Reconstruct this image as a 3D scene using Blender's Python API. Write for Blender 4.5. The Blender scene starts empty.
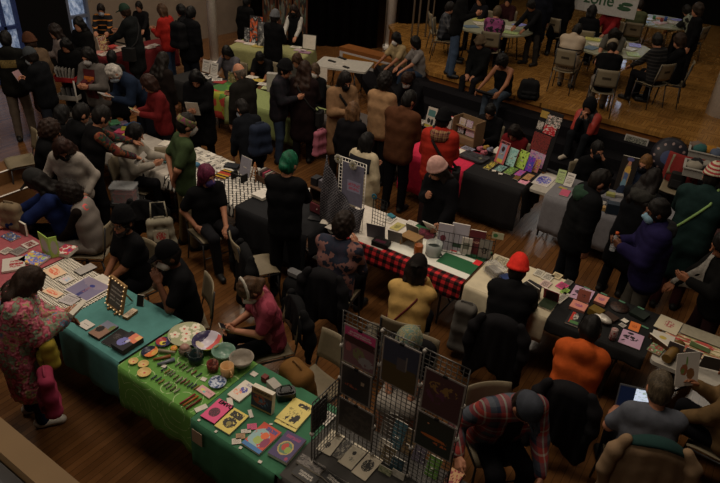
import bpy, math, random
import numpy as np
from mathutils import Vector, Matrix, Euler

sc = bpy.context.scene
COL = sc.collection
PI = math.pi

# ---------------------------------------------------------------- camera, world, lights, exposure
F, CAMH = 620.0, 4.55
PITCH, ROLL, YAW = math.radians(31.5), math.radians(-3.8), math.radians(32.3)


def cam_axes():
    cp, sp = math.cos(PITCH), math.sin(PITCH)
    f = Vector((0, cp, -sp)); r = Vector((1, 0, 0)); d = Vector((0, -sp, -cp))
    c, s = math.cos(ROLL), math.sin(ROLL)
    r, d = c * r + s * d, -s * r + c * d
    Z = Matrix.Rotation(YAW, 3, 'Z')
    return Z @ r, Z @ d, Z @ f


AXR, AXD, AXF = cam_axes()
CAMP = Vector((0, 0, CAMH))
cd = bpy.data.cameras.new('camera')
cam = bpy.data.objects.new('camera', cd)
COL.objects.link(cam)
cd.sensor_width = 36
cd.lens = 36 * F / 720
cd.clip_end = 100
m3 = Matrix((AXR, -AXD, -AXF)).transposed()
cam.matrix_world = Matrix.Translation(CAMP) @ m3.to_4x4()
sc.camera = cam

sc.view_settings.view_transform = 'Standard'
sc.view_settings.look = 'None'
sc.view_settings.gamma = 1
sc.view_settings.use_curve_mapping = False
sc.view_settings.exposure = 0.0

wd = bpy.data.worlds.new('world'); sc.world = wd
wd.use_nodes = True
wd.node_tree.nodes['Background'].inputs[0].default_value = (1, .86, .7, 1)
wd.node_tree.nodes['Background'].inputs[1].default_value = .042


def area(name, loc, size, power, col=(1, .84, .66), tgt=None, sy=None):
    l = bpy.data.lights.new(name, 'AREA'); l.energy = power; l.color = col
    l.shape = 'RECTANGLE'; l.size = size; l.size_y = sy or size
    o = bpy.data.objects.new(name, l); COL.objects.link(o); o.location = loc
    if tgt is not None:
        o.rotation_euler = (Vector(tgt) - Vector(loc)).to_track_quat('-Z', 'Y').to_euler()
    return o


# the hall's ceiling lamps: rows of soft panels over the tables
for lx, ly, pw in ((-9.5, 2.4, 120), (-5.0, 4.0, 150), (-1.6, 3.8, 112), (-9.5, 8.5, 120), (-4.8, 7.6, 125), (-.2, 7.2, 55),
                   (-4, 14.5, 84), (1.0, 15.0, 66), (-11, 12, 190)):
    area('ceiling_lamp_light', (lx, ly, 7.2), 1.6, pw * .78)
area('ceiling_lamp_light', (-5.2, 21.6, 7.2), 1.2, 20, (1, .95, .88), sy=2.2)  # unseen far lamp, added for the reflection patch on the hall floor
for lx in (-6.5, -2.5):   # added fill lights high behind the camera, to brighten upright faces
    area('fill_light', (lx, -4.0, 8.6), 1.6, 60, tgt=(lx - .5, 4, .8))


def at(u, v, z):
    """the point at height z that the photograph shows at (u, v)"""
    d = AXR * (u - 360) + AXD * (v - 241.5) + AXF * F
    return CAMP + d * ((z - CAMH) / d.z)


def px(p):
    q = Vector(p) - CAMP
    z = q.dot(AXF)
    return 360 + F * q.dot(AXR) / z, 241.5 + F * q.dot(AXD) / z
# ---------------------------------------------------------------- names and tags
def tag(o, label=None, cat=None, group=None, kind=None):
    if label: o['label'] = label
    if cat: o['category'] = cat
    if group: o['group'] = group
    if kind: o['kind'] = kind
    return o


def empty(name, loc=(0, 0, 0), rz=0.0, label=None, cat=None, group=None):
    o = bpy.data.objects.new(name, None); COL.objects.link(o)
    o.location = loc; o.rotation_euler = (0, 0, rz); o.empty_display_size = .1
    return tag(o, label, cat, group)


def copy_tree(o, parent=None):
    c = o.copy(); COL.objects.link(c); c.parent = parent
    for ch in list(o.children):
        copy_tree(ch, c)
    return c


# ---------------------------------------------------------------- materials
MATS = {}


def lin(c):
    if isinstance(c, str):
        c = [int(c[i:i + 2], 16) / 255 for i in (0, 2, 4)]
        return tuple(x / 12.92 if x <= .04045 else ((x + .055) / 1.055) ** 2.4 for x in c)
    return tuple(c[:3])


def lift(c, g):
    return tuple(min(.9, q * g) for q in lin(c))


def ink(c, on=True):
    """print colours are kept a little under paper white; dark inks stay dark"""
    c = lin(c)
    return tuple(min(.78, q * 1.75) if on else q for q in c)


class N:
    def __init__(s, m):
        s.t = m.node_tree; s.n = s.t.nodes; s.l = s.t.links

    def new(s, typ, **kw):
        n = s.n.new(typ)
        for k, v in kw.items(): setattr(n, k, v)
        return n

    def put(s, sock, v):
        if hasattr(v, 'node'): s.l.new(v, sock)
        elif isinstance(v, (tuple, list)) and len(v) == 3 and sock.type == 'RGBA': sock.default_value = (*v, 1)
        else: sock.default_value = v

    def math(s, op, a, b=0.0, c=0.0):
        n = s.new('ShaderNodeMath', operation=op)
        s.put(n.inputs[0], a); s.put(n.inputs[1], b); s.put(n.inputs[2], c)
        return n.outputs[0]

    def mix(s, f, a, b, mode='MIX'):
        n = s.new('ShaderNodeMix', data_type='RGBA', blend_type=mode)
        s.put(n.inputs[0], f); s.put(n.inputs[6], a); s.put(n.inputs[7], b)
        return n.outputs[2]

    def ramp(s, f, stops, interp='CONSTANT'):
        n = s.new('ShaderNodeValToRGB'); cr = n.color_ramp; cr.interpolation = interp
        while len(cr.elements) < len(stops): cr.elements.new(.5)
        for e, (p, c) in zip(cr.elements, stops):
            e.position = p; e.color = (*lin(c), 1)
        s.put(n.inputs[0], f)
        return n.outputs[0]

    def coord(s, kind='Object', off=(0, 0, 0), rot=(0, 0, 0), scale=(1, 1, 1)):
        t = s.new('ShaderNodeTexCoord'); mp = s.new('ShaderNodeMapping')
        mp.inputs[1].default_value = off; mp.inputs[2].default_value = rot; mp.inputs[3].default_value = scale
        s.l.new(t.outputs[kind], mp.inputs[0])
        return mp.outputs[0]

    def noise(s, vec, scale, detail=2, rough=.5):
        n = s.new('ShaderNodeTexNoise'); s.l.new(vec, n.inputs['Vector'])
        n.inputs['Scale'].default_value = scale; n.inputs['Detail'].default_value = detail; n.inputs['Roughness'].default_value = rough
        return n.outputs[0], n.outputs[1]

    def vor(s, vec, scale, feature='F1'):
        n = s.new('ShaderNodeTexVoronoi', feature=feature); s.l.new(vec, n.inputs['Vector'])
        n.inputs['Scale'].default_value = scale
        return n.outputs

    def xyz(s, vec):
        n = s.new('ShaderNodeSeparateXYZ'); s.l.new(vec, n.inputs[0])
        return n.outputs


def base_mat(key, rough=.8, spec=.3, metal=0.0):
    m = bpy.data.materials.new(key); m.use_nodes = True
    b = m.node_tree.nodes['Principled BSDF']
    b.inputs['Roughness'].default_value = rough
    b.inputs['Specular IOR Level'].default_value = spec
    b.inputs['Metallic'].default_value = metal
    return m, N(m), b


def plain(col, rough=.8, spec=.3, metal=0.0, var=.12, scale=25.0, bump=0.0):
    key = f'plain {col} {rough} {spec} {metal} {var} {scale} {bump}'
    if key in MATS: return MATS[key]
    m, n, b = base_mat('plain', rough, spec, metal)
    c = lin(col)
    f, _ = n.noise(n.coord(), scale, 3)
    col_ = n.ramp(f, [(.25, tuple(x * (1 - var) for x in c)), (.75, tuple(min(1, x * (1 + var)) for x in c))], 'LINEAR')
    n.l.new(col_, b.inputs['Base Color'])
    if bump:
        bp = n.new('ShaderNodeBump'); bp.inputs['Strength'].default_value = bump; bp.inputs['Distance'].default_value = .01
        n.l.new(f, bp.inputs['Height']); n.l.new(bp.outputs[0], b.inputs['Normal'])
    MATS[key] = m
    return m


def art(cols, scale=4.0, seed=0.0, kind='noise', rough=.5, coord='Generated', warp=.25):
    """a printed picture or pattern: flat patches of the given colours"""
    key = f'art {cols} {scale} {seed} {kind} {rough} {coord} {warp}'
    if key in MATS: return MATS[key]
    m, n, b = base_mat('print', rough, .3)
    v = n.coord(coord, off=(seed * 3.7, seed * 1.9, 0))
    if kind == 'noise':
        f, _ = n.noise(v, scale, 3, .6)
        f = n.math('MULTIPLY_ADD', n.math('SUBTRACT', f, .5), 2.2, .5)
    elif kind == 'cells':
        wv = n.new('ShaderNodeVectorMath', operation='MULTIPLY_ADD')
        _, nc = n.noise(v, scale * .8, 2)
        n.l.new(nc, wv.inputs[0]); wv.inputs[1].default_value = (warp,) * 3; n.l.new(v, wv.inputs[2])
        o = n.vor(wv.outputs[0], scale)
        f = n.xyz(o[1])[0]
    elif kind == 'fine':
        f, _ = n.noise(v, scale * 3, 5, .75)
        f = n.math('MULTIPLY_ADD', n.math('SUBTRACT', f, .5), 2.5, .5)
    elif kind == 'bands':
        x = n.xyz(v)
        f, _ = n.noise(v, scale, 3)
        f = n.math('ADD', n.math('MULTIPLY', x[1], .8), n.math('MULTIPLY', n.math('SUBTRACT', f, .5), .6))
    k = len(cols)
    c = n.ramp(f, [((i + .15) / k if i else 0, ink(cc, coord == 'Generated')) for i, cc in enumerate(cols)])
    n.l.new(c, b.inputs['Base Color'])
    MATS[key] = m
    return m


def mottled(cols, scale=6.0, rough=.95):
    m, n, b = base_mat('mottled', rough, .05)
    v = n.coord()
    f, _ = n.noise(v, scale, 3, .7)
    f = n.math('FRACT', n.math('MULTIPLY', f, 2.6))
    c = n.ramp(f, [(i / len(cols), q) for i, q in enumerate(cols)], 'LINEAR')
    g, _ = n.noise(v, 90, 2)
    c = n.mix(.5, c, n.mix(g, (.15, .15, .15), (.85, .85, .85)), 'OVERLAY')
    n.l.new(c, b.inputs['Base Color'])
    return m


def cover(base, layers, rough=.5, coord='Generated', grain=.06):
    """a printed sheet: layers of ('e' ellipse / 'r' rectangle, cx, cy, rx, ry, colour, rag, holes, scale) over a base colour, in 0..1 of the sheet"""
    key = f'cover {base} {layers} {rough}'
    if key in MATS: return MATS[key]
    m, n, b = base_mat('print', rough, .3)
    v = n.coord(coord); x = n.xyz(v)
    c = ink(base, coord == 'Generated')
    cur = n.mix(n.noise(v, 40, 2)[0], tuple(q * (1 - grain) for q in c), tuple(min(1, q * (1 + grain)) for q in c))
    for L in layers:
        sh, cx, cy, rx, ry, col = L[:6]
        rag = L[6] if len(L) > 6 else 0; holes = L[7] if len(L) > 7 else 0; scl = L[8] if len(L) > 8 else 12
        ax = n.math('DIVIDE', n.math('ABSOLUTE', n.math('SUBTRACT', x[0], cx)), rx)
        ay = n.math('DIVIDE', n.math('ABSOLUTE', n.math('SUBTRACT', x[1], cy)), ry)
        if sh == 'e': d = n.math('SQRT', n.math('ADD', n.math('MULTIPLY', ax, ax), n.math('MULTIPLY', ay, ay)))
        else: d = n.math('MAXIMUM', ax, ay)
        nz = None
        if rag or holes:
            nz, _ = n.noise(n.coord(coord, off=(cx * 7, cy * 9, 0)), scl, 2)
        if rag: d = n.math('ADD', d, n.math('MULTIPLY', n.math('SUBTRACT', nz, .5), rag))
        k = n.math('LESS_THAN', d, 1)
        if holes: k = n.math('MULTIPLY', k, n.math('GREATER_THAN', nz, holes))
        cur = n.mix(k, cur, ink(col, coord == 'Generated'))
    n.l.new(cur, b.inputs['Base Color'])
    MATS[key] = m
    return m


def checks(cols, sx=.1, sy=None, rot=0.0, kind='check', rough=.85, coord='Object', axes=(0, 1)):
    """woven patterns: check, gingham, stripes, plaid, houndstooth-like weave"""
    key = f'checks {cols} {sx} {sy} {rot} {kind} {coord} {axes}'
    if key in MATS: return MATS[key]
    sy = sy or sx
    m, n, b = base_mat('weave', rough, .2)
    v = n.coord(coord, rot=(0, rot, 0) if axes == (0, 2) else (0, 0, rot)); x = n.xyz(v)
    X = n.math('FRACT', n.math('DIVIDE', x[axes[0]], sx)); Y = n.math('FRACT', n.math('DIVIDE', n.math('ADD', x[1], x[2]) if axes == (0, 1) and not rot else x[axes[1]], sy))
    a = n.math('LESS_THAN', X, .5); c = n.math('LESS_THAN', Y, .5)
    if kind == 'check':
        s = n.math('ADD', a, c)
        s = n.math('COMPARE', s, 1, .2)
        col = n.mix(s, lin(cols[0]), lin(cols[1]))
    elif kind == 'gingham':
        s = n.math('DIVIDE', n.math('ADD', a, c), 2)
        col = n.ramp(s, [(0, cols[0]), (.3, cols[1]), (.8, cols[2])])
    elif kind == 'stripe':
        k = len(cols)
        col = n.ramp(Y, [(i / k, q) for i, q in enumerate(cols)])
    elif kind == 'plaid':
        r1 = n.ramp(X, [(0, cols[0]), (.3, cols[1]), (.5, cols[2]), (.58, cols[1]), (.8, cols[3])])
        r2 = n.ramp(Y, [(0, cols[0]), (.3, cols[1]), (.5, cols[2]), (.58, cols[1]), (.8, cols[3])])
        col = n.mix(.5, r1, r2)
    elif kind == 'net':   # keffiyeh-like lattice: dark lines on a pale ground
        a = n.math('LESS_THAN', X, .32); c = n.math('LESS_THAN', Y, .32)
        nz, _ = n.noise(v, 1 / sx * .9, 1)
        s = n.math('MAXIMUM', a, c)
        s = n.math('MULTIPLY', s, n.math('GREATER_THAN', nz, .36))
        col = n.mix(s, lin(cols[0]), lin(cols[1]))
    elif kind == 'tooth':
        s = n.math('MULTIPLY', n.math('LESS_THAN', X, .55), n.math('LESS_THAN', Y, .8))
        col = n.mix(s, lin(cols[0]), lin(cols[1]))
    f, _ = n.noise(v, 60, 2)
    col = n.mix(.25, col, n.mix(f, (0, 0, 0), (1, 1, 1)), 'SOFT_LIGHT')
    n.l.new(col, b.inputs['Base Color'])
    MATS[key] = m
    return m


def emit(col, strength):
    key = f'emit {col} {strength}'
    if key in MATS: return MATS[key]
    m, n, b = base_mat('glow', .5)
    b.inputs['Base Color'].default_value = (*lin(col), 1)
    b.inputs['Emission Color'].default_value = (*lin(col), 1)
    b.inputs['Emission Strength'].default_value = strength
    MATS[key] = m
    return m


def clear(col=(.9, .93, .95), rough=.08, alpha=.25):
    key = f'clear {col} {alpha}'
    if key in MATS: return MATS[key]
    m, n, b = base_mat('clear_plastic', rough, .5)
    b.inputs['Base Color'].default_value = (*col, 1)
    b.inputs['Alpha'].default_value = alpha
    MATS[key] = m
    return m


# ---------------------------------------------------------------- the same print on an upright face
ROT = {}


def rotmat(m):
    """the same print on an upright face (reads x, z instead of x, y)"""
    if m.name in ROT: return ROT[m.name]
    k = m.copy(); ROT[m.name] = k
    nt = k.node_tree
    for n in list(nt.nodes):
        if n.type == 'MAPPING' and n.inputs[0].links[0].from_socket.name == 'Generated':
            n.inputs[2].default_value = (-PI / 2, 0, 0)   # z becomes y
            links = [(l.to_socket) for l in n.outputs[0].links]
    return k


# ---------------------------------------------------------------- mesh builder
class MB:
    def __init__(s): s.v = []; s.f = []; s.mi = []; s.sm = []; s.cur = 0

    def add(s, vs, fs, smooth=False):
        k = len(s.v); s.v.extend([tuple(p) for p in vs])
        for f in fs:
            s.f.append(tuple(i + k for i in f)); s.mi.append(s.cur); s.sm.append(smooth)
        return s

    def box(s, c, d, rot=None, bevel=0.0):
        hx, hy, hz = d[0] / 2, d[1] / 2, d[2] / 2
        if bevel:
            b = min(bevel, hx * .9, hy * .9)
            pl = []
            for sx, sy in ((1, 1), (-1, 1), (-1, -1), (1, -1)):
                a0 = {(1, 1): 0, (-1, 1): 90, (-1, -1): 180, (1, -1): 270}[(sx, sy)]
                for q in range(4):
                    a = math.radians(a0 + q * 30)
                    pl.append((sx * (hx - b) + b * math.cos(a), sy * (hy - b) + b * math.sin(a)))
            k = len(pl)
            vs = [(x, y, -hz) for x, y in pl] + [(x, y, hz) for x, y in pl]
            fs = [tuple(reversed(range(k))), tuple(range(k, 2 * k))] + [(i, (i + 1) % k, k + (i + 1) % k, k + i) for i in range(k)]
        else:
            vs = [(x, y, z) for z in (-hz, hz) for y in (-hy, hy) for x in (-hx, hx)]
            fs = [(0, 2, 3, 1), (4, 5, 7, 6), (0, 1, 5, 4), (2, 6, 7, 3), (0, 4, 6, 2), (1, 3, 7, 5)]
        R = rot if rot is not None else Matrix.Identity(3)
        if not isinstance(R, Matrix): R = Euler(R).to_matrix()
        C = Vector(c)
        return s.add([C + R @ Vector(p) for p in vs], fs)

    def tube(s, path, r, n=8, cap=True, smooth=True):
        P = [Vector(p) for p in path]; k = len(P)
        rs = r if isinstance(r, (list, tuple)) else [r] * k
        vs = []; up = None
        for i in range(k):
            t = (P[min(i + 1, k - 1)] - P[max(i - 1, 0)]).normalized()
            if up is None: up = Vector((0, 0, 1)) if abs(t.z) < .9 else Vector((1, 0, 0))
            a = (up - t * up.dot(t)).normalized(); up = a; b = t.cross(a)
            for j in range(n):
                q = 2 * PI * j / n
                vs.append(P[i] + (a * math.cos(q) + b * math.sin(q)) * rs[i])
        fs = [(i * n + j, i * n + (j + 1) % n, (i + 1) * n + (j + 1) % n, (i + 1) * n + j) for i in range(k - 1) for j in range(n)]
        s.add(vs, fs, smooth)
        if cap:
            kk = len(s.v) - len(vs)
            s.f.append(tuple(kk + j for j in reversed(range(n)))); s.mi.append(s.cur); s.sm.append(False)
            s.f.append(tuple(kk + (k - 1) * n + j for j in range(n))); s.mi.append(s.cur); s.sm.append(False)
        return s

    def lathe(s, prof, c=(0, 0, 0), n=20, smooth=True):
        vs = []; fs = []
        for r, z in prof:
            for j in range(n):
                a = 2 * PI * j / n
                vs.append((c[0] + r * math.cos(a), c[1] + r * math.sin(a), c[2] + z))
        for i in range(len(prof) - 1):
            for j in range(n):
                fs.append((i * n + j, i * n + (j + 1) % n, (i + 1) * n + (j + 1) % n, (i + 1) * n + j))
        if prof[0][0] > 1e-4: fs.append(tuple(reversed(range(n))))
        if prof[-1][0] > 1e-4: fs.append(tuple((len(prof) - 1) * n + j for j in range(n)))
        return s.add(vs, fs, smooth)

    def prism(s, poly, z0, z1):
        k = len(poly)
        vs = [(x, y, z0) for x, y in poly] + [(x, y, z1) for x, y in poly]
        fs = [tuple(reversed(range(k))), tuple(range(k, 2 * k))] + [(i, (i + 1) % k, k + (i + 1) % k, k + i) for i in range(k)]
        return s.add(vs, fs)

    def sheet(s, fn, nu, nv, smooth=True, close=False):
        vs = [fn(i / nu, j / nv) for j in range(nv + 1) for i in range(nu + 1)]
        w = nu + 1
        return s.add(vs, [(j * w + i, j * w + i + 1, (j + 1) * w + i + 1, (j + 1) * w + i) for j in range(nv) for i in range(nu)], smooth)

    def ball(s, c, r, n=12, m=8):
        rr = r if isinstance(r, (tuple, list)) else (r, r, r)
        vs = [(c[0], c[1], c[2] - rr[2])]
        for i in range(1, m):
            t = PI * i / m
            for j in range(n):
                a = 2 * PI * j / n
                vs.append((c[0] + rr[0] * math.sin(t) * math.cos(a), c[1] + rr[1] * math.sin(t) * math.sin(a), c[2] - rr[2] * math.cos(t)))
        vs.append((c[0], c[1], c[2] + rr[2]))
        L = len(vs) - 1
        fs = [(0, 1 + (j + 1) % n, 1 + j) for j in range(n)]
        for i in range(m - 2):
            fs += [(1 + i * n + j, 1 + i * n + (j + 1) % n, 1 + (i + 1) * n + (j + 1) % n, 1 + (i + 1) * n + j) for j in range(n)]
        fs += [(L, 1 + (m - 2) * n + j, 1 + (m - 2) * n + (j + 1) % n) for j in range(n)]
        return s.add(vs, fs, True)

    def build(s, name, mat, parent=None, loc=None, rot=None, solid=0.0):
        me = bpy.data.meshes.new(name)
        me.from_pydata(s.v, [], s.f)
        for m in (mat if isinstance(mat, (list, tuple)) else [mat]): me.materials.append(m)
        if s.f:
            me.polygons.foreach_set('material_index', s.mi)
            me.polygons.foreach_set('use_smooth', s.sm)
        me.update()
        o = bpy.data.objects.new(name, me); COL.objects.link(o)
        if parent is not None: o.parent = parent
        if loc is not None: o.location = loc
        if rot is not None: o.rotation_euler = rot
        if solid:
            md = o.modifiers.new('thickness', 'SOLIDIFY'); md.thickness = solid; md.offset = 0
        return o


def link_mesh(name, vs, fs, mat, parent=None, smooth=True):
    me = bpy.data.meshes.new(name)
    me.from_pydata([tuple(map(float, p)) for p in vs], [], [tuple(map(int, f)) for f in fs])
    me.materials.append(mat)
    me.polygons.foreach_set('use_smooth', [smooth] * len(me.polygons)); me.update()
    o = bpy.data.objects.new(name, me); COL.objects.link(o)
    if parent is not None: o.parent = parent
    return o
# ---------------------------------------------------------------- the hall
def floor_mat(name, c0, c1, pw, pl, rough=.32, weave=False):
    m, n, b = base_mat(name, rough, .35)
    v = n.coord('Object')
    x = n.xyz(v)
    if weave:
        bx = n.math('FLOOR', n.math('DIVIDE', x[0], .3)); by = n.math('FLOOR', n.math('DIVIDE', x[1], .3))
        par = n.math('MODULO', n.math('ABSOLUTE', n.math('ADD', bx, by)), 2)
        along = n.math('ADD', n.math('MULTIPLY', par, x[0]), n.math('MULTIPLY', n.math('SUBTRACT', 1, par), x[1]))
        st = n.math('DIVIDE', along, pw)
        idv = n.math('ADD', n.math('FLOOR', st), n.math('ADD', n.math('MULTIPLY', bx, 13.1), n.math('MULTIPLY', by, 7.7)))
    else:
        st = n.math('DIVIDE', x[0], pw)
        row = n.math('FLOOR', st)
        seg = n.math('FLOOR', n.math('ADD', n.math('DIVIDE', x[1], pl), n.math('MULTIPLY', row, .37)))
        idv = n.math('ADD', n.math('MULTIPLY', row, 3.17), n.math('MULTIPLY', seg, 11.3))
    wn = n.new('ShaderNodeTexWhiteNoise', noise_dimensions='1D'); n.put(wn.inputs['W'], idv)
    col = n.mix(wn.outputs[0], lin(c0), lin(c1))
    gap = n.math('LESS_THAN', n.math('FRACT', st), .07)
    col = n.mix(n.math('MULTIPLY', gap, .7), col, (.01, .006, .003))
    f, _ = n.noise(n.coord('Object', scale=(14, 1.2, 1)), 6, 4)
    col = n.mix(.3, col, n.mix(f, (.1, .1, .1), (.9, .9, .9)), 'OVERLAY')
    n.l.new(col, b.inputs['Base Color'])
    g, _ = n.noise(v, 3, 3)
    n.l.new(n.math('MULTIPLY_ADD', g, .06, rough - .05), b.inputs['Roughness'])
    return m


M_FLOOR = floor_mat('wood_floor', '58391f', '6e4a2a', .065, 1.3, .2)
M_STAGE = floor_mat('parquet', '7d572a', '966d38', .06, 1, .2, True)
M_DARK = plain('0b0a0a', .9, .1)
M_CARPET = plain('161518', .95, .05, scale=60, var=.3)
M_WALL = plain('7d6f62', .9, .1, scale=3)
M_WHITE = plain('e6e1da', .7)
M_STWOOD = plain('7a4a22', .5, .3, scale=12)


def struct(name, mb, mat, **k):
    o = mb.build(name, mat, **k)
    return tag(o, kind='structure')


struct('floor', MB().box((-3.5, 9, -.1), (30, 32, .2)), M_FLOOR)
struct('ceiling', MB().box((-3.5, 9, 9.1), (30, 32, .2)), M_DARK)
struct('wall_right', MB().box((9.1, 9, 4.5), (.2, 32, 9)), M_DARK)
struct('wall_front', MB().box((-3.5, -5.1, 4.5), (30, .2, 9)), M_DARK)
struct('wall_back', MB().box((-3.5, 23.1, 4.5), (30, .2, 9)), M_DARK)
# left wall with two tall windows
mb = MB()
for y0, y1, z0, z1 in ((-5, 5.9, 0, 9), (5.9, 7.36, 3.2, 9), (7.36, 8.5, 0, 9), (8.5, 9.05, 3.2, 9), (9.05, 14.2, 0, 9), (14.2, 23, 0, 9)):
    mb.cur = 1 if y0 == 9.05 else 0
    mb.box((-13.7, (y0 + y1) / 2, (z0 + z1) / 2), (.2, y1 - y0, z1 - z0))
struct('wall_left', mb, [M_DARK, M_WALL])
M_SKYWIN, nn, bb = base_mat('frosty_garden', .6)
f, _ = nn.noise(nn.coord('Object', scale=(1, 1, .6)), 9, 5, .7)
cw = nn.ramp(f, [(.3, '2a3850'), (.45, '7d93b8'), (.62, 'c4d4ee')], 'LINEAR')
nn.l.new(cw, bb.inputs['Base Color']); nn.l.new(cw, bb.inputs['Emission Color']); bb.inputs['Emission Strength'].default_value = .26
M_BLUEFR = plain('2b3a6b', .5)
for i, (y0, y1) in enumerate(((5.9, 7.36), (8.5, 9.05))):
    w = empty(f'window_{i + 1}', (-13.6, (y0 + y1) / 2, 0)); tag(w, kind='structure')
    hw = (y1 - y0) / 2
    MB().box((-.12, 0, 1.6), (.02, hw * 2, 3.2)).build('pane', M_SKYWIN, w)
    fr = MB()
    for yy in ((-hw + .03, hw - .03, hw - .33) if i == 0 else (-hw + .03, hw - .03)): fr.box((-.05, yy, 1.6), (.1, .06, 3.2))
    for zz in (.04, 1.12, 3.17): fr.box((-.05, 0, zz), (.1, hw * 2 - .12, .07))
    fr.build('window_frame', M_BLUEFR if i == 0 else plain('5b6070', .5), w)

w = tag(empty('window_3', (-4.4, 22.98, 3.4)), kind='structure')   # unseen glowing window, added for the bright reflection on the stage floor
MB().box((0, 0, 0), (.7, .02, 1.7)).build('pane', emit('cfe0ff', 6.0), w)
MB().box((0, -.02, .88), (.84, .06, .07)).box((0, -.02, -.88), (.84, .06, .07)).box((.385, -.02, 0), (.07, .06, 1.7)).box((-.385, -.02, 0), (.07, .06, 1.7)).box((0, -.02, 0), (.04, .05, 1.7)).build('window_frame', M_DARK, w)

# stage: parquet top, wooden fascia, carpeted steps
ST = .8
edge = [(-9.0, 14.95), (-7.65, 13.42), (-6.04, 11.86), (-3.42, 11.58), (3.4, 11.42)]
pl = edge + [(3.4, 22.9), (-9.0, 22.9)]
struct('stage_floor', MB().prism(pl, ST - .08, ST), M_STAGE)
ins = [(x + .02, y + .05) for x, y in edge] + [(3.38, 22.9), (-8.95, 22.9)]
struct('stage_platform', MB().prism(ins, 0, ST - .081), M_STWOOD)
mb = MB()
for k in (1, 2, 3):
    o_ = .37 * k
    a = [(-7.72 - o_ * .69, 13.49 - o_ * .72), (-6.06 - o_ * .44, 11.85 - o_ * .98), (-3.42, 11.57 - o_), (3.4, 11.41 - o_), (3.4, 11.46), (-3.42, 11.62), (-6.02, 11.9), (-7.63, 13.46)]
    mb.prism(a, 0.001 * k, ST - .2 * k)
struct('stage_steps', mb, M_CARPET)
mb = MB()
for i in range(5): mb.box((.75, 14.5 + i * .36, ST + .01 + (.2 * (i + 1)) / 2), (2.2, .36, .2 * (i + 1)))
struct('stair', mb, M_CARPET)
# round columns
for nm, (x, y), r, z in (('column_a', (-11.45, 10.85), .11, 0), ('column_b', (-9.25, 15.5), .125, 0), ('column_c', (-.5, 13.45), .3, ST)):
    mb = MB().lathe([(r * 1.0, z), (r, 9)], (x, y, 0), 24)
    if r < .2: mb.lathe([(r * 1.5, z), (r * 1.5, z + .12), (r * 1.02, z + .16)], (x, y, 0), 24)
    o = mb.build('column', M_WHITE); tag(o, kind='structure')
# black curtains behind the tables, back recess with pillar and board
def drape(a, b, z0, z1, name='wall_curtain'):
    a = Vector((*a, 0)); b = Vector((*b, 0)); d = (b - a); L = d.length; d /= L; nrm = Vector((-d.y, d.x, 0))
    k = int(L / .06)
    o = MB().sheet(lambda u, v: a + d * (u * L) + nrm * (.05 * math.sin(u * L * 18) + .02 * math.sin(u * L * 47)) + Vector((0, 0, z0 + v * (z1 - z0))), k, 1).build(name, plain('0d0c0d', .95, .05), solid=.01)
    return tag(o, kind='structure')


drape((-12.45, 13.15), (-9.55, 15.3), 0, 8.9)
drape((-8.9, 15.3), (-7.0, 17.6), .81, 8.9)
struct('wall_recess', MB().box((-13.0, 14.6, 4.5), (.9, .2, 9)), plain('8a7a66', .8))
struct('pillar', MB().box((-13.0, 14.2, 4.5), (.42, .42, 9)).box((-13.0, 14.2, .12), (.52, .52, .24)).box((-13.0, 14.2, .62), (.5, .5, .1)), plain('a8957e', .7))
# low wooden side wall with white inset at the foot of the stage
a, b = Vector((-9.05, 12.75, 0)), Vector((-7.25, 12.7, 0))
ang = math.atan2((b - a).y, (b - a).x); L = (b - a).length
t = tag(empty('trim_1', a, ang), kind='structure')
MB().box((L / 2, .2, .3), (L, .4, .6)).build('wood_panel', M_STWOOD, t)
MB().box((L / 2, -.006, .36), (L - .06, .01, .3)).build('white_inset', plain('a8a4a4', .7), t)
MB().box((L / 2, -.014, .38), (L - .26, .01, .17)).build('wood_inset', plain('94601f', .5), t)
# metal poles and rails stored by the stage (seen past the column)
for i, (u, v, zz) in enumerate(((411, 41, .56), (417, 39, .56), (425, 37, .56), (431, 34, .56), (384, 46, .56))):
    p = at(u, v, ST)
    o = MB().tube([(p.x, p.y, ST), (p.x, p.y, 4.2)], .025 if i < 3 else .018, 8).build('stage_pole', plain('8a8780', .4, .5, .6))
    tag(o, ['pale steel pole standing nearest the white column at the stage edge', 'second steel pole from the column, by the dark gap',
            'steel pole in the middle of the row at the stage curtain', 'last thin steel pole of the row, near the olive chair', 'thin dark pole on the far side of the white column'][i], 'pole', 'poles by the stage curtain')
# balcony rail at the photographer's feet
zr = 3.86
yf = (at(0, 413, zr).y + at(75, 483, zr).y) / 2; yn = (at(0, 450, zr).y + at(33, 483, zr).y) / 2
o = MB().box((-.4, (yf + yn) / 2, zr - .03), (1.6, yf - yn, .06), bevel=.004).build('balcony_rail', plain('8f7350', .6, scale=8))
tag(o, 'brown wooden balcony rail at the bottom corner, out of focus', 'rail')
struct('wall_balcony', MB().box((-.4, yn - .08, zr - .55), (1.6, .155, 1.06)).box((-.4, yf - .03, zr - 2), (1.6, .03, 3.9)), plain('8b8a8c', .8))
struct('balcony_floor', MB().box((-2, -2.4, 2.9), (16, 5.0, .3)), M_DARK)
rp = at(12, 196, .12)
mb = MB()
for i in range(2):
    mb.cur = 0; mb.box((rp.x - .1 - .32 * i, rp.y + .1, .1 * (i + 1) + .001), (.34, 1.0, .2 * (i + 1)))
    mb.cur = 1; mb.box((rp.x + .065 - .32 * i, rp.y + .1, .2 * (i + 1) + .003), (.03, 1.0, .006))
struct('wood_riser', mb, [plain('6a4a2c', .6), M_WHITE])
# ---------------------------------------------------------------- folding tables and their cloths
M_PLTOP = plain('a9a49a', .5)
M_STEEL = plain('3a3a3c', .4, .5, .6)
TH = .74


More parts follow.
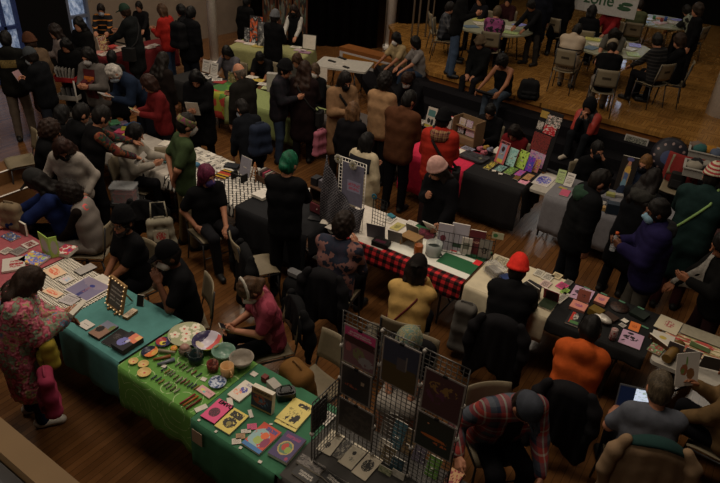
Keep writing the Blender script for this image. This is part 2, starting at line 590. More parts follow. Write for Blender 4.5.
def folding_table(x0, x1, y0, y1, label, rz=0.0, h=TH - .012, group='folding tables of the fair', top=M_PLTOP):
    t = empty('folding_table', ((x0 + x1) / 2, (y0 + y1) / 2, 0), rz, label, 'table', group)
    L, W = x1 - x0 - .03, y1 - y0 - .02
    MB().box((0, 0, h - .02), (L, W, .04), bevel=.05).build('tabletop', top, t)
    for sx in (-1, 1):
        mb = MB(); X = sx * (L / 2 - .25)
        mb.tube([(X, -W / 2 + .08, h - .045), (X, -W / 2 + .06, .02), ], .014, 8)
        mb.build('leg', M_STEEL, t)
        mb = MB()
        mb.tube([(X, W / 2 - .08, h - .045), (X, W / 2 - .06, .02)], .014, 8)
        mb.build('leg', M_STEEL, t)
        MB().tube([(X, -W / 2 + .07, .12), (X, W / 2 - .07, .12)], .01, 6).build('cross_bar', M_STEEL, t)
        MB().tube([(X, 0, .13), (X * .45, 0, h - .05)], .01, 6).build('brace', M_STEEL, t)
    return t


def cloth(x0, x1, y0, y1, drop, mat, label, name='tablecloth', group='tablecloths', rz=0.0, c=None, z=TH, wav=.012, cat='tablecloth', seed=0):
    """a cloth lying on the table and hanging by drop = (front -y, back +y, left, right)"""
    c = c or ((x0 + x1) / 2, (y0 + y1) / 2)
    X0, X1, Y0, Y1 = x0 - c[0], x1 - c[0], y0 - c[1], y1 - c[1]
    rnd = random.Random(seed + int(x0 * 100))
    ph = [rnd.uniform(0, 6) for _ in range(4)]
    mb = MB()
    mb.add([(X0, Y0, 0), (X1, Y0, 0), (X1, Y1, 0), (X0, Y1, 0)], [(0, 1, 2, 3)])

    def side(a, b, out, d, q):
        if d <= 0: return
        L = math.hypot(b[0] - a[0], b[1] - a[1]); k = max(4, int(L / .04))

        def fn(u, v):
            s = u * L
            w = (wav * math.sin(s * 14 + ph[q]) + wav * .7 * math.sin(s * 31 + ph[q])) * v + .012 * min(1, v * 4) + .03 * v
            return (a[0] + (b[0] - a[0]) * u + out[0] * w, a[1] + (b[1] - a[1]) * u + out[1] * w, -d * v)
        mb.sheet(fn, k, 6)
    side((X0, Y0), (X1, Y0), (0, -1), drop[0], 0); side((X1, Y1), (X0, Y1), (0, 1), drop[1], 1)
    side((X0, Y1), (X0, Y0), (-1, 0), drop[2], 2); side((X1, Y0), (X1, Y1), (1, 0), drop[3], 3)
    o = mb.build(name, mat, None, (c[0], c[1], z), (0, 0, rz), solid=.004)
    return tag(o, label, cat, group)


# near row
R1a, R1b = 2.22, 2.98
R1 = [(-7.45, -5.6), (-5.58, -3.82), (-3.8, -1.99), (-1.97, -.12)]
for (a, b), l in zip(R1, ('folding table under the dusty pink cloth at the picture edge', 'folding table under the chevron and teal cloths',
                          'folding table under the two green cloths', 'folding table under the charcoal cloth with the grid racks')):
    folding_table(a, b, R1a + .075, R1b - .015, l)
cloth(-7.45, -5.6, R1a, R1b, (.5, .3, 0, 0), plain(lift('8a4a50', 1.35), .9, .1), 'dusty pink cloth on the table at the picture edge with tees and pouches')
M_CHEV = checks((lift('c9c2b4', 1.35), '2b2724'), .024, .034, 0, 'tooth')
cloth(-5.58, -4.69, R1a, R1b, (.35, .25, .0, 0), M_CHEV, 'black and white woven cloth between the pink cloth and the teal cloth')
cloth(-4.68, -3.81, R1a + .045, R1b + .005, (.45, .3, 0, 0), plain(lift('487674', 1.35), .85, .1, scale=9), 'teal cloth with fold creases beside the light green cloth', z=TH + .006)
M_GREENP, n, b = base_mat('green_cloth', .85, .1)
v = n.coord('Object'); o_ = n.vor(v, 3.3)
ring = n.math('FRACT', n.math('MULTIPLY', o_[0], 5.0))
nz, _ = n.noise(v, 25, 1)
ln = n.math('MULTIPLY', n.math('LESS_THAN', ring, .07), n.math('GREATER_THAN', nz, .42))
ed = n.vor(v, 3.3, 'DISTANCE_TO_EDGE')
col = n.mix(n.math('LESS_THAN', o_[0], .035), lift('56803e', 1.35), lin('b0605a'))
col = n.mix(n.math('MULTIPLY', ln, .5), col, lift('b8c49a', 1.35))
n.l.new(col, b.inputs['Base Color'])
cloth(-3.79, -2.86, R1a + .02, R1b + .003, (.42, .3, 0, 0), M_GREENP, 'bright green cloth with thin pale ring drawings under the pottery')
cloth(-2.85, -1.985, R1a - .02, R1b + .006, (.5, .3, 0, .02), plain(lift('356048', 1.35), .85, .1, scale=9), 'dark green cloth under the zines at the end of the table', z=TH + .006)
cloth(-1.97, -.12, R1a, R1b, (.4, .3, 0, 0), plain('4a4846', .9, .1, scale=14), 'charcoal cloth on the table of the grid racks')

# middle row
R2a, R2b = 5.24, 6.04
R2 = [(-9.1, -7.75, 4.98, 5.76), (-7.72, -5.75, 4.98, 5.76), (-5.72, -3.87, 4.95, 5.73), (-3.84, -1.98, R2a, R2b), (-1.95, -.08, R2a, R2b), (-.05, 1.8, R2a, R2b)]
for (a, b, c, d), l in zip(R2, ('folding table at the far end of the middle row, by the red sweater', 'folding table under the pale cloth, beside the green tee man',
                                'folding table under the woven and black cloths, by the green haired person', 'folding table under the white and red check cloths',
                                'folding table half under cream cloth, half under black cloth', 'folding table with the rose printed cloth, nearest the laptop')):
    folding_table(a, b, c + .01, d - .01, l)
cloth(-9.1, -7.75, 4.98, 5.76, (.3, .4, 0, 0), plain('33302e', .9), 'dark cloth under bright shirts at the far end of the middle row')
cloth(-7.72, -6.36, 4.98, 5.76, (.22, .5, 0, 0), plain(lift('98928a', 1.35), .9), 'pale grey cloth on the table beside the green tee man')
cloth(-6.34, -5.03, 4.95, 5.735, (.16, .3, 0, 0), checks((lift('b5b0a8', 1.35), '2a2827'), .05, .05, PI / 4, 'net'), 'black and white keffiyeh spread on the table by the pink haired person', z=TH + .006, name='keffiyeh_cloth')
cloth(-5.02, -3.87, 4.95, 5.73, (.55, .5, 0, .3), plain('15161a', .9), 'black cloth under the mini drawers beside the green haired person', z=TH + .003)
cloth(-3.84, -3.01, R2a + .01, R2b, (0, .4, 0, 0), plain(lift('b3aca3', 1.35), .9), 'white cloth under the book stands and prints of the middle row', z=TH + .002)
cloth(-3.55, -1.98, R2a - .012, R2a + .09, (.2, 0, 0, 0), checks((lift('b3262b', 1.2), lift('551417', 1.2), '0d0b0b'), .1, .1, 0, 'gingham'), 'red and black buffalo check cloth behind the yellow sweater', z=TH + .001)
M_FLAG = cover('b7b2aa', [('r', .8, .3, .22, .16, '1c4a2e'), ('r', .9, .75, .12, .2, '1c4a2e'), ('r', .62, .62, .05, .07, 'b3262b'), ('r', .97, .5, .05, .07, 'b3262b'), ('r', .1, .8, .1, .2, '1c4a2e'), ('e', .5, .3, .1, .1, '1c1c1c', 1.5, .45, 9)])
cloth(-3.0, -1.98, R2a + .09, R2b, (0, .2, 0, 0), M_FLAG, 'white, green and red printed cloth under the magazine rack', z=TH + .008, cat='cloth')
cloth(-1.95, -1.03, R2a, R2b, (.3, .35, 0, 0), plain(lift('b0a68e', 1.35), .9, scale=10), 'cream cloth with prints beside the red beanie')
cloth(-1.03, -.08, R2a, R2b, (.12, .4, 0, 0), plain('101011', .85), 'black cloth with pink zines in front of the orange hoodie')
M_ROSE = art(('9a8f72', '7e2f2e', '6b6340', 'a79a80', '8c3b36', '5e5a3a'), 14, 3, 'cells', .9)
cloth(.0, 1.8, R2a + .33, R2a + .6, (0, 0, 0, 0), M_ROSE, 'narrow rose printed runner across the table nearest the laptop', z=TH + .002, name='table_runner', cat='table runner')

# far row
R3 = [(-9.7, -8.15, 7.9, 8.62), (-8.1, -6.3, 7.85, 8.6), (-6.2, -4.36, 8.12, 8.88), (-4.27, -2.37, 7.87, 8.63), (-2.3, -.42, 7.98, 8.74), (-.1, 1.7, 8.05, 8.8)]
for (a, b, c, d), l in zip(R3, ('folding table under black cloth beside the white column', 'folding table of the man bent over his drawing',
                                'folding table in the middle of the far row, behind the rust jacket', 'folding table under the hot pink and black cloths',
                                'grey folding table with the blue patterned print, far row', 'folding table beyond the teal coat, under the laundry baskets')):
    folding_table(a, b, c + .01, d - .01, l)
cloth(-9.7, -8.71, 7.9, 8.62, (.4, .4, 0, 0), plain('1d1c1c', .9), 'black cloth with white booklets beside the white column')
cloth(-8.7, -8.12, 7.88, 8.62, (.45, .4, 0, 0), art(('4f7a2e', '8a8f30', 'a03a30', '3f6a35'), 4, 2, 'cells', .9, 'Object'), 'green printed cloth with red shapes next to the balding man')
cloth(-8.08, -6.32, 7.85, 8.6, (.5, .3, 0, 0), plain(lift('6f7a4c', 1.35), .9), 'pale olive cloth under the table of the man drawing')
cloth(-6.2, -4.36, 8.12, 8.88, (.5, .3, 0, 0), plain('4a4340', .9), 'brown grey cloth of the table behind the rust jacket')
cloth(-4.31, -3.245, 7.85, 8.64, (.6, .2, .2, 0), plain(lift('b52a45', 1.35), .85, .1), 'hot pink cloth beside the red puffer jacket', z=TH + .004)
cloth(-3.235, -2.33, 7.85, 8.645, (.66, .3, 0, .5), plain('141316', .85), 'long black cloth under the colourful zines next to the pink cloth', z=TH + .005)
cloth(-2.03, -.42, 7.94, 8.74, (.55, .2, 0, 0), plain(lift('605f63', 1.35), .9), 'dark grey cloth covering most of the grey folding table')
cloth(-.1, 1.7, 8.05, 8.8, (.5, .3, 0, 0), plain('3c2322', .9), 'dark red brown cloth beyond the teal coat')
# ---------------------------------------------------------------- smooth body surfaces
class Field:
    """a smooth union of tapered limbs and ellipsoids, turned into one closed surface"""

    def __init__(s, k=.03): s.p = []; s.k = k; s.cuts = []; s.post = None

    def cap(s, a, b, ra, rb=None, k=None):
        s.p.append(('c', np.array(a, float), np.array(b, float), ra, ra if rb is None else rb, k or s.k)); return s

    def path(s, pts, rs, k=None):
        for i in range(len(pts) - 1): s.cap(pts[i], pts[i + 1], rs[i], rs[i + 1], k)
        return s

    def ell(s, c, r, R=None, k=None):
        s.p.append(('e', np.array(c, float), np.array(r, float), np.eye(3) if R is None else np.array(R, float), None, k or s.k)); return s

    @staticmethod
    def _ev(p, P):
        if p[0] == 'c':
            _, a, b, ra, rb, _k = p
            ab = b - a; L = max(ab @ ab, 1e-9)
            t = np.clip(((P - a) @ ab) / L, 0, 1)
            return np.linalg.norm(P - a - t[..., None] * ab, axis=-1) - (ra + (rb - ra) * t)
        _, c, r, R, _n, _k = p
        q = (P - c) @ R
        k0 = np.linalg.norm(q / r, axis=-1); k1 = np.linalg.norm(q / (r * r), axis=-1)
        return k0 * (k0 - 1) / np.maximum(k1, 1e-6)

    def mesh(s, h):
        bb = []
        for p in s.p:
            if p[0] == 'c': r = max(p[3], p[4]); bb.append((np.minimum(p[1], p[2]) - r, np.maximum(p[1], p[2]) + r))
            else:
                e = np.abs(p[3]) @ p[2]; bb.append((p[1] - e, p[1] + e))
        m = s.k + 2.5 * h
        lo = np.min([b[0] for b in bb], 0) - m; hi = np.max([b[1] for b in bb], 0) + m
        n = np.ceil((hi - lo) / h).astype(int) + 1
        ax = [lo[i] + h * np.arange(n[i]) for i in range(3)]
        D = np.full(n, 1.0, np.float32)
        for p, b in zip(s.p, bb):
            mm = p[5] + 2 * h
            i0 = np.maximum(((b[0] - mm - lo) / h).astype(int), 0); i1 = np.minimum(((b[1] + mm - lo) / h).astype(int) + 2, n)
            P = np.stack(np.meshgrid(*[ax[i][i0[i]:i1[i]] for i in range(3)], indexing='ij'), -1)
            d = s._ev(p, P)
            sl = tuple(slice(i0[i], i1[i]) for i in range(3))
            o = D[sl]; k = p[5]
            w = np.maximum(k - np.abs(o - d), 0) / k
            D[sl] = np.minimum(o, d) - w * w * k * .25
        if s.cuts or s.post:
            P = np.stack(np.meshgrid(*ax, indexing='ij'), -1)
            if s.post: D = s.post(P, D)
            for c in s.cuts: D = np.maximum(D, c(P))
        D[[0, -1]] = 1; D[:, [0, -1]] = 1; D[:, :, [0, -1]] = 1
        return surface_nets(D, lo, h)


def surface_nets(D, lo, h):
    S = D < 0
    n = np.array(D.shape)
    cnt = np.zeros(n - 1, np.int32)
    sl = [(slice(0, -1), slice(1, None))[b] for b in (0, 1)]
    cor = [(i, j, k) for i in (0, 1) for j in (0, 1) for k in (0, 1)]
    for i, j, k in cor: cnt += S[sl[i], sl[j], sl[k]]
    act = (cnt > 0) & (cnt < 8)
    idx = np.argwhere(act)
    if len(idx) == 0: return np.zeros((0, 3)), np.zeros((0, 4), int)
    vid = np.full(act.shape, -1, np.int64); vid[act] = np.arange(len(idx))
    val = np.stack([D[idx[:, 0] + i, idx[:, 1] + j, idx[:, 2] + k] for i, j, k in cor], 1)
    acc = np.zeros((len(idx), 3)); num = np.zeros(len(idx))
    ca = np.array(cor, float)
    for a in range(8):
        for b in range(a + 1, 8):
            if abs(ca[a] - ca[b]).sum() != 1: continue
            va, vb = val[:, a], val[:, b]
            x = (va < 0) != (vb < 0)
            t = np.where(x, va / np.where(np.abs(va - vb) < 1e-9, 1, va - vb), 0)
            acc += np.where(x[:, None], ca[a] + t[:, None] * (ca[b] - ca[a]), 0); num += x
    V = lo + h * (idx + acc / num[:, None])
    Fs = []
    for axn in range(3):
        u, v = [(1, 2), (2, 0), (0, 1)][axn]
        A = np.moveaxis(S, axn, 0)
        a0 = np.take(S, range(n[axn] - 1), axn); a1 = np.take(S, range(1, n[axn]), axn)
        e = np.argwhere(a0 != a1)
        ok = (e[:, u] > 0) & (e[:, v] > 0) & (e[:, u] < n[u] - 1) & (e[:, v] < n[v] - 1)
        e = e[ok]
        if not len(e): continue
        ins = S[e[:, 0], e[:, 1], e[:, 2]]
        du = np.zeros(3, int); du[u] = 1; dv = np.zeros(3, int); dv[v] = 1
        q = [vid[tuple((e - du - dv).T)], vid[tuple((e - dv).T)], vid[tuple(e.T)], vid[tuple((e - du).T)]]
        q = np.stack(q, 1)
        q[~ins] = q[~ins][:, ::-1]
        Fs.append(q)
    return V, np.concatenate(Fs)


def hairmat(col):
    key = 'hair ' + col
    if key in MATS: return MATS[key]
    m, n, b = base_mat('hair', .6, .22)
    c = lin(col)
    f, _ = n.noise(n.coord(scale=(1, 1, .16)), 95, 3, .7)
    g, _ = n.noise(n.coord(), 14, 2)
    f = n.math('ADD', f, n.math('MULTIPLY', n.math('SUBTRACT', g, .5), .5))
    cc = n.ramp(f, [(.32, tuple(q * .45 for q in c)), (.55, c), (.75, tuple(min(1, q * 1.7 + .002) for q in c))], 'LINEAR')
    n.l.new(cc, b.inputs['Base Color'])
    bp = n.new('ShaderNodeBump'); bp.inputs['Strength'].default_value = .5; bp.inputs['Distance'].default_value = .006
    n.l.new(f, bp.inputs['Height']); n.l.new(bp.outputs[0], b.inputs['Normal'])
    MATS[key] = m
    return m


# ---------------------------------------------------------------- hands (right hand: wrist at 0, fingers +y, back of the hand +z, thumb -x)
HANDS = {}


def hand_mesh(curl):
    if curl in HANDS: return HANDS[curl]
    f = Field(.006)
    f.cap((0, -.03, 0), (0, .02, 0), .024, .026, k=.02)
    kn = [(-.031, .088), (-.0105, .093), (.0105, .09), (.030, .082)]
    for x, y in kn: f.cap((x * .55, .015, 0), (x, y, 0), .017, .0125, k=.014)
    for (x, y), L in zip(kn, (.068, .078, .072, .056)):
        a = curl; p = np.array((x, y, 0)); pts = [p]
        for q, (l, c) in enumerate(((.46, .7), (.3, 1.0), (.24, .8))):
            a_ = a * (c if q == 0 else c + q * .55)
            d = np.array((x * .9 * (1 - min(curl, 1)), math.cos(a_), -math.sin(a_)))
            d = d / np.linalg.norm(d); p = p + d * L * l; pts.append(p)
        f.path(pts, (.0105, .0095, .009, .0075), k=.004)
    f.path([(-.022, .02, -.004), (-.047, .052, -.012 - .012 * curl), (-.052 + .014 * curl, .085, -.016 - .02 * curl), (-.047 + .022 * curl, .108, -.018 - .03 * curl)], (.017, .0125, .0105, .008), k=.008)
    HANDS[curl] = f.mesh(.0058)
    return HANDS[curl]


SKIN = {'pale': 'b98770', 'fair': 'a8745a', 'tan': '8a5a40', 'brown': '5e3a28', 'dark': '3f261b'}
EYE_ME = None
PEOPLE = []


def nrm(v):
    v = np.array(v, float); return v / max(np.linalg.norm(v), 1e-9)


def rotx(a):
    c, s = math.cos(a), math.sin(a); return np.array([[1, 0, 0], [0, c, -s], [0, s, c]])


def rotz(a):
    c, s = math.cos(a), math.sin(a); return np.array([[c, -s, 0], [s, c, 0], [0, 0, 1]])


ARMS = {'down': (.23, .04, -.56), 'table': (.15, .4, -.36), 'write': (.08, .38, -.36), 'hold': (.07, .3, -.22), 'phone': (.045, .29, -.26), 'face': (.09, .15, .06), 'back': (.05, -.17, -.46),
        'lap': (.08, .3, -.42), 'pocket': (.2, .1, -.48), 'reach': (.14, .52, -.28), 'chest': (.06, .2, -.14), 'knee': (.13, .42, -.38), 'hip': (.2, .06, -.42), 'cross': (-.1, .2, -.22), 'low': (.12, .45, -.5)}


def fabric(spec):
    """'aabbcc' or a ready material"""
    if isinstance(spec, str):
        return plain(spec, .92, .08, var=.2, scale=16, bump=.25)
    return spec


def person(uv, yaw, label, hair=('short', '1a1310'), skin='fair', top=('long', '131316'), legs='15151a', shoes='1a1a1a', pose='stand', lean=6, head=(15, 0), arms=('down', 'down'),
           mask=None, hat=None, s=.96, zb=0.0, seat=.46, feet=None, fine=None, extra=(), glasses=False, foot='uv', twist=0, knees=.4, wide=1.0, curl=(.45, .45), skirt=None, at_z=None, spread=.11):
    th = math.radians(yaw - 90)
    # skeleton in local metres (x right, y forward, z up)
    sit = pose == 'sit'
    hz = (seat + .09) if sit else .93 * s
    hip = np.array((0, 0, hz))
    la = math.radians(lean); up = np.array((0, math.sin(la), math.cos(la)))
    Rt = rotx(-la) @ rotz(math.radians(twist))
    W = wide * s
    if not sit and lean > 25: hip = hip + np.array((0, -.12 * math.sin(la), 0))
    waist = hip + up * .16 * s; chest = hip + up * .35 * s; nb = hip + up * .53 * s
    hp, hy = math.radians(head[0]), math.radians(head[1])
    Rh = rotx(-la * .75) @ rotz(hy) @ rotx(-hp)
    nk = nb + (Rh @ np.array((0, .0, 1)) * .5 + up * .5) * .075 * s
    hc = nk + Rh @ np.array((0, .022, .105)) * s
    hs = 1.1 * s ** .5
    side = Rt @ np.array((1, 0, 0))
    sh = {1: nb + side * .165 * W - up * .035, -1: nb - side * .165 * W - up * .035}
    hc0 = hc
    # place the head where the photograph shows it
    if at_z is None: at_z = zb + hc[2]
    wpt = at(uv[0], uv[1], zb + hc[2])
    Rz = rotz(th)
    off = Rz @ np.array((hc[0], hc[1], 0))
    base = np.array((wpt.x - off[0], wpt.y - off[1], zb))
    dist = (Vector(base) - CAMP).length
    near = dist < 8.0 if fine is None else fine
    h = .0125 if near else .0165 if dist < 11 else .02
    # legs
    fz = (feet if feet is not None else 0.0)
    K, A, T = {}, {}, {}
    for sd in (1, -1):
        hj = hip + np.array((sd * .085 * s, 0, -.01))
        if sit:
            K[sd] = hip + np.array((sd * (spread + .02), knees * s, .015 if fz > -.2 else -.0))
            K[sd][2] = max(fz + .47 * s, hip[2] - .1) if feet is not None else hip[2] + .0
            A[sd] = np.array((sd * (spread + .0), K[sd][1] + (.03 if feet is None else .06), fz + .085))
        else:
            st = .03 * sd
            K[sd] = np.array((sd * spread * .95, hip[1] * .5 + .02 + st, .49 * s))
            A[sd] = np.array((sd * spread, -.02 + st * 1.5, .085))
        T[sd] = A[sd] + np.array((sd * .03, .15, -.045))
    # arms
    L1, L2 = .285 * s, .255 * s
    E, Wr, HD = {}, {}, {}
    for sd, a in zip((1, -1), arms):
        t = ARMS[a] if isinstance(a, str) else a
        tgt = np.array((sd * t[0], (sh[1][1] + sh[-1][1]) / 2 + t[1], (sh[1][2] + sh[-1][2]) / 2 + t[2]))
        v = tgt - sh[sd]; d = np.linalg.norm(v); dm = (L1 + L2) * .985
        if d > dm: v = v * dm / d; d = dm
        dirv = v / d
        ca = np.clip((L1 * L1 + d * d - L2 * L2) / (2 * L1 * d), -1, 1)
        pole = np.array((sd * .5, -.55, -.7)); pole = nrm(pole - dirv * (pole @ dirv))
        E[sd] = sh[sd] + dirv * L1 * ca + pole * L1 * math.sqrt(1 - ca * ca)
        Wr[sd] = sh[sd] + v
        HD[sd] = nrm(Wr[sd] - E[sd])
    # ---- body: one continuous surface
    hr = np.array((.077, .096, .118)) * hs

    def H(x, y, z): return hc + Rh @ (np.array((x, y, z)) * hs)
    f = Field(.035)
    for sd in (1, -1):
        f.path([hip + side * sd * .07 * W, waist + side * sd * .06 * W, chest + side * sd * .075 * W, nb - up * .09 + side * sd * .075 * W], (.096 * s, .088 * s, .096 * s, .07 * s), .05)
    f.cap(hip, nb - up * .08, .095 * s, .08 * s, .05)
    f.path([sh[-1] + side * .05, sh[1] - side * .05], (.062 * s, .062 * s), .06)
    f.cap(nb - up * .02, nk + (hc - nk) * .3, .055 * s, .05 * s, .03)
    f.ell(hc + Rh @ np.array((0, -.01, .012)) * hs, hr, Rh, .02)
    f.ell(H(0, .028, -.062), np.array((.052, .06, .055)) * hs, Rh, .03)
    if near or dist < 12:
        f.cap(H(0, .088, .015), H(0, .112, -.018), .009, .014, .012)
        f.ell(H(0, .083, -.058), np.array((.024, .018, .012)), Rh, .012)
        for sd in (1, -1):
            f.ell(H(sd * .076, -.008, -.008), np.array((.011, .02, .032)) * hs, Rh, .008)
            f.cap(H(sd * .018, .088, .03), H(sd * .046, .078, .03), .010, .008, .012)
    for sd in (1, -1):
        f.path([sh[sd], E[sd], Wr[sd]], (.052 * s, .042 * s, .028), .025)
        hj = hip + np.array((sd * .085 * s, 0, -.01))
        f.path([hj, K[sd], A[sd]], (.085 * s, .058 * s, .036), .03)
        f.cap(A[sd] + np.array((0, -.03, -.045)), T[sd], .03, .026)
    V, Fa = f.mesh(h)
    vs = [V]; fs = [Fa]; k = len(V)
    hands = {}
    for i, sd in enumerate((1, -1)):
        hv, hf = hand_mesh(curl[i])
        y = HD[sd]
        a = arms[i]
        upv = np.array((0, 0, 1.0)) if (a in ('table', 'write', 'reach', 'low', 'knee', 'lap')) else nrm((sd * .9, .1, .35))
        if a in ('hold', 'phone', 'chest', 'face'): upv = nrm((sd * .75, .55, -.2))
        if a == 'back': upv = nrm((0, -1, .2))
        z = nrm(upv - y * (upv @ y)); x = np.cross(y, z)
        B = np.stack([x, y, z], 1)
        hv2 = (hv * np.array((sd, 1, 1)) * s ** .5)
        hv2 = Wr[sd] + hv2 @ B.T
        vs.append(hv2); fs.append((hf if sd == 1 else hf[:, ::-1]) + k); k += len(hv2)
        hands[sd] = Wr[sd] + y * .1 - z * .03
    sk = plain(SKIN.get(skin, skin), .6, .3, var=.08, scale=30)
    body = link_mesh('person', np.concatenate(vs), np.concatenate(fs), sk)
    body.location = base; body.rotation_euler = (0, 0, th)
    tag(body, label, 'person', 'visitors and sellers at the fair')

    # ---- clothes
    kind, tcol = top[0], top[1]
    th_ = {'tee': .014, 'long': .018, 'jacket': .03, 'puffer': .05, 'coat': .035, 'vest': .016, 'hoodie': .03, 'tank': .01}[kind]
    f = Field(.045)
    low = hip + (-up * .06 if not sit else up * .0)
    for sd in (1, -1):
        f.path([low + side * sd * .075 * W, waist + side * sd * .068 * W, chest + side * sd * .08 * W, nb - up * .085 + side * sd * .085 * W], (.104 * s + th_, .098 * s + th_, .104 * s + th_, .078 * s + th_ * .8), .05)
    f.cap(low, nb - up * .08, .105 * s + th_, .085 * s + th_, .05)
    if kind not in ('tank',): f.path([sh[-1] + side * .04, sh[1] - side * .04], (.066 * s + th_,) * 2, .06)
    if kind in ('hoodie', 'coat', 'puffer', 'jacket'): f.cap(nb - up * .02, nb + up * .035, .072 * s + th_ * .6, .07 * s + th_ * .4, .03)
    else: f.cap(nb - up * .04, nb + up * .0, .066 * s, .058 * s, .03)
    if kind == 'hoodie' and hat != 'hood': f.ell(nb - Rt @ np.array((0, .09, -.01)), (.11, .06, .085), None, .04)
    if kind == 'coat':
        if sit: f.cap(hip, hip + np.array((0, .2, -.0)), .14 * s, .13 * s)
        else: f.path([hip - side * .08, np.array((-.09, hip[1] * .4, .52 * s))], (.125, .14), .06); f.path([hip + side * .08, np.array((.09, hip[1] * .4, .52 * s))], (.125, .14), .06)
    for sd in (1, -1):
        if kind in ('vest', 'tank'): continue
        e_, w_ = E[sd], Wr[sd]
        if kind == 'tee':
            f.path([sh[sd], sh[sd] + (e_ - sh[sd]) * .75], (.056 * s + th_, .05 * s + th_ * 1.3), .03)
        else:
            f.path([sh[sd], e_, e_ + (w_ - e_) * .93], (.052 * s + th_, .044 * s + th_ * .9, .034 + th_ * .6), .03)
    if kind == 'puffer':
        def pf(P, D): return D + .006 * np.abs(np.cos(P[..., 2] * (PI / .085))) ** .5 * -1 + .004
        f.post = pf
    elif kind == 'fluff':
        pass
    else:
        ph = len(PEOPLE) * 1.7
        def wr(P, D):   # soft folds
            return D + .0032 * np.sin(P[..., 2] * 30 + 4 * np.sin(P[..., 0] * 9 + ph) + 3 * np.sin(P[..., 1] * 8) + ph) * np.sin(P[..., 1] * 13 + P[..., 0] * 11 + ph)
        f.post = wr
    if len(top) > 2 and top[2] == 'fluffy':
        rg = np.random.default_rng(5)

        def fl(P, D):
            return D - .02 + .016 * np.sin(P[..., 0] * 130 + 3 * np.sin(P[..., 2] * 47)) * np.sin(P[..., 1] * 121 + 2 * np.sin(P[..., 0] * 50)) * np.sin(P[..., 2] * 117 + 2 * np.sin(P[..., 1] * 60))
        f.post = fl
    V, Fa = f.mesh(h)
    link_mesh({'tee': 't_shirt', 'long': 'sweater', 'jacket': 'jacket', 'puffer': 'puffer_jacket', 'coat': 'coat', 'vest': 'vest', 'hoodie': 'hoodie', 'tank': 'tank_top'}[kind], V, Fa, fabric(tcol), body)
    if len(top) > 2 and isinstance(top[2], tuple):   # sleeves of another colour under a vest
        f = Field(.03)
        for sd in (1, -1): f.path([sh[sd], E[sd], E[sd] + (Wr[sd] - E[sd]) * .93], (.068 * s, .056 * s, .044), .03)
        link_mesh('undershirt', *f.mesh(h), fabric(top[2][0]), body)
    if skirt:
        f = Field(.05)
        f.cap(hip + up * .03, hip - up * .02, .125 * s, .13 * s)
        for sd in (1, -1): f.path([hip + np.array((sd * .06, 0, 0)), K[sd] + (-sd * .03, 0, .0)], (.115, .1), .06)
        f.cap(hip, (K[1] + K[-1]) / 2 + (0, 0, .01), .115, .09, .06); f.cap((K[1] + K[-1]) / 2, (A[1] + A[-1]) / 2 + (0, 0, .1), .1, .13, .06)
        link_mesh('skirt', *f.mesh(h), fabric(skirt), body)
    if legs:
        f = Field(.03)
        f.path([hip - side * .075, hip + side * .075], (.108 * s,) * 2, .05)
        for sd in (1, -1):
            hj = hip + np.array((sd * .085 * s, 0, -.01))
            f.path([hj, K[sd], A[sd] + (0, 0, -.01)], (.095 * s, .072 * s, .06), .03)
        link_mesh('trousers', *f.mesh(h), fabric(legs), body)
    for sd in (1, -1):
        f = Field(.02)
        a = A[sd]; t = T[sd]; fl_ = a[2] - .085
        f.cap(a + np.array((0, -.04, -.042)), t, .046, .04); f.cap(a + np.array((0, -.01, .02)), a + np.array((0, 0, -.04)), .05, .045)
        f.cuts.append(lambda P, z0=fl_ + .004: z0 - P[..., 2])
        link_mesh('shoe', *f.mesh(min(h, .014)), plain(shoes, .5, .3), body)
    # ---- head: hair, mask, hat, eyes
    hk, hcol = hair[0], hair[1]
    if hk != 'none' and hat not in ('beanie_full', 'hood'):
        f = Field(.03); g = {'short': .008, 'buzz': .003, 'bob': .016, 'long': .016, 'curly': .03, 'bun': .01, 'fringe': .014, 'bald': .004, 'pony': .01, 'afro': .05}[hk]
        f.ell(hc + Rh @ np.array((0, -.014, .016)) * hs, hr + g, Rh, .02)
        if hk in ('bob', 'fringe'):
            for x in (-.07, -.035, .035, .07): f.cap(H(x, -.03, .02), H(x * 1.1, -.035, -.1), .036, .03, .03)
            f.cap(H(0, -.06, 0), H(0, -.06, -.1), .05, .045, .03)
        if hk == 'long':
            bk = nb - Rt @ np.array((0, .1, .0)) - up * .1
            for x in (-.07, 0, .07):
                f.path([H(x, -.045, .0), H(x * 1.15, -.075, -.14), bk + side * x * 1.4 + up * .03, bk + side * x * 1.25 - up * .1], (.04, .042, .042, .03), .04)
            for sd in (1, -1): f.path([H(sd * .07, .0, .03), H(sd * .085, .0, -.1), nb + side * sd * .1 + Rt @ np.array((0, .06, -.06))], (.03, .032, .028), .03)
        if hk == 'bun': f.ell(H(0, -.1, -.03), (.055, .05, .05), Rh, .02)
        if hk == 'pony': f.path([H(0, -.1, .03), H(0, -.15, -.04), H(0, -.13, -.18)], (.035, .038, .02), .02)
        if hk == 'bald': f.cuts.append(lambda P: .45 * hr[2] * 0 + ((P - hc) @ Rh)[..., 2] - .045)
        fr = .0 if hk != 'fringe' else -.012
        fc, frr = H(0, .105, -.055 + fr), np.array((.066, .085, .105)) * hs

        def face(P):
            q = (P - fc) @ Rh
            return -(np.linalg.norm(q / frr, axis=-1) - 1) * frr.min()
        f.cuts.append(face)
        if hk in ('short', 'buzz', 'bald', 'bun', 'pony'):
            f.cuts.append(lambda P: -(((P - hc) @ Rh) @ np.array((0, -.55, .83)) + .082))
        am = {'curly': .012, 'afro': .012}.get(hk, .002); fq = 70 if hk in ('curly', 'afro') else 150

        ph2 = len(PEOPLE) * 2.3

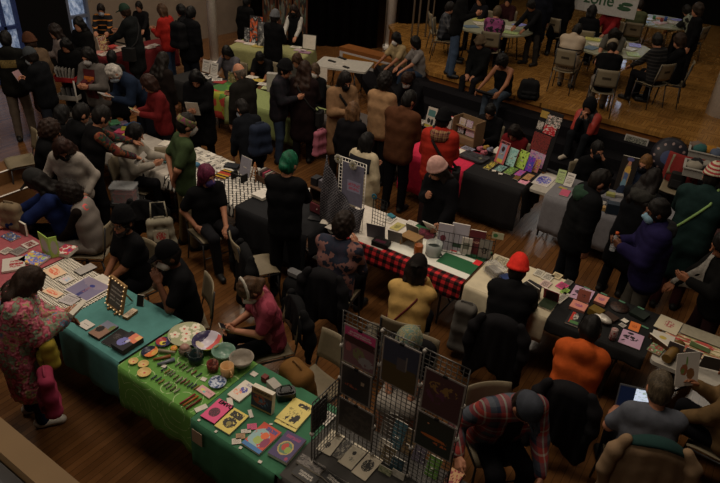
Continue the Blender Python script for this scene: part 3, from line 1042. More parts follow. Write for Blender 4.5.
        def st(P, D):
            q = (P - hc) @ Rh
            if hk in ('curly', 'afro'): return D + am * np.sin(q[..., 0] * fq) * np.sin(q[..., 1] * fq + 1) * np.sin(q[..., 2] * fq)
            an = np.arctan2(q[..., 0], -q[..., 1] + .02)
            return D + am * np.sin(an * 14 + q[..., 2] * 20) + .006 * np.sin(an * 5 + q[..., 2] * 34 + ph2) * np.sin(q[..., 2] * 27 + q[..., 1] * 30 + ph2)
        f.post = st
        link_mesh('hair', *f.mesh(min(h, .012)), hairmat(hcol), body)
    if hat and hat != 'hood' or hat == 'beanie_full':
        hn, hcl = hat[0], hat[1]
        f = Field(.02)
        if hn == 'beanie':
            f.ell(hc + Rh @ np.array((0, -.016, .035)) * hs, hr + np.array((.02, .02, .03)), Rh, .02)
            f.cuts.append(lambda P: -(((P - hc) @ Rh) @ np.array((0, -.2, .98)) - .022))

            def rib(P, D):
                q = (P - hc) @ Rh
                return D + .003 * np.sin(np.arctan2(q[..., 0], q[..., 1] + .016) * 26) - .012 * np.exp(-((q[..., 2] * .98 - q[..., 1] * .2 - .04) / .022) ** 2)
            f.post = rib
        elif hn in ('cap', 'flat'):
            f.ell(hc + Rh @ np.array((0, -.014, .03)) * hs, hr + np.array((.013, .013, .014)), Rh, .02)
            f.cuts.append(lambda P: -(((P - hc) @ Rh)[..., 2] - .035))
            fd = hat[2] if len(hat) > 2 else 1
            f.cap(H(-.03, .1 * fd, .05), H(-.025, .165 * fd, .035), .012, .01, .02); f.cap(H(.03, .1 * fd, .05), H(.025, .165 * fd, .035), .012, .01, .02)
            f.cap(H(0, .1 * fd, .055), H(0, .175 * fd, .04), .012, .01, .02)
        elif hn == 'fur':
            f.ell(hc + Rh @ np.array((0, -.012, .04)) * hs, hr + np.array((.022, .022, .02)), Rh, .02)
            f.cuts.append(lambda P: -(((P - hc) @ Rh)[..., 2] - .03))
            f.path([H(-.1, .0, .03), H(0, .1, .06), H(.1, 0, .03)], (.035,) * 3, .02)
            for sd in (1, -1): f.cap(H(sd * .1, 0, .02), H(sd * .09, .02, -.09), .032, .025)
        elif hn == 'wrap':
            f.ell(hc + Rh @ np.array((0, -.016, .03)) * hs, hr + np.array((.016, .016, .016)), Rh, .02)
            f.cuts.append(lambda P: np.abs(((P - hc) @ Rh) @ np.array((0, .25, .97)) - .045) - .04)
        elif hn == 'hoodup':
            f.ell(hc + Rh @ np.array((0, -.03, .015)) * hs, hr + np.array((.035, .035, .035)), Rh, .03)
            f.cap(H(0, -.07, -.06), nb - up * .02, .08, .1, .04)
            fc2 = H(0, .13, -.05)
            f.cuts.append(lambda P: -(np.linalg.norm(((P - fc2) @ Rh) / np.array((.085, .12, .13)), axis=-1) - 1) * .085)
        elif hn == 'band':
            f.ell(hc + Rh @ np.array((0, -.016, .02)) * hs, hr + np.array((.024, .024, .02)), Rh, .02)
            f.cuts.append(lambda P: np.abs(((P - hc) @ Rh) @ np.array((0, .8, .6)) - .05) - .012)
        link_mesh({'beanie': 'beanie', 'cap': 'cap', 'flat': 'flat_cap', 'fur': 'fur_hat', 'wrap': 'head_scarf', 'hoodup': 'hood', 'band': 'headband'}[hn], *f.mesh(min(h, .012)), fabric(hcl), body)
    if mask:
        f = Field(.02)
        f.ell(H(0, .052, -.056), np.array((.06, .06, .062)) * hs, Rh, .02); f.cap(H(0, .092, -.01), H(0, .112, -.035), .016, .02, .03)
        m0 = H(0, 0, 0)
        f.cuts.append(lambda P: -(((P - m0) @ Rh)[..., 1] - .035)); f.cuts.append(lambda P: ((P - m0) @ Rh)[..., 2] - .008)
        link_mesh('face_mask', *f.mesh(min(h, .01)), plain(mask, .8, .1), body)
        if near:
            mb = MB()
            for sd in (1, -1): mb.tube([H(sd * .058, .045, -.03), H(sd * .074, .02, -.012), H(sd * .083, -.005, .0)], .0022, 5)
            mb.build('mask_loop', plain(mask, .8, .1), body)
    elif near:
        MB().ball((0, 0, 0), (.02, .006, .0055), 8, 5).build('mouth', plain('7a3a36', .5), body, tuple(H(0, .1, -.06)), Matrix(Rh.tolist()).to_euler())
    if dist < 12:
        for sd in (1, -1):
            global EYE_ME
            if EYE_ME is None:
                o = MB().ball((0, 0, 0), (.0135, .007, .0075), 10, 6).build('eye', plain('1d1512', .2, .5), body); EYE_ME = o.data
            else:
                o = bpy.data.objects.new('eye', EYE_ME); COL.objects.link(o); o.parent = body
            o.location = tuple(H(sd * .033, .083, .012)); o.rotation_euler = Matrix(Rh.tolist()).to_euler()
    if glasses:
        mb = MB()
        for sd in (1, -1):
            mb.tube([H(sd * .035 + .026 * math.cos(a), .107, .01 + .02 * math.sin(a)) for a in np.linspace(0, 2 * PI, 13)], .0025, 5)
            mb.tube([H(sd * .06, .105, .014), H(sd * .082, .02, .01)], .0022, 5)
        mb.tube([H(-.01, .108, .014), H(.01, .108, .014)], .0022, 5)
        mb.build('glasses', plain('0d0d0d', .3, .5), body)

    GARM = [c for c in body.children if c.name.split('.')[0] in ('t_shirt', 'sweater', 'jacket', 'puffer_jacket', 'coat', 'vest', 'hoodie', 'tank_top')]
    def world(p): return Vector((base + Rz @ np.array(p)).tolist())
    R = dict(o=body, garment=GARM[0], hand={1: world(hands[1]), -1: world(hands[-1])}, sh={1: world(sh[1]), -1: world(sh[-1])}, head=world(hc), base=Vector(base.tolist()), yaw=th, W=world,
             hip=hip, chest=chest, waist=waist, nb=nb, K=K, A=A, E=E, Wr=Wr, side=side, up=up, sitting=sit, seat=seat, fwd=Vector((Rz @ np.array((0, 1, 0))).tolist()), HH=lambda x, y, z: world(H(x, y, z)))
    PEOPLE.append(R)
    return R


def surf(q):
    if 'bvh' not in q:
        from mathutils.bvhtree import BVHTree
        me = q['garment'].data
        q['bvh'] = BVHTree.FromPolygons([v.co.copy() for v in me.vertices], [tuple(p.vertices) for p in me.polygons])
    return q['bvh']


def panel(k, name, mat, x0, x1, z0, z1, front=True, off=.006):
    """a piece of cloth or print that follows the garment's chest (front) or back; x, z measured from the base of the neck"""
    q = P[k]; b = surf(q); sg = 1 if front else -1
    nb = q['nb']; last = [nb[1]]

    def fn(u, v):
        x = x0 + (x1 - x0) * u; z = nb[2] + z0 + (z1 - z0) * v
        h_ = b.ray_cast(Vector((x, sg * 1.5, z)), Vector((0, -sg, 0)))
        y = h_[0].y if h_[0] is not None else last[0]
        last[0] = y
        return (x, y + sg * off, z)
    m = MB(); m.sheet(fn, 12, 12)
    m.sheet(lambda u, v: tuple(np.array(fn(1 - u, v)) - (0, sg * .004, 0)), 12, 12)
    return m.build(name, mat, q['o'])


# ---------------------------------------------------------------- chairs
M_SHELL = plain('7a6f5a', .55, .3, var=.08)
M_MARK = plain('3a3226', .8, var=.7, scale=70)


def chair(x, y, yaw, label, z=0.0, shell=None, group='chairs of the hall'):
    """moulded seat and back on a thin dark frame; yaw is the way a sitter faces"""
    t = empty('stacking_chair', (x, y, z), math.radians(yaw - 90), label, 'chair', group)
    sm = shell or M_SHELL
    MB().sheet(lambda u, v: ((u - .5) * .42, (v - .5) * .4, .44 - .012 * math.cos((u - .5) * 3) + .018 * (abs(u - .5) * 2) ** 3 - .015 * max(0, v - .8) * 5), 10, 8).build('seat', sm, t, solid=.012)
    MB().sheet(lambda u, v: ((u - .5) * .42 * (1 - .08 * v), -.215 - .05 * v - .035 * (1 - (abs(u - .5) * 2) ** 2), .56 + .32 * v), 10, 6).build('backrest', sm, t, solid=.012)
    MB().sheet(lambda u, v: ((u - .5) * .15, -.215 - .05 * (.45 + .14 * v) - .0352 * (1 - ((u - .5) * .7) ** 2) - .009, .56 + .32 * (.45 + .14 * v)), 8, 2).build('stencilled_mark', M_MARK, t)
    for sx in (-1, 1):
        MB().tube([(sx * .2, .17, .42), (sx * .215, .2, .012)], .011, 6).build('leg', M_STEEL, t)
        MB().tube([(sx * .205, -.18, .42), (sx * .22, -.24, .012)], .011, 6).build('leg', M_STEEL, t)
        MB().tube([(sx * .21, .18, .425), (sx * .21, -.2, .425), (sx * .2, -.235, .56), (sx * .19, -.278, .865)], .01, 6).build('side_frame', M_STEEL, t)
    MB().tube([(-.21, .19, .2), (.21, .19, .2)], .008, 6).build('stretcher', M_STEEL, t)
    return t
# ---------------------------------------------------------------- people (head position in the photograph, facing)
P = {}
BLK = '111114'; DENIM = '2b3a52'; JEAN = '36465f'
# near row, sellers and visitors
M_FLUFF = mottled(('c85068', '7a9a80', '94404f', 'd87a90', '9aa468', 'b85a7a', '64849a'), 5)
P['fluffy'] = person((29, 283), 62, 'woman in a shaggy multicoloured coat looking into an open dark box', ('long', '2a1c14'), 'fair', ('coat', M_FLUFF, 'fluffy'), '1d2740', 'cfc8bd', lean=10, head=(35, 0), arms=('hold', (.05, .3, -.3)), s=0.93)
P['capman'] = person((168, 256), 238, 'man in black tee and black cap pulling up his mask at the teal cloth', ('short', '15100e'), 'brown', ('tee', '0f0f11'), BLK, pose='sit', lean=8, head=(12, 10), arms=((.07, .17, .04), (.12, .2, -.02)), mask='b9b5b0', hat=('cap', '0d0d0f'), s=1.02)
P['beard'] = person((123, 222), 262, 'bearded man with black beanie and glasses seated behind the woven cloth', ('short', '120d0b'), 'tan', ('tee', '121214'), BLK, pose='sit', lean=4, head=(2, 20), arms=('lap', (.02, .34, -.4)), hat=('beanie', '0e0e10'), glasses=True, s=1.02)
P['pinkdye'] = person((250, 290), 238, 'woman in pink tie-dye tee and white mask looking down at her phone', ('bun', '4a3524'), 'fair', ('tee', art(('7a2a3c', '8f3a4c', '66202f', '9a5060'), 5, 4, 'noise', .9, 'Object')), '101012', pose='sit', lean=10, head=(38, 8), arms=('phone', 'phone'), mask='b9b3b0', wide=1.15, hat=('band', 'a8a298'))
P['knit'] = person((409, 342), 285, 'seated person in a speckled knit beanie and pale skirt behind the grid rack', ('short', '1a1310'), 'fair', ('tee', '131214'), None, pose='sit', lean=12, head=(40, 0), arms=('lap', 'lap'), hat=('beanie', art(('7a7448', '5a7068', '8a8060', '4a5a58'), 30, 2, 'noise', .95, 'Object')), skirt='8f8880', at_z=None)
P['plaidcap'] = person((526, 408), 314, 'man in a grey cap and red and grey plaid shirt bending forward', ('short', '241a14'), 'fair', ('jacket', checks(('4a4f58', '8a3430', 'a09a8c', '262d3c'), .16, .16, 0, 'plaid', axes=(0, 2))), BLK, pose='sit', lean=22, head=(30, 12), arms=((.42, .12, -.34), (.2, .3, -.45)), hat=('cap', '3a3d45'), wide=1.22, s=1.05)
P['laptop'] = person((659, 389), 108, 'short haired person in grey ringer tee using a laptop', ('short', '4e4334'), 'fair', ('tee', '565962'), BLK, pose='sit', lean=5, head=(22, 8), arms=('table', (.2, .32, -.36)), s=1.04)
P['tancoat'] = person((735, 372), 175, 'person in a tan coat holding up a small art print', ('short', '20160f'), 'tan', ('coat', '6a5438'), BLK, pose='sit', lean=8, head=(25, 0), arms=((.02, .3, -.12), 'lap'))
P['orange'] = person((590, 331), 96, 'person in a bright orange hoodie seated at the black cloth', ('short', '0f0c0b'), 'tan', ('hoodie', 'b04f22'), BLK, pose='sit', lean=14, head=(25, 0), arms=('write', 'table'))
P['redbeanie'] = person((517, 271), 100, 'person in a red beanie and black jacket at the cream cloth', ('short', '15100d'), 'fair', ('jacket', '131315'), BLK, pose='sit', lean=14, head=(22, 10), arms=('table', 'table'), hat=('beanie', 'd8332a'), wide=1.1)
P['yellow'] = person((417, 270), 104, 'person in a mustard yellow sweater seated at the red check cloth', ('bob', '1c110c'), 'fair', ('long', 'b8965a'), BLK, pose='sit', lean=14, head=(18, -4), arms=('face', 'table'), hat=('cap', '1c1918', -1), wide=1.1)
P['plaidback'] = person((344, 226), 100, 'curly haired person in a dark floral shirt seen from behind', ('curly', '1d130e'), 'fair', ('long', art(('1e2230', '7a5550', '232838', '2c2a3a', '8a6a60'), 5, 3, 'noise', .9, 'Object')), BLK, pose='sit', lean=8, head=(10, -15), arms=((.1, .25, -.1), 'table'), wide=1.2, s=1.04)
P['green'] = person((289, 164), 112, 'person with green hair in black standing at the black cloth', ('bun', '0c5238'), 'fair', ('long', '101012'), BLK, lean=4, head=(18, -15), arms=('table', 'table'), s=1.03)
P['pinkhair'] = person((207, 176), 345, 'person with magenta dyed hair, purple mask and black tee turning round', ('bob', '5a1f38'), 'fair', ('tee', '111113'), '1a1a1d', pose='sit', lean=2, head=(8, 12), arms=('hip', 'lap'), mask='43386b', wide=1.15)
P['greentee'] = person((187, 125), 62, 'man in a dark green tee with hands clasped behind his back', ('short', '16110d'), 'fair', ('tee', '37452c'), '6a5a3e', lean=3, head=(14, 0), arms=('back', 'back'), mask='98948e', hat=('wrap', art(('7d3a5a', '5a5a3a', '8a7a50', '3a3a4a'), 12, 6, 'noise', .9, 'Object')), s=1.05)
P['whitesw'] = person((135, 134), 32, 'black haired person in a pale grey sweater picking up a leaflet', ('bob', '0d0a0a'), 'fair', ('jacket', '8d877d'), BLK, pose='sit', seat=0.5, lean=6, head=(20, 0), arms=('hold', (.16, .4, -.2)))
P['longhair'] = person((63, 149), 300, 'woman with very long brown hair and black mask in a white top', ('long', '2a1711'), 'fair', ('long', '9b938b'), BLK, lean=12, head=(30, 25), arms=((.3, .2, -.36), 'hip'), mask='17171a', s=0.95)
P['bluejack'] = person((37, 182), 228, 'person in a dark cap and royal blue jacket reaching over the pink cloth', ('long', '120e0d'), 'fair', ('jacket', '1a2650'), BLK, pose='sit', lean=14, head=(25, 0), arms=('reach', 'reach'), hat=('flat', '2a2a2a'), s=1.06)
P['whitevest'] = person((70, 193), 215, 'person in a white vest with red marks over black sleeves', ('curly', '17100d'), 'fair', ('vest', cover('5a5450', [('e', .3, .4, .12, .1, 'a03a3a', 1.5, .5, 10), ('e', .7, .6, .1, .1, 'a03a3a', 1.5, .5, 10)]), ('17110f',)), '8d8781', pose='sit', lean=8, head=(28, 0), arms=('hold', 'lap'), mask='1c1c20', wide=0.9)
# left crowd behind the middle row
P['bigblack'] = person((50, 131), 55, 'person in a big black coat with curly brown hair, back turned', ('curly', '2a1b14'), 'fair', ('coat', '0d0d0f'), BLK, lean=8, arms=('hold', 'hold'), wide=1.1, s=0.92)
P['floral'] = person((102, 117), 70, 'person with bright flowered sleeves by the heap of colourful shirts', ('short', '14100e'), 'fair', ('vest', '121113', (art(('6a2a22', '1d2a24', '7a4a2e', '2a4a3a', '3a2030'), 16, 8, 'cells', .9, 'Object'),)), BLK, lean=14, head=(20, 0), arms=('table', 'reach'), s=1.02)
P['blackback'] = person((82, 114), 75, 'person in a black jacket next to the flowered sleeves', ('short', '0f0c0b'), 'fair', ('jacket', '0f0f11'), BLK, lean=12, arms=('table', 'hold'), s=0.95)
P['lowhead'] = person((62, 115), 100, 'black haired person in dark clothes behind the white shelf cart', ('bob', '0c0a0a'), 'fair', ('long', '101011'), BLK, lean=10, arms=('hold', 'down'), s=0.84)
P['redsw'] = person((149, 84), 250, 'person in a red sweater looking at a small card', ('bob', '2b1710'), 'fair', ('long', '5e1a1c'), BLK, lean=6, head=(25, -20), arms=('hold', 'hold'), s=.96)
P['oldman'] = person((114, 73), 262, 'white haired man in a blue jacket bending over a booklet', ('short', 'b0aaa4'), 'fair', ('jacket', '1a2436'), '1b1d24', lean=34, head=(25, -10), arms=('hold', 'hold'), mask='8f9aa8', s=1.05)
P['graytee'] = person((88, 57), 292, 'person in a grey jacket over a maroon tee with an orange print', ('bob', '0f0b0a'), 'fair', ('jacket', '5a5552'), BLK, lean=4, head=(15, 0), arms=('hold', 'hold'), mask='9a9694', s=1.0)
P['longblack'] = person((79, 25), 280, 'woman with long black hair and black coat in front of the window', ('long', '0e0a09'), 'fair', ('coat', '0f0f10'), BLK, lean=3, head=(10, 10), arms=('hold', 'hold'))
P['palejack'] = person((55, 32), 250, 'person in a pale pinkish jacket with dark hair, half turned away', ('long', '1a100c'), 'fair', ('jacket', '7d716d'), BLK, lean=3, arms=('hold', 'down'))
P['graycap'] = person((31, 57), 205, 'person in a grey flat cap and black jacket holding a pink leaflet', ('short', '15100e'), 'fair', ('jacket', '101114'), '20242c', lean=6, head=(20, 0), arms=('hold', 'hold'), mask='8f98a0', hat=('flat', '3c4044'))
P['brownhat'] = person((30, 43), 190, 'person in a brown beanie and tan coat at the window', ('short', '2a1b14'), 'fair', ('coat', '5b4a3a'), BLK, lean=4, arms=('down', 'hold'), hat=('beanie', '4a2f22'))
P['goldback'] = person((6, 40), 140, 'person in a black hoodie with a gold print on the back', ('short', '0f0d0c'), 'fair', ('hoodie', '141412'), '564c43', lean=3, arms=('hold', 'hold'), s=1.05)
P['dark0'] = person((66, 46), 300, 'black haired person in black in front of the long haired woman', ('bob', '0b0909'), 'fair', ('coat', '0c0c0d'), BLK, lean=8, head=(20, 0), s=0.88)
P['dark1'] = person((112, 58), 130, 'dark haired person in black close to the striped sweater', ('short', '0c0a0a'), 'fair', ('coat', '0c0c0e'), BLK, lean=4, s=0.84)
P['dark2'] = person((163, 61), 95, 'person in a long dark brown coat near the red jacket', ('long', '17100c'), 'fair', ('coat', '191311'), BLK, lean=4, s=0.92)
P['striped'] = person((101, 10), 318, 'seller in a black sweater with orange stripes and a pale mask', ('short', '1a120e'), 'fair', ('long', checks(('14161a', '14161a', '14161a', '14161a', 'a86a30'), .2, .11, 0, 'stripe', axes=(0, 2))), BLK, lean=12, head=(15, 0), arms=('reach', (.1, .5, -.3)), mask='8a8f98', s=0.88)
P['greencap'] = person((125, 12), 205, 'man in a dark green cap and black coat at the red table', ('short', '2a1c14'), 'fair', ('coat', '17191a'), BLK, lean=6, head=(15, 0), arms=('hold', 'table'), hat=('cap', '26382e'), s=1.02)
P['behindcap'] = person((139, 7), 300, 'seller in black behind the red table, next to the poster', ('short', '14100d'), 'fair', ('long', '131214'), BLK, lean=4, arms=('table', 'table'), s=0.8)
P['redjacket'] = person((162, 11), 195, 'person in a bright red jacket and blue jeans at the red table', ('bob', '4a3424'), 'fair', ('jacket', '96241f'), DENIM, lean=4, head=(12, 0), arms=('hold', 'hold'))
P['dark3'] = person((181, 11), 200, 'person in black behind the red jacket', ('short', '0c0a0a'), 'fair', ('coat', '0c0c0e'), BLK, lean=4, s=0.95)
P['bigpack'] = person((191, 14), 90, 'tall person in black with a large black backpack beside the white column', ('short', '0d0b0b'), 'fair', ('puffer', '0d0d10'), '13151c', lean=4, s=1.06)
# far row, left half
P['seatcol'] = person((227, 53), 285, 'black haired seller in a grey top with head propped on a hand by the column', ('bob', '0b0909'), 'tan', ('long', '57545a'), BLK, pose='sit', lean=16, head=(25, 10), arms=('face', 'table'))
P['drawing'] = person((260, 58), 285, 'man in a black tee leaning down to draw at the olive cloth', ('short', '0d0b0a'), 'tan', ('tee', '101012'), BLK, pose='sit', lean=26, head=(35, 15), arms=('write', 'table'))
P['balding'] = person((239, 73), 175, 'balding man with glasses in a dark leather jacket', ('bald', '5a4f45'), 'fair', ('jacket', '1c1a18'), '1b1b1f', lean=4, head=(18, 0), arms=('hold', 'down'), glasses=True, s=1.02)
P['whitepaper'] = person((196, 79), 300, 'woman with long black hair reading a white sheet', ('long', '0b0808'), 'fair', ('coat', '0e0e10'), BLK, lean=6, head=(32, 5), arms=('phone', 'phone'), s=.96)
P['backpackman'] = person((242, 109), 160, 'masked person in a black jacket with a dark blue backpack, bending left', ('short', '120d0b'), 'fair', ('jacket', '121419'), '232c40', lean=24, head=(15, 20), arms=('hold', 'down'), mask='8f98a6', s=0.9)
P['beanieguy'] = person((285, 70), 20, 'man in a black beanie and dark checked overshirt', ('short', '0f0c0b'), 'fair', ('jacket', checks(('15161c', '1d1a22', '2a2228', '131318'), .12, .12, 0, 'plaid', axes=(0, 2))), '2b3648', lean=4, head=(18, 0), arms=('hold', 'down'), hat=('beanie', '111113'), s=1.0)
P['longbrown'] = person((305, 70), 112, 'woman with long brown hair in a dark brown coat, back turned', ('long', '2b1a12'), 'fair', ('coat', '1c1213'), '141012', lean=3, head=(8, 0), arms=('hold', 'down'), s=0.98)
P['maskseller'] = person((315, 71), 265, 'masked seller with short fair hair behind the far row', ('short', '4a3a2c'), 'fair', ('long', '121214'), BLK, pose='sit', lean=6, head=(12, 15), arms=('table', 'hold'), mask='aba6a2')
P['hidden1'] = person((297, 61), 280, 'seller with brown hair half hidden behind the beanie man', ('bob', '3a2618'), 'fair', ('long', '4a4642'), BLK, pose='sit', lean=8, head=(20, 0), arms=('table', 'table'))
P['camel'] = person((345, 81), 330, 'woman in a camel coat and black mask with black bag', ('fringe', '130e0c'), 'fair', ('coat', '7d6046'), '22201f', lean=3, head=(20, 5), arms=('hold', 'hold'), mask='101012', s=1.03)
P['puffbeige'] = person((353, 112), 100, 'person with light brown hair in a black jacket between camel and rust coats', ('bob', '5a3f28'), 'fair', ('jacket', '121114'), '1a181a', lean=3, head=(16, 20), s=.92, arms=('hold', 'down'))
P['tansweater'] = person((385, 82), 96, 'dark curly haired person in a tan sweater, back turned', ('curly', '120d0b'), 'tan', ('long', '8f7052'), '18181b', lean=3, head=(12, 0), arms=('hold', 'hold'), s=1.04)
P['hoodblack'] = person((407, 80), 268, 'masked seller in a black hoodie with a purple print bending forward', ('pony', '2a1a12'), 'fair', ('hoodie', '0f0f12'), BLK, lean=24, head=(25, -5), arms=('table', 'table'), mask='9a9794')
P['rust'] = person((409, 101), 92, 'person in a rust brown jacket and black trousers, back turned', ('short', '0e0b0a'), 'tan', ('jacket', '4c2f1f'), '0f0f12', lean=4, head=(25, -20), arms=('hold', 'hold'), s=1.06, wide=1.15)
P['redpuff'] = person((443, 121), 108, 'person in a red puffer jacket with a plaid hood and black strap', ('short', '0e0b0a'), 'fair', ('puffer', '9a2a20'), '2a1c1c', lean=3, head=(14, 0), arms=('hold', 'hold'), hat=('beanie', '0e0e10'), s=.98)
P['pinkbeanie'] = person((437, 170), 265, 'woman in a pale pink beanie and black coat holding a booklet', ('long', '1b120e'), 'fair', ('coat', '101013'), BLK, lean=5, head=(28, -25), arms=('chest', (.2, .24, -.4)), hat=('beanie', 'c49a92'), s=.93)
P['sailor'] = person((367, 143), 88, 'person in a cream coat with a dark sailor collar', ('bob', '0c0a0a'), 'fair', ('coat', 'b3a68c'), '8f8672', lean=3, head=(10, 0), arms=('down', 'hold'), s=0.86)
# steps and stage
P['stepmask'] = person((396, 39), 255, 'masked person in a beige shirt sitting on the stage edge', ('fringe', '0d0a0a'), 'tan', ('tee', '968463'), '2c2b2a', pose='sit', seat=.55, feet=.2, lean=14, head=(10, 0), arms=((.25, .4, -.42), 'knee'), mask='b9b5b2')
P['stepgray'] = person((415, 43), 235, 'dark haired man in a grey tee sitting on the stage edge', ('fringe', '0c0a09'), 'fair', ('tee', '6f6a68'), '2a3648', pose='sit', seat=.55, feet=.2, lean=14, head=(5, -25), arms=('knee', 'knee'))
P['furhat'] = person((480, 43), 268, 'person in a fur trapper hat and black coat sitting on the stage edge', ('short', '15100e'), 'fair', ('coat', '111213'), '16161a', pose='sit', seat=.8, feet=.4, lean=4, head=(22, 0), arms=('lap', 'lap'), hat=('fur', '5a4c3c'))
P['tank'] = person((502, 62), 262, 'curly haired person in a black tank top sitting on the steps', ('curly', '0d0a09'), 'tan', ('tank', '0f0f11'), '39434f', pose='sit', seat=.8, feet=.4, lean=14, head=(32, 0), arms=((.3, .3, -.4), (.2, .4, -.34)))
P['facehands'] = person((589, 107), 262, 'person in a black and red jacket on the stage edge, hands over face', ('short', '0d0a09'), 'fair', ('hoodie', rotmat(cover('0c0d10', [('r', .08, .7, .16, .3, '7a2a24'), ('r', .92, .7, .16, .3, '7a2a24')]))), '15171b', 'b5ab9c', pose='sit', seat=0.41, feet=0.2, lean=16, head=(12, 0), arms=((.045, .2, .0), (.045, .2, .0)), hat=('hoodup', '131316'))
P['phoneseller'] = person((490, 112), 275, 'seller in black looking at a phone behind the pink cloth', ('short', '0f0c0b'), 'fair', ('long', '101013'), BLK, pose='sit', lean=6, head=(28, 0), arms=('phone', 'phone'))
P['redseller'] = person((514, 133), 268, 'seller with dark hair in a red hoodie seated behind the zine display', ('long', '150f0c'), 'fair', ('hoodie', '5e161a'), BLK, pose='sit', lean=5, head=(35, 0), arms=('lap', 'lap'), s=0.86)
P['graytabseller'] = person((597, 150), 318, 'seller in black with hand to the head behind the grey table', ('short', '0e0b0a'), 'fair', ('long', '0f0f11'), BLK, pose='sit', lean=2, head=(12, 0), arms=('down', 'face'), mask='15161b', s=0.9)
P['baldseller'] = person((645, 164), 262, 'seller with a dark mask and denim jacket beside the figure painting', ('short', '6a4a2a'), 'fair', ('jacket', '20283a'), BLK, pose='sit', lean=2, head=(10, -5), arms=('table', 'table'), mask='14151c', s=0.88)
P['puffblack'] = person((600, 182), 30, 'person in a black puffer with green hood lining and grey mask', ('short', '140f0c'), 'fair', ('puffer', '0f1012'), '131419', lean=4, head=(18, 0), arms=('down', 'down'), mask='4a4e58', s=1.03)
P['blackfur'] = person((652, 181), 75, 'woman with long dark hair in a black coat with fur lined hood', ('long', '130d0b'), 'fair', ('coat', '101114'), BLK, lean=8, head=(20, 0), arms=('hold', 'table'))
P['bluemask'] = person((657, 212), 200, 'person in light blue mask and black vest over a purple hoodie holding a bottle', ('short', '100c0b'), 'brown', ('puffer', '1c183a'), '4a4640', lean=4, head=(10, 0), arms=('hold', 'hold'), mask='7fa3b8', s=1.03)
P['tealcoat'] = person((712, 178), 92, 'person in a teal green coat and striped red and cream beanie', ('short', '140f0c'), 'fair', ('coat', '1a2b2a'), '3a1a1e', lean=12, head=(20, 0), arms=('hold', 'table'), hat=('beanie', checks(('8a2f33', 'b0a890'), .05, .035, 0, 'stripe', axes=(0, 2))), s=1.06, wide=1.2)
P['edgescarf'] = person((724, 246), 205, 'person in black with a white printed scarf at the picture edge', ('long', '110d0b'), 'tan', ('jacket', '121212'), '2a1718', lean=6, head=(20, 0), arms=('low', 'hold'))
# on the stage
S = ST
P['standjeans'] = person((468, -10), 20, 'person in a black top and blue jeans standing on the stage', ('short', '15100e'), 'fair', ('long', '111112'), '39475c', lean=6, arms=('hold', 'hold'), zb=S, s=1.06)
P['plaidsit'] = person((450, 8), 20, 'person in a black and white checked shirt behind the blue jeans', ('short', '15100e'), 'fair', ('long', checks(('16171b', '3f4249', '6a6a6c', '1d1e22'), .12, .12, 0, 'plaid', axes=(0, 2))), BLK, pose='sit', lean=5, arms=('lap', 'lap'), zb=S, s=0.84)
P['tiedye'] = person((497, 13), 105, 'short haired person in a magenta tie-dye tee at the round table', ('short', '4a3c28'), 'fair', ('tee', art(('6a2a55', '1f1a22', '7d3a66', '4a2040', '2a2a3a'), 4, 5, 'noise', .9, 'Object')), '1e1e22', pose='sit', lean=14, head=(25, 0), arms=('write', 'table'), zb=S)
P['tablestand'] = person((531, 6), 245, 'person in black leaning over the round table from its far side', ('short', '14100d'), 'tan', ('long', '101012'), '2c2a28', lean=22, head=(28, 0), arms=('table', 'table'), zb=S, s=0.84)
P['tableback1'] = person((480, 0), 260, 'person in dark clothes across the round table from the tie-dye tee', ('bob', '15100e'), 'fair', ('long', '15151a'), BLK, pose='sit', lean=12, arms=('table', 'write'), zb=S, s=0.88)
P['tableback2'] = person((508, 1), 280, 'person in dark red across the round table', ('short', '15100e'), 'fair', ('long', '2a1416'), BLK, pose='sit', lean=12, arms=('table', 'table'), zb=S, s=0.88)
P['fairisle'] = person((577, 31), 95, 'person in a cream patterned fleece seated at the second round table', ('short', '14100d'), 'fair', ('jacket', rotmat(cover('7d7060', [('r', .5, .5, .6, .02, '1a1614'), ('r', .5, .6, .6, .02, '1a1614'), ('r', .5, .55, .6, .04, '2a2622', 0, .48, 40), ('r', .5, .14, .6, .03, '2a2622', 0, .48, 40)]))), '7d705e', pose='sit', lean=16, head=(35, -10), arms=('write', 'table'), zb=S, wide=1.1)
P['graydown'] = person((614, 35), 272, 'dark haired person in a grey tee bent low over the round table', ('long', '130d0a'), 'fair', ('tee', '4f4c46'), BLK, pose='sit', lean=24, head=(45, 0), arms=('table', 'write'), zb=S)
P['headwrap'] = person((612, 47), 108, 'person in a black tee and pale head wrap seated with back turned', ('short', '16110e'), 'fair', ('tee', '0e0e10'), '6a625a', pose='sit', lean=16, head=(25, 0), arms=('table', 'write'), zb=S, hat=('wrap', '8a7d6a'))
P['stripeback'] = person((657, 41), 150, 'person in a black sweater with thin grey stripes at the round table', ('short', '0f0c0a'), 'fair', ('long', checks(('141416', '141416', '2e2c2c'), .1, .06, 0, 'stripe', axes=(0, 2))), BLK, pose='sit', lean=12, head=(18, 0), arms=('face', 'table'), zb=S)
P['brownbob'] = person((679, 41), 185, 'brown haired person in black next to the striped sweater', ('fringe', '2c1d12'), 'fair', ('long', '0e0e10'), BLK, pose='sit', lean=8, head=(12, 0), arms=('table', 'table'), zb=S)
P['greenback'] = person((640, 6), 100, 'person in an olive green shirt at the farthest table', ('short', '1d150f'), 'fair', ('long', '4a4f38'), BLK, pose='sit', lean=12, head=(20, 0), arms=('table', 'table'), zb=S)
P['bwtie'] = person((687, 11), 165, 'person in a black and white tie-dye hoodie at the farthest table', ('short', '100d0b'), 'fair', ('hoodie', art(('121412', '7a8072', '1a1c1a', '4a4f44', '101210'), 3.2, 7, 'noise', .9, 'Object')), BLK, pose='sit', lean=26, head=(25, 0), arms=('table', 'table'), zb=S, wide=1.15)
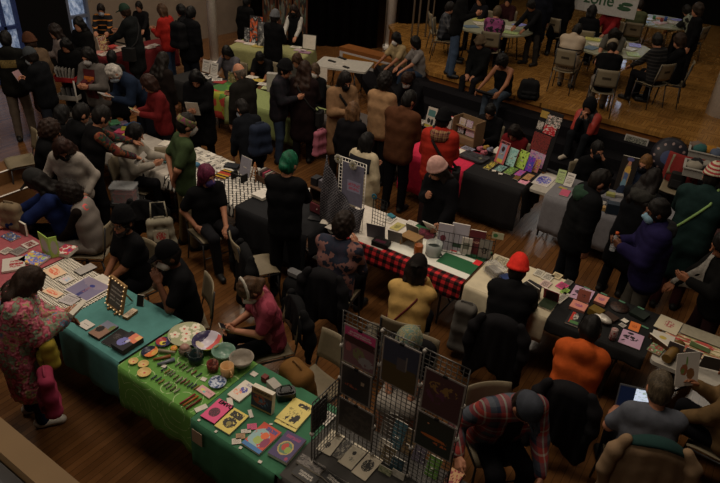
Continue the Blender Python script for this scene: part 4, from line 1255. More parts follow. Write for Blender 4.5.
P['stagestand'] = person((697, 10), 200, 'brown haired person standing in black beside the stage stairs', ('fringe', '2b2018'), 'fair', ('long', '0d0d0f'), BLK, lean=4, head=(10, 0), zb=S, s=.95)
P['stageredman'] = person((612, 8), 250, 'person with a red jacket under the hanging banner', ('short', '100d0b'), 'fair', ('jacket', '7a1f22'), BLK, pose='sit', lean=12, arms=('table', 'table'), zb=S)
P['stagedark'] = person((566, -14), 110, 'person in black standing in front of the banner end', ('short', '0f0c0b'), 'fair', ('coat', '0b0b0d'), BLK, lean=4, zb=S)
P['stagedark2'] = person((592, 12), 100, 'person in black seated under the banner letters', ('bob', '0f0c0b'), 'fair', ('long', '0c0c0e'), BLK, pose='sit', lean=10, zb=S)
P['stagedark3'] = person((545, -12), 95, 'person in dark blue standing between the two round tables', ('short', '0f0c0b'), 'fair', ('coat', '10121a'), BLK, lean=4, zb=S, s=.95)
# back tables
P['greyhat'] = person((275, 18), 100, 'person in a grey beanie and black coat with a brown fur hood', ('short', '15100e'), 'fair', ('coat', '0e0e10'), BLK, lean=4, hat=('beanie', '57585c'), arms=('hold', 'hold'))
P['whitesleeve'] = person((294, 11), 290, 'seller in a black tee over white sleeves with black mask', ('long', '1f1410'), 'fair', ('vest', '121214', ('a8a49e',)), '131315', lean=4, head=(12, 0), arms=('table', 'table'), mask='141414', s=0.9)
P['silhouette'] = person((247, 2), 90, 'person in black beside the notice boards', ('short', '0a0909'), 'fair', ('coat', '0b0b0c'), BLK, lean=3, s=0.95)

# the bearded man's beard: the lower face covered in hair
q_ = P['beard']
bd = Field(.02)
Rb_ = Matrix.Rotation(q_['yaw'], 3, 'Z')
for x_, y_, z_ in ((-.06, .03, -.05), (-.04, .07, -.08), (0, .085, -.09), (.04, .07, -.08), (.06, .03, -.05)):
    w_ = Rb_.transposed() @ (q_['HH'](x_, y_, z_) - q_['base'])
    bd.ell(np.array(w_), np.array((.028, .026, .03)), None, .03)
link_mesh('beard', *bd.mesh(.01), hairmat('120d0b'), q_['o'])
# ---------------------------------------------------------------- chairs under the seated
SHORT = dict(capman='masked man in the black cap', beard='bearded man in the black beanie', pinkdye='woman in the pink tie-dye tee', knit='person in the speckled knit beanie',
             plaidcap='man in the grey cap and plaid shirt', laptop='person with the laptop', tancoat='person in the tan coat', orange='person in the orange hoodie', redbeanie='person in the red beanie',
             yellow='person in the mustard sweater', plaidback='curly haired person in the floral shirt', pinkhair='person with magenta hair', whitesw='person in the pale grey sweater', bluejack='person in the royal blue jacket',
             whitevest='person in the white vest', seatcol='seller in grey by the white column', drawing='man drawing at the olive cloth', maskseller='masked fair haired seller', hidden1='seller hidden behind the beanie man',
             phoneseller='seller looking at a phone', redseller='seller in the red hoodie', graytabseller='seller with a hand to the head', baldseller='seller beside the figure painting', plaidsit='person in the checked shirt on the stage',
             tiedye='person in the magenta tie-dye tee', tableback1='dark clothed person across the round table', tableback2='dark red clothed person across the round table', fairisle='person in the cream patterned fleece',
             graydown='person in grey bent over the table', headwrap='person with the pale head wrap', stripeback='person in the thin striped sweater', brownbob='brown haired person in black', greenback='person in the olive green shirt',
             bwtie='person in the black and white tie-dye', stageredman='person in the red jacket under the banner', stagedark2='person in black under the banner')
M_SHELL2 = cover('8f8168', [('r', .5, .62, .2, .1, '4a4030', .9, .5, 26)])
for k, desc in SHORT.items():
    q = P[k]
    b = q['base'] + q['fwd'] * .05
    chair(b.x, b.y, math.degrees(q['yaw']) + 90, 'beige moulded chair on dark legs under the ' + desc, z=b.z, shell=None)
# empty chairs
for (u, v, z, yaw, l) in ((20, 158, .5, 250, 'empty beige chair with dark legs at the left picture edge'), (164, 180, .5, 300, 'empty beige chair with a tote bag hung over its back'),
                          (258, 262, .5, 60, 'beige chair with a black jacket over its back, behind the tie-dye woman'), (316, 366, .7, 262, 'tan chair pushed in at the dark green cloth beside the brown backpack'),
                          (440, 30, 1.3, 40, 'olive beige chair standing empty on the stage near the steel poles'), (556, 33, 1.3, 80, 'empty beige chair on the stage beside the patterned fleece')):
    p = at(u, v, z + (0 if z < .9 else 0))
    chair(p.x, p.y, yaw, l, z=ST if z > .9 else 0)
# ---------------------------------------------------------------- things on the tables
Z0 = TH + .0095
M_PAGE = plain(lift('a8a297', 1.7), .8)
NG = 0


def quad(q, z):
    p = [at(q[i], q[i + 1], z) for i in (0, 2, 4, 6)]
    c = (p[0] + p[1] + p[2] + p[3]) / 4
    x = (p[3] - p[0] + p[2] - p[1]) / 2; y = (p[1] - p[0] + p[2] - p[3]) / 2
    a = (math.atan2(x.y, x.x) + math.atan2(y.y, y.x) - PI / 2) / 2
    if abs(math.atan2(x.y, x.x) - (math.atan2(y.y, y.x) - PI / 2)) > PI: a += PI
    return c, x.length, y.length, a


def flat(q, mat, label, cat='zine', name=None, h=.006, z=Z0, group=None, page=None, pageonly=False):
    """a sheet, booklet or stack lying on a table; q = its four corners near-left, far-left, far-right, near-right"""
    c, w, d, a = quad(q, z + h)
    c.z = z
    name = name or cat.replace(' ', '_')
    o = MB().box((0, 0, h / 2), (w, d, h)).build(name, page or (mat if pageonly else M_PAGE), None, c, (0, 0, a))
    tag(o, label, cat, group)
    if not pageonly: MB().box((0, 0, h + .0008), (w, d, .0016)).build('front_cover' if h > .004 else 'printed_face', mat, o)
    return o


def small(u, v, w, d, mat, label, cat='card', name=None, h=.003, z=Z0, rot=0.0, group=None):
    p = at(u, v, z + h)
    o = MB().box((0, 0, h / 2), (w, d, h)).build(name or cat.replace(' ', '_'), mat, None, (p.x, p.y, z), (0, 0, math.radians(rot)))
    return tag(o, label, cat, group)


def stand(u0, v0, u1, v1, h, mat, label, cat='zine', name=None, z=Z0, th=.006, tilt=12, group=None, flip=False, rest=True):
    """a sheet or book propped up; its lower edge runs from (u0, v0) to (u1, v1)"""
    a, b = at(u0, v0, z), at(u1, v1, z)
    w = (b - a).length; ang = math.atan2(b.y - a.y, b.x - a.x)
    t = math.radians(-tilt)
    o = MB().box((0, th / 2, h / 2), (w, th, h)).build(name or cat.replace(' ', '_'), M_PAGE, None, (a + b) / 2, (t, 0, ang))
    tag(o, label, cat, group)
    MB().box((0, -.0008, h / 2), (w, .0016, h)).add([], []).build('front_cover', rotmat(mat), o)
    if rest:
        MB().box((0, th + .001 + h * .5 * math.sin(abs(t)) * .5, h * .25), (w * .3, .004, h * .5), rot=(2 * math.radians(tilt), 0, 0)).build('back_stay', M_PAGE, o)
    return o


def lathe_thing(u, v, prof, mat, label, cat, name=None, z=Z0, group=None, n=24, inner=None):
    p = at(u, v, z + prof[-1][1] * .6)
    mb = MB(); mb.lathe(prof, n=n)
    o = mb.build(name or cat.replace(' ', '_'), mat, None, (p.x, p.y, z))
    return tag(o, label, cat, group)


def text(s, size, mat, parent, loc, rot=(0, 0, 0), ext=.0006, name='lettering', align='CENTER', bold=0.0):
    cu = bpy.data.curves.new('t', 'FONT'); cu.body = s; cu.size = size; cu.extrude = ext; cu.align_x = align; cu.align_y = 'CENTER'; cu.offset = bold
    o = bpy.data.objects.new('t', cu); COL.objects.link(o)
    dg = bpy.context.evaluated_depsgraph_get()
    me = bpy.data.meshes.new_from_object(o.evaluated_get(dg)); bpy.data.objects.remove(o)
    me.materials.clear(); me.materials.append(mat)
    r = bpy.data.objects.new(name, me); COL.objects.link(r); r.parent = parent; r.location = loc; r.rotation_euler = rot
    return r


INK = plain('121110', .8)
PAPER = plain(lift('aaa49a', 1.7), .8)
SCR = lambda base, ink='2a2624', hol=.5: cover(base, [('r', .5, .5, .36, .36, ink, 0, hol, 22)])
TXT = lambda base, ink='3a3634': cover(base, [('r', .5, .8, .34, .05, ink, 0, .46, 30), ('r', .5, .6, .38, .03, ink, 0, .5, 40), ('r', .5, .48, .38, .03, ink, 0, .5, 40), ('r', .5, .36, .38, .03, ink, 0, .5, 40), ('r', .45, .24, .3, .03, ink, 0, .5, 40)])

# --- pink table, picture edge
stand(20.5, 233, 26.5, 236.5, .15, plain('5c4638', .7), 'small brown upright card on the dusty pink cloth', 'card', th=.02, tilt=4)
lathe_thing(30.5, 228, [(.035, 0), (.04, .02), (.04, .08), (.034, .08), (.034, .01), (0, .01)], plain('16161a', .4), 'small black mug at the back edge of the dusty pink cloth', 'mug')
flat((2, 236, 11, 231, 20, 237, 10, 242), art(('5a4a3c', '2f3f66', 'a09a90'), 3, 2), 'blue and tan booklet nearest the picture edge on the pink cloth')
flat((22, 245, 33, 239, 38, 244, 27, 249), cover('9a938c', [('r', .5, .5, .38, .3, '5a2a2a', 0, .42, 8)]), 'white edged photo card in the middle of the pink cloth', 'photo card')
flat((0, 252, 8, 246, 12, 250, 5, 255), SCR('948c84'), 'off white card with dark scribbles at the picture edge')
flat((9, 252, 20, 246, 28, 250, 17, 256), SCR('6a6462', '35322f'), 'grey printed booklet above the white folded tee')
o = flat((1, 272, 3, 259, 24, 256, 26, 268), cover('98938c', [('r', .62, .45, .3, .09, '7a2428', 0, .4, 14), ('r', .62, .68, .26, .07, '7a2428', 0, .45, 14), ('r', .6, .25, .26, .06, '7a2428', 0, .45, 14)]), 'folded white tee with dark red lettering on the pink cloth', 'tee', 'folded_tee', h=.02)
flat((21, 259, 32, 250, 50, 256, 36, 267), art(('7a9a48', 'a8a49a', '4a5aa0', 'b08848', '8aa858'), 3.5, 1), 'fan of green and orange zines in front of the green open book', h=.02)
t = stand(43, 250, 52, 258, .26, cover('7f9a4a', [('e', .5, .5, .32, .36, '8c8684', .5)]), 'green cover of a zine propped open, left leaf', tilt=6, rest=False)
bpy.data.objects.remove(t.children[0]); bpy.data.objects.remove(t)
g = empty('open_book', at(52, 258, Z0), 0, 'open green book standing upright with grey figures on both leaves', 'book')
for nm, (u, v), sg in (('left_leaf', (42.5, 251), 1), ('right_leaf', (60.5, 256), -1)):
    p = at(u, v, Z0) - g.location; L = p.length; a = math.atan2(p.y, p.x)
    MB().box((L / 2, 0, .125), (L, .008, .25)).build('leaf', rotmat(cover('7f9a4a', [('e', .5, .48, .36, .34, '8c8684', .6)])), g, None, (0, 0, a))
flat((60, 252, 64, 242, 72, 248, 69, 256), art(('a8a29a', '8a2a34', '4a2f66'), 3, 3), 'stack of white, red and purple zines behind the woven cloth', h=.04)
# --- woven cloth
RO = cover('b39a82', [('e', .45, .5, .4, .3, 'b0583f', 1.2, .5, 7), ('r', .55, .4, .3, .15, 'a84a35', 1.0, .52, 9)])
flat((45, 270, 57, 264, 66, 273, 51, 280), RO, 'cream print with a coral flower drawing at the back of the woven cloth', 'print', h=.003)
flat((44, 290, 49, 287, 63, 293.5, 55, 300), RO, 'cream print with a coral flower drawing beside the shaggy coat', 'print', h=.003)
flat((58, 280, 68, 274.4, 75, 279, 64.5, 284.5), cover('a39d98', [('e', .5, .5, .4, .3, '7f93a8', 1, .5, 6), ('e', .3, .5, .2, .2, 'b08a94', 1, .5, 6)]), 'small white card with pastel drawing between the coral prints', 'card')
o = flat((74.5, 270.6, 90.5, 262.5, 96.5, 267, 80.5, 275.5), plain('a19c98', .7), 'white notepad lying on a black folder on the woven cloth', 'notepad', h=.012, page=INK)
flat((65, 289.5, 88.8, 275, 109.5, 287.5, 86.5, 303), cover('a49f9c', [('r', .5, .5, .46, .46, '5f5a72'), ('e', .5, .9, .5, .3, '6e6678', .8), ('r', .52, .25, .06, .2, '2c2f5c', .4), ('r', .52, .45, .04, .2, '6a4a5a', .5, .45, 20), ('e', .52, .68, .09, .07, '2b3068', .4)]), 'large lavender print of a blue tower with a white border', 'print', h=.003)
flat((95, 277.5, 103, 273.8, 114, 281, 106, 287), PAPER, 'blank cream sheet behind the letter board', 'sheet', h=.002)
flat((59, 301, 69, 292.5, 80.5, 298.5, 71, 306), TXT('8f8a8c'), 'grey sheet of fine text in front of the lavender print', 'sheet', h=.003)
# --- teal cloth
bl, br_ = at(106.5, 305, Z0 + .006), at(121.5, 317, Z0 + .006)
w = (br_ - bl).length; a = math.atan2((br_ - bl).y, (br_ - bl).x)
g = empty('letter_board', (bl + br_) / 2, a, 'letter board with a ring of lit bulbs on a small wooden easel', 'letter board')
T = math.radians(-18); Rb = Euler((T, 0, 0)).to_matrix(); hb = .3
MB().box(Rb @ Vector((0, 0, hb / 2 + .02)), (w - .03, .014, hb - .03), rot=Rb).build('board_face', rotmat(cover('3b3532', [('r', .5, .75, .36, .03, '8a847e', 0, .45, 30), ('r', .5, .6, .36, .03, '8a847e', 0, .45, 30), ('r', .3, .42, .18, .025, '8a847e', 0, .45, 30), ('r', .72, .42, .14, .025, '8a847e', 0, .45, 30), ('r', .3, .28, .18, .025, '8a847e', 0, .45, 30), ('r', .72, .28, .14, .025, '8a847e', 0, .45, 30)])), g)
fr = MB()
for x in (-w / 2 + .008, w / 2 - .008): fr.box(Rb @ Vector((x, 0, hb / 2 + .02)), (.02, .028, hb), rot=Rb)
for z in (.028, hb + .012): fr.box(Rb @ Vector((0, 0, z)), (w - .035, .028, .02), rot=Rb)
fr.build('wooden_frame', plain('8a6a42', .6), g)
for i in range(22):
    q = i / 22 * (2 * w + 2 * hb)
    if q < w: xx, zz = -w / 2 + q, .028
    elif q < w + hb: xx, zz = w / 2 - .008, q - w + .02
    elif q < 2 * w + hb: xx, zz = w / 2 - (q - w - hb), hb + .012
    else: xx, zz = -w / 2 + .008, hb - (q - 2 * w - hb) + .02
    MB().ball(Rb @ Vector((xx, -.02, zz)), .006, 8, 6).build('bulb', emit('ffd9a0', .55), g)
lg = MB(); lg.tube([Rb @ Vector((0, .02, hb * .8)), (0, .2, .008)], .008, 6); lg.build('rear_leg', plain('8a6a42', .6), g)
for x in (-.06, .06): MB().box((x, -.008, .008), (.018, .05, .016)).build('foot', plain('8a6a42', .6), g)
stand(136.5, 305.5, 143, 306.5, .11, INK, 'black phone propped on a stand beside the letter board', 'phone', th=.012, tilt=25, z=Z0 + .006)
flat((123.5, 316.5, 132, 307, 137, 310.5, 127.5, 318), cover('a0907c', [('r', .5, .5, .4, .3, '5a4a40', 0, .5, 18)]), 'wooden tray of small cards behind the letter board', 'card tray', h=.025, page=plain('8a6a42', .6), z=Z0 + .006)
ZT = Z0 + .006
flat((78, 324.2, 86, 319, 95, 324.7, 86, 330.5), cover('a5a09a', [('r', .5, .5, .25, .03, '3a3634', 0, .45, 30)]), 'square white card on the teal cloth near the open box', 'card', z=ZT)
flat((89, 332.5, 107.5, 320, 117.5, 326, 99, 339.5), cover('6f5548', [('r', .5, .82, .5, .2, '5d6070'), ('e', .3, .45, .25, .2, '1c1716', .8), ('e', .85, .75, .16, .18, '4f5a32', .6)]), 'stack of dusky photo postcards on the teal cloth', 'postcards', 'postcard_stack', h=.022, z=ZT, page=plain('4a3a30', .7))
flat((101.7, 341.5, 120, 328, 128.5, 332.5, 111.5, 348), cover('121012', [('e', .5, .6, .3, .2, '3a3434', 1, .5, 9)]), 'black covered photo booklet half under the sunset stack', z=ZT)
flat((112.5, 344, 131.5, 330, 142, 337.5, 122.5, 352), cover('17141c', [('r', .75, .8, .4, .28, 'a8604a', .5), ('r', .9, .85, .2, .12, 'b88a58', .5), ('e', .35, .38, .3, .26, '57588c', .9, .4, 5), ('e', .55, .5, .1, .12, '8a8aa0', .8)]), 'thick stack of sunset and violet photo prints at the corner of the teal cloth', 'prints', 'print_stack', h=.05, z=ZT, page=plain('3a3232', .7))
# --- pottery on the light green cloth
DISH = lambda r, hh=.016: [(r * .6, 0), (r * .95, hh * .6), (r, hh), (r * .93, hh), (r * .85, hh * .5), (0, hh * .35)]
BOWL = lambda r, hh: [(r * .45, 0), (r * .5, hh * .08), (r * .82, hh * .5), (r, hh), (r * .95, hh), (r * .78, hh * .52), (r * .4, hh * .14), (0, hh * .1)]
CUP = lambda r, hh: [(r * .85, 0), (r, hh * .15), (r, hh), (r * .88, hh), (r * .86, hh * .12), (0, hh * .1)]
M_CREAM = cover('a8905c', [('e', .5, .5, .09, .09, '9a3a3a'), ], .35)
for (u, v, r), l in zip(((133.5, 361.8, .042), (143.5, 364.6, .046), (144.4, 373, .058)), ('smallest cream dish with a red dot, at the corner of the green cloth', 'middle sized cream dish with a red dot', 'largest of the three cream dishes, nearest the cloth edge')):
    lathe_thing(u, v, DISH(r), M_CREAM, l, 'dish', group='cream trinket dishes')
lathe_thing(149.8, 352.5, DISH(.073, .02), cover('1d2033', [('r', .75, .6, .3, .5, 'b0663a', .6), ('e', .8, .7, .2, .3, 'b08a4a', .6)], .3), 'round dish half dark blue, half orange', 'dish')
lathe_thing(163.4, 343, DISH(.068, .022), cover('2b2c4c', [('e', .3, .5, .28, .36, '8a2f30', .6), ('e', .5, .45, .2, .2, 'b0a03a', .5), ('e', .55, .5, .12, .12, '2b2a28', .3)], .3), 'blue rimmed dish with red and yellow centre', 'dish')
lathe_thing(173.8, 348, [(.02, 0), (.034, .012), (.028, .028), (0, .034)], art(('a8562c', 'b08a3a', '8a3a20'), 3, 2, rough=.3), 'small orange glazed pebble shape near the speckled jar', 'ornament')
o = lathe_thing(185, 350, [(.03, 0), (.055, .02), (.058, .05), (.045, .075), (0, .078)], art(('1f2020', '6a5a4c', '26272a', '8a7a6a'), 8, 3, 'fine', .4), 'dark speckled lidded jar with a pink knob', 'jar')
MB().lathe([(.04, .07), (.042, .082), (.03, .1), (0, .105)], n=20).build('lid', plain('a07a70', .4), o)
DAISY = [('e', .5, .5, .48, .48, '7f8268')]
for cx, cy in ((.27, .62), (.68, .7), (.6, .36), (.26, .3), (.46, .52), (.85, .5), (.45, .85)):
    for k in range(5):
        aa = k * 2 * PI / 5 + cx * 9
        DAISY.append(('e', round(cx + .085 * math.cos(aa), 3), round(cy + .085 * math.sin(aa), 3), .055, .055, 'b0aa9a'))
    DAISY.append(('e', cx, cy, .034, .03, '9a3a35'))
lathe_thing(187, 335, [(.1, 0), (.15, .008), (.172, .022), (.166, .024), (.14, .012), (0, .01)], cover('8f8a78', DAISY[:43], .3), 'large round plate painted with white daisies', 'plate', n=36)
lathe_thing(207.5, 346, BOWL(.135, .075), cover('4a4a3a', [('r', .2, .5, .25, .5, '2f2a44', .3), ('r', .45, .6, .2, .4, '9a94a0', .4), ('r', .7, .65, .14, .3, 'a04a48', .3), ('r', .9, .5, .12, .5, '7a7a34', .3), ('e', .3, .35, .15, .12, 'a09888', .5)], .25), 'wide bowl painted violet, white, red and olive', 'bowl', n=32)
lathe_thing(224, 357, BOWL(.105, .085), plain('6f8f80', .25, .5), 'pale sea green bowl between the painted and dark bowls', 'bowl', n=28)
lathe_thing(242, 365, BOWL(.108, .1), [art(('2a211c', '8c857a', '2f2620', '2a211c'), 16, 2, 'fine', .35)], 'dark brown bowl with pale speckles and rim', 'bowl', n=28)


def mug(u, v, r, hh, mat, label, ha=None, cat='mug'):
    o = lathe_thing(u, v, CUP(r, hh), mat, label, cat, n=24)
    if ha is not None:
        c, s_ = math.cos(math.radians(ha)), math.sin(math.radians(ha))
        MB().tube([((r - .004 + dx) * c, (r - .004 + dx) * s_, hh * zz) for dx, zz in ((0, .85), (.026, .86), (.042, .65), (.04, .42), (.022, .25), (0, .24))], .0065, 8).build('handle', mat, o)
    return o


mug(196, 361, .066, .095, art(('14211f', '0f1a1a', '3a3026'), 3, 4, rough=.25), 'dark teal black mug with orange handle by the daisy plate', 200)
mug(213, 369.5, .05, .085, art(('5a261e', '3f1d18', '6a4436'), 3, 5, rough=.35), 'small rust red cup between the two mugs', None, 'cup')
mug(227.5, 374, .058, .105, art(('8a6a48', '6a3226', '94744e'), 2.4, 6, 'bands', .35), 'ochre and brick red mug with side handle', -20)
lathe_thing(217.5, 383, DISH(.075, .02), art(('8f98a8', '2b3a5c', '9aa2ae', '3a4a6c'), 9, 7, 'cells', .3), 'small blue and white patterned dish beside the pink card', 'dish')


def stick(u, v, L, r, col, label, cat, ang, group, name=None, r1=None):
    p = at(u, v, Z0 + r)
    o = MB().tube([(-L / 2, 0, r), (L / 2, 0, r)], [r, r1 or r], 8).build(name or cat.replace(' ', '_'), plain(col, .4, .4), None, (p.x, p.y, Z0), (0, 0, math.radians(ang)))
    return tag(o, label, cat, group)


for (u, v, c, r0, r1, l) in ((167, 351.5, '8f8870', .018, .012, 'speckled beige clay pipe'), (162, 357.8, '8a5430', .01, .016, 'brown and orange clay pipe'), (166, 362, '6a6f7c', .012, .02, 'grey blue clay pipe with a round bowl')):
    stick(u, v, .15, r0, c, l + ' on the green cloth', 'pipe', {'8f8870': 28, '8a5430': 56}.get(c, 64), 'clay pipes', 'clay_pipe', r1)
rows = [((178, 364), (182, 365.8), (185, 368), (189.5, 370), (194, 372.5), (199, 375)), ((164, 369), (167.3, 371.3), (170, 372.5), (172.5, 374), (176, 377.4), (179.7, 379), (184, 380), (187, 382.7)),
        ((153.8, 377.3), (158.5, 379), (161.4, 381.5), (166.5, 383.8)), ((167, 383.6), (169, 386.4), (173, 388.6), (177, 390.7), (178.3, 380.7), (183, 381.4), (186.5, 382.9), (190, 385), (193.8, 386), (196.3, 387.6))]
sc_ = ('7a7468', '8a6a3a', '3a3c4c', '7a4038', '8c8878', '5a4a34')
k = 0
seen = []
for r in rows:
    for (u, v) in r:
        if any(abs(u - a) + abs(v - b) < 2.2 for a, b in seen): continue
        seen.append((u, v))
        stick(u, v, .062, .0065, sc_[(k * 5 + k // 3) % 6], 'short glazed clay stick lying in the rows on the light green cloth', 'clay stick', 88, 'short clay sticks in rows on the green cloth'); k += 1
for (u, v, c, l) in ((187.5, 399, '8a2f34', 'pink red'), (190.6, 400.8, 'a8602a', 'orange'), (193.8, 403.8, '6a1c1c', 'dark red')):
    stick(u, v, .15, .009, c, l + ' long clay stick in the row of three at the cloth edge', 'clay stick', 84, 'three long clay sticks')
flat((196, 389, 202.5, 385, 215.5, 393, 209, 399), cover('a07a7c', [('e', .3, .5, .14, .2, 'a09a5a', .5), ('e', .45, .35, .1, .14, '5a8a8a', .5), ('r', .7, .6, .2, .12, '6a4a50', 0, .5, 18)]), 'pink card with small drawings between the sticks and the blue dish', 'card', h=.008)
WT = plain(lift('a29d95', 1.7), .8)
for (u, v, w_, d_, r, z, l) in ((203.8, 379, .05, .04, 10, 0, 'small white price tag beside the rust red cup'), (164, 366, .04, .035, 20, 0, 'small pale tag under the grey pipe'), (201, 408, .05, .1, -20, 0, 'long white tag at the joint of the two green cloths'),
                                (230, 401.5, .09, .045, -38, .006, 'white text tag above the magenta zine'), (250.6, 413.5, .085, .03, -34, .006, 'white text tag beneath the standing book'), (254, 373.8, .06, .05, 0, .006, 'blank white note behind the white zine'),
                                (199, 420, .022, .02, 0, .006, 'tiny white tape piece in front of the magenta zine'), (216, 431.3, .02, .022, 0, .006, 'tiny white tape piece in front of the yellow zine'), (240.6, 447.5, .024, .024, 10, .006, 'tiny white tape piece by the stickers'),
                                (260, 461.6, .03, .024, 10, .006, 'tiny white tape piece in front of the comic book'), (271, 424, .026, .016, 30, .006, 'tiny white tape piece behind the comic book')):
    small(u, v, w_, d_, WT, l, 'tag', 'paper_tag', .0015, Z0 + z, r, 'tags on the green cloths')
# --- zines on the dark green cloth
ZD = Z0 + .006
o = flat((200.6, 415.6, 219.4, 398.2, 233, 406, 214.5, 424), cover('a83a63', [('e', .46, .4, .3, .22, '3a1a26', .15, .36, 30)]), 'magenta zine with a dark round drawing and bold black title', h=.012, z=ZD, page=plain('7a2a48', .8))
text('EMVO', .052, INK, o, (.02, .085, .0145), bold=.002)
flat((215, 425.5, 234, 407.3, 248.5, 416, 229.3, 435), cover('a8984e', [('r', .5, .78, .36, .14, '1a1814', .5, .4, 9), ('e', .5, .4, .36, .24, '1a1814', .7, .38, 8), ('e', .5, .35, .14, .1, '6a6030', .3)]), 'yellow zine with black block lettering and a black figure', h=.01, z=ZD)
o = flat((228, 394, 245.6, 379.2, 255.5, 386.5, 240, 403), cover('a7a096', [('e', .55, .55, .26, .16, '3a3a78', .8, .42, 8), ('e', .35, .35, .3, .16, 'b0705a', .9, .5, 8), ('r', .6, .85, .24, .06, '4a4a70', 0, .5, 24)]), 'white zine with a violet and orange figure', h=.014, z=ZD)
b = stand(250.8, 405.5, 271, 415.5, .2, cover('20242f', [('r', .5, .86, .5, .15, '6a5a3e', 0), ('r', .5, .87, .4, .06, '2a2418', 0, .44, 26), ('e', .4, .5, .3, .24, '6a3524', .8, .44, 7), ('e', .6, .4, .24, .2, '3a5568', .9, .5, 8), ('r', .5, .05, .5, .04, '7a6236')]), 'thick dark blue and gold book standing upright on the dark green cloth', 'book', z=ZD, th=.045, tilt=8, rest=False)
small(274, 383, .12, .075, plain('a29c94', .7), 'white cardboard box behind the standing book', 'box', h=.07, z=ZD, rot=-15)
small(265, 376, .05, .05, plain('6a2a26', .6), 'small red box behind the standing book', 'box', h=.05, z=ZD)
M_YZ = cover('a89a58', [('r', .62, .84, .26, .1, '17150f', .9, .45, 9), ('e', .45, .5, .34, .2, '7a7040', .9, .55, 10), ('r', .55, .2, .3, .12, '17150f', 1.1, .5, 8), ('e', .7, .3, .12, .16, '17150f', .8)])
flat((275, 420.5, 293, 400, 311, 410, 296.5, 434), M_YZ, 'lower of the two pale yellow zines with ink castles', h=.006, z=ZD)
flat((277, 417, 295, 396.5, 313.5, 407.5, 298, 430.5), M_YZ, 'upper of the two pale yellow zines with ink castles', h=.006, z=ZD + .0085)
p = at(286, 397, ZD)
o = MB().box((0, 0, .035), (.16, .1, .07), bevel=.03).box((0, 0, .075), (.13, .07, .02), bevel=.02).build('pouch', plain('111112', .4, .4), None, (p.x, p.y, ZD), (0, 0, math.radians(50)))
tag(o, 'black leather pouch behind the pale yellow zines', 'pouch')
MB().tube([(-.05, .0, .08), (-.03, 0, .13), (.03, 0, .13), (.05, 0, .08)], .006, 6).build('strap', plain('111112', .4, .4), o)
flat((242.5, 442.5, 264, 421.3, 281, 432.5, 259, 455), cover('9a3a2c', [('e', .4, .45, .42, .36, '6f8a8c', .6, .36, 5), ('e', .45, .36, .2, .14, '7a8a4a', .7), ('e', .55, .6, .18, .14, 'a8502e', .8), ('r', .5, .06, .5, .08, '2f5a88'), ('r', .62, .86, .28, .07, '3a3a6a', 0, .42, 18), ('e', .8, .4, .16, .2, '6a2a44', .7)]), 'red and blue comic book at the table end', 'comic', 'comic_book', h=.018, z=ZD)
flat((267.5, 452.5, 287.5, 430.3, 306.5, 440, 286.5, 463), cover('33284c', [('e', .5, .42, .34, .27, '8a7a4a', .2), ('e', .5, .42, .28, .22, '3f5a48', .6), ('e', .45, .45, .14, .14, '8a3028', .6), ('e', .65, .38, .14, .12, '6a7a3a', .7), ('r', .5, .84, .36, .06, '6a2a50', 0, .44, 20), ('e', .85, .1, .07, .06, '7a2a48')]), 'purple book with an oval painting, last on the dark green cloth', 'book', h=.028, z=ZD)
for (u, v, c, w_, d_, l) in ((236.5, 441, '9a948c', .07, .055, 'white sticker with a small drawing'), (240.5, 436, '7a5f44', .07, .055, 'tan sticker with round stamp'), (246, 431, '9c968e', .075, .04, 'white sticker strip'), (252, 426.5, '9a3a5c', .075, .06, 'magenta sticker')):
    small(u, v, w_, d_, SCR(c, '3a3030', .56), l + ' beside the comic book', 'sticker', h=.002, z=ZD, rot=45, group='stickers by the comic book')
p = at(205, 431, TH - .1)
o = MB().box((0, 0, 0), (.11, .003, .13)).build('paper_sign', SCR('7a6c5c', '4a4038', .6), None, (p.x, R1a - .066, TH - .1), (math.radians(-4), 0, 0)); tag(o, 'small tan paper sign pinned to the front of the dark green cloth', 'sign')
flat((319, 421, 327.5, 409.5, 336, 416, 326, 427), TXT('9c968e'), 'white text sheet at the far corner of the dark green cloth', 'sheet', h=.002, z=ZD)
# ---------------------------------------------------------------- grid racks on the charcoal cloth
M_WIRE = plain('5c5a58', .35, .5, .7)
M_KNOB = plain('b0aaa2', .4)


def wire_grid(name, o, dx, h, nx, nz, label, cat='wire rack', mat=None, r=.0032, group=None, knobs=()):
    """an upright wire grid from o along dx"""
    d = Vector(dx); L = d.length
    g = empty(name, o, math.atan2(d.y, d.x), label, cat, group)
    mb = MB()
    for i in range(nx + 1): mb.tube([(L * i / nx, 0, 0), (L * i / nx, 0, h)], r * (1.6 if i in (0, nx) else 1), 5)
    mb.build('upright_wires', mat or M_WIRE, g)
    mb = MB()
    for i in range(nz + 1): mb.tube([(0, 0, h * i / nz + r), (L, 0, h * i / nz + r)], r * (1.6 if i in (0, nz) else 1), 5)
    mb.build('cross_wires', mat or M_WIRE, g)
    for kx, kz in knobs: MB().ball((kx, 0, kz), (.016, .02, .016), 10, 6).build('connector', M_KNOB, g)
    return g


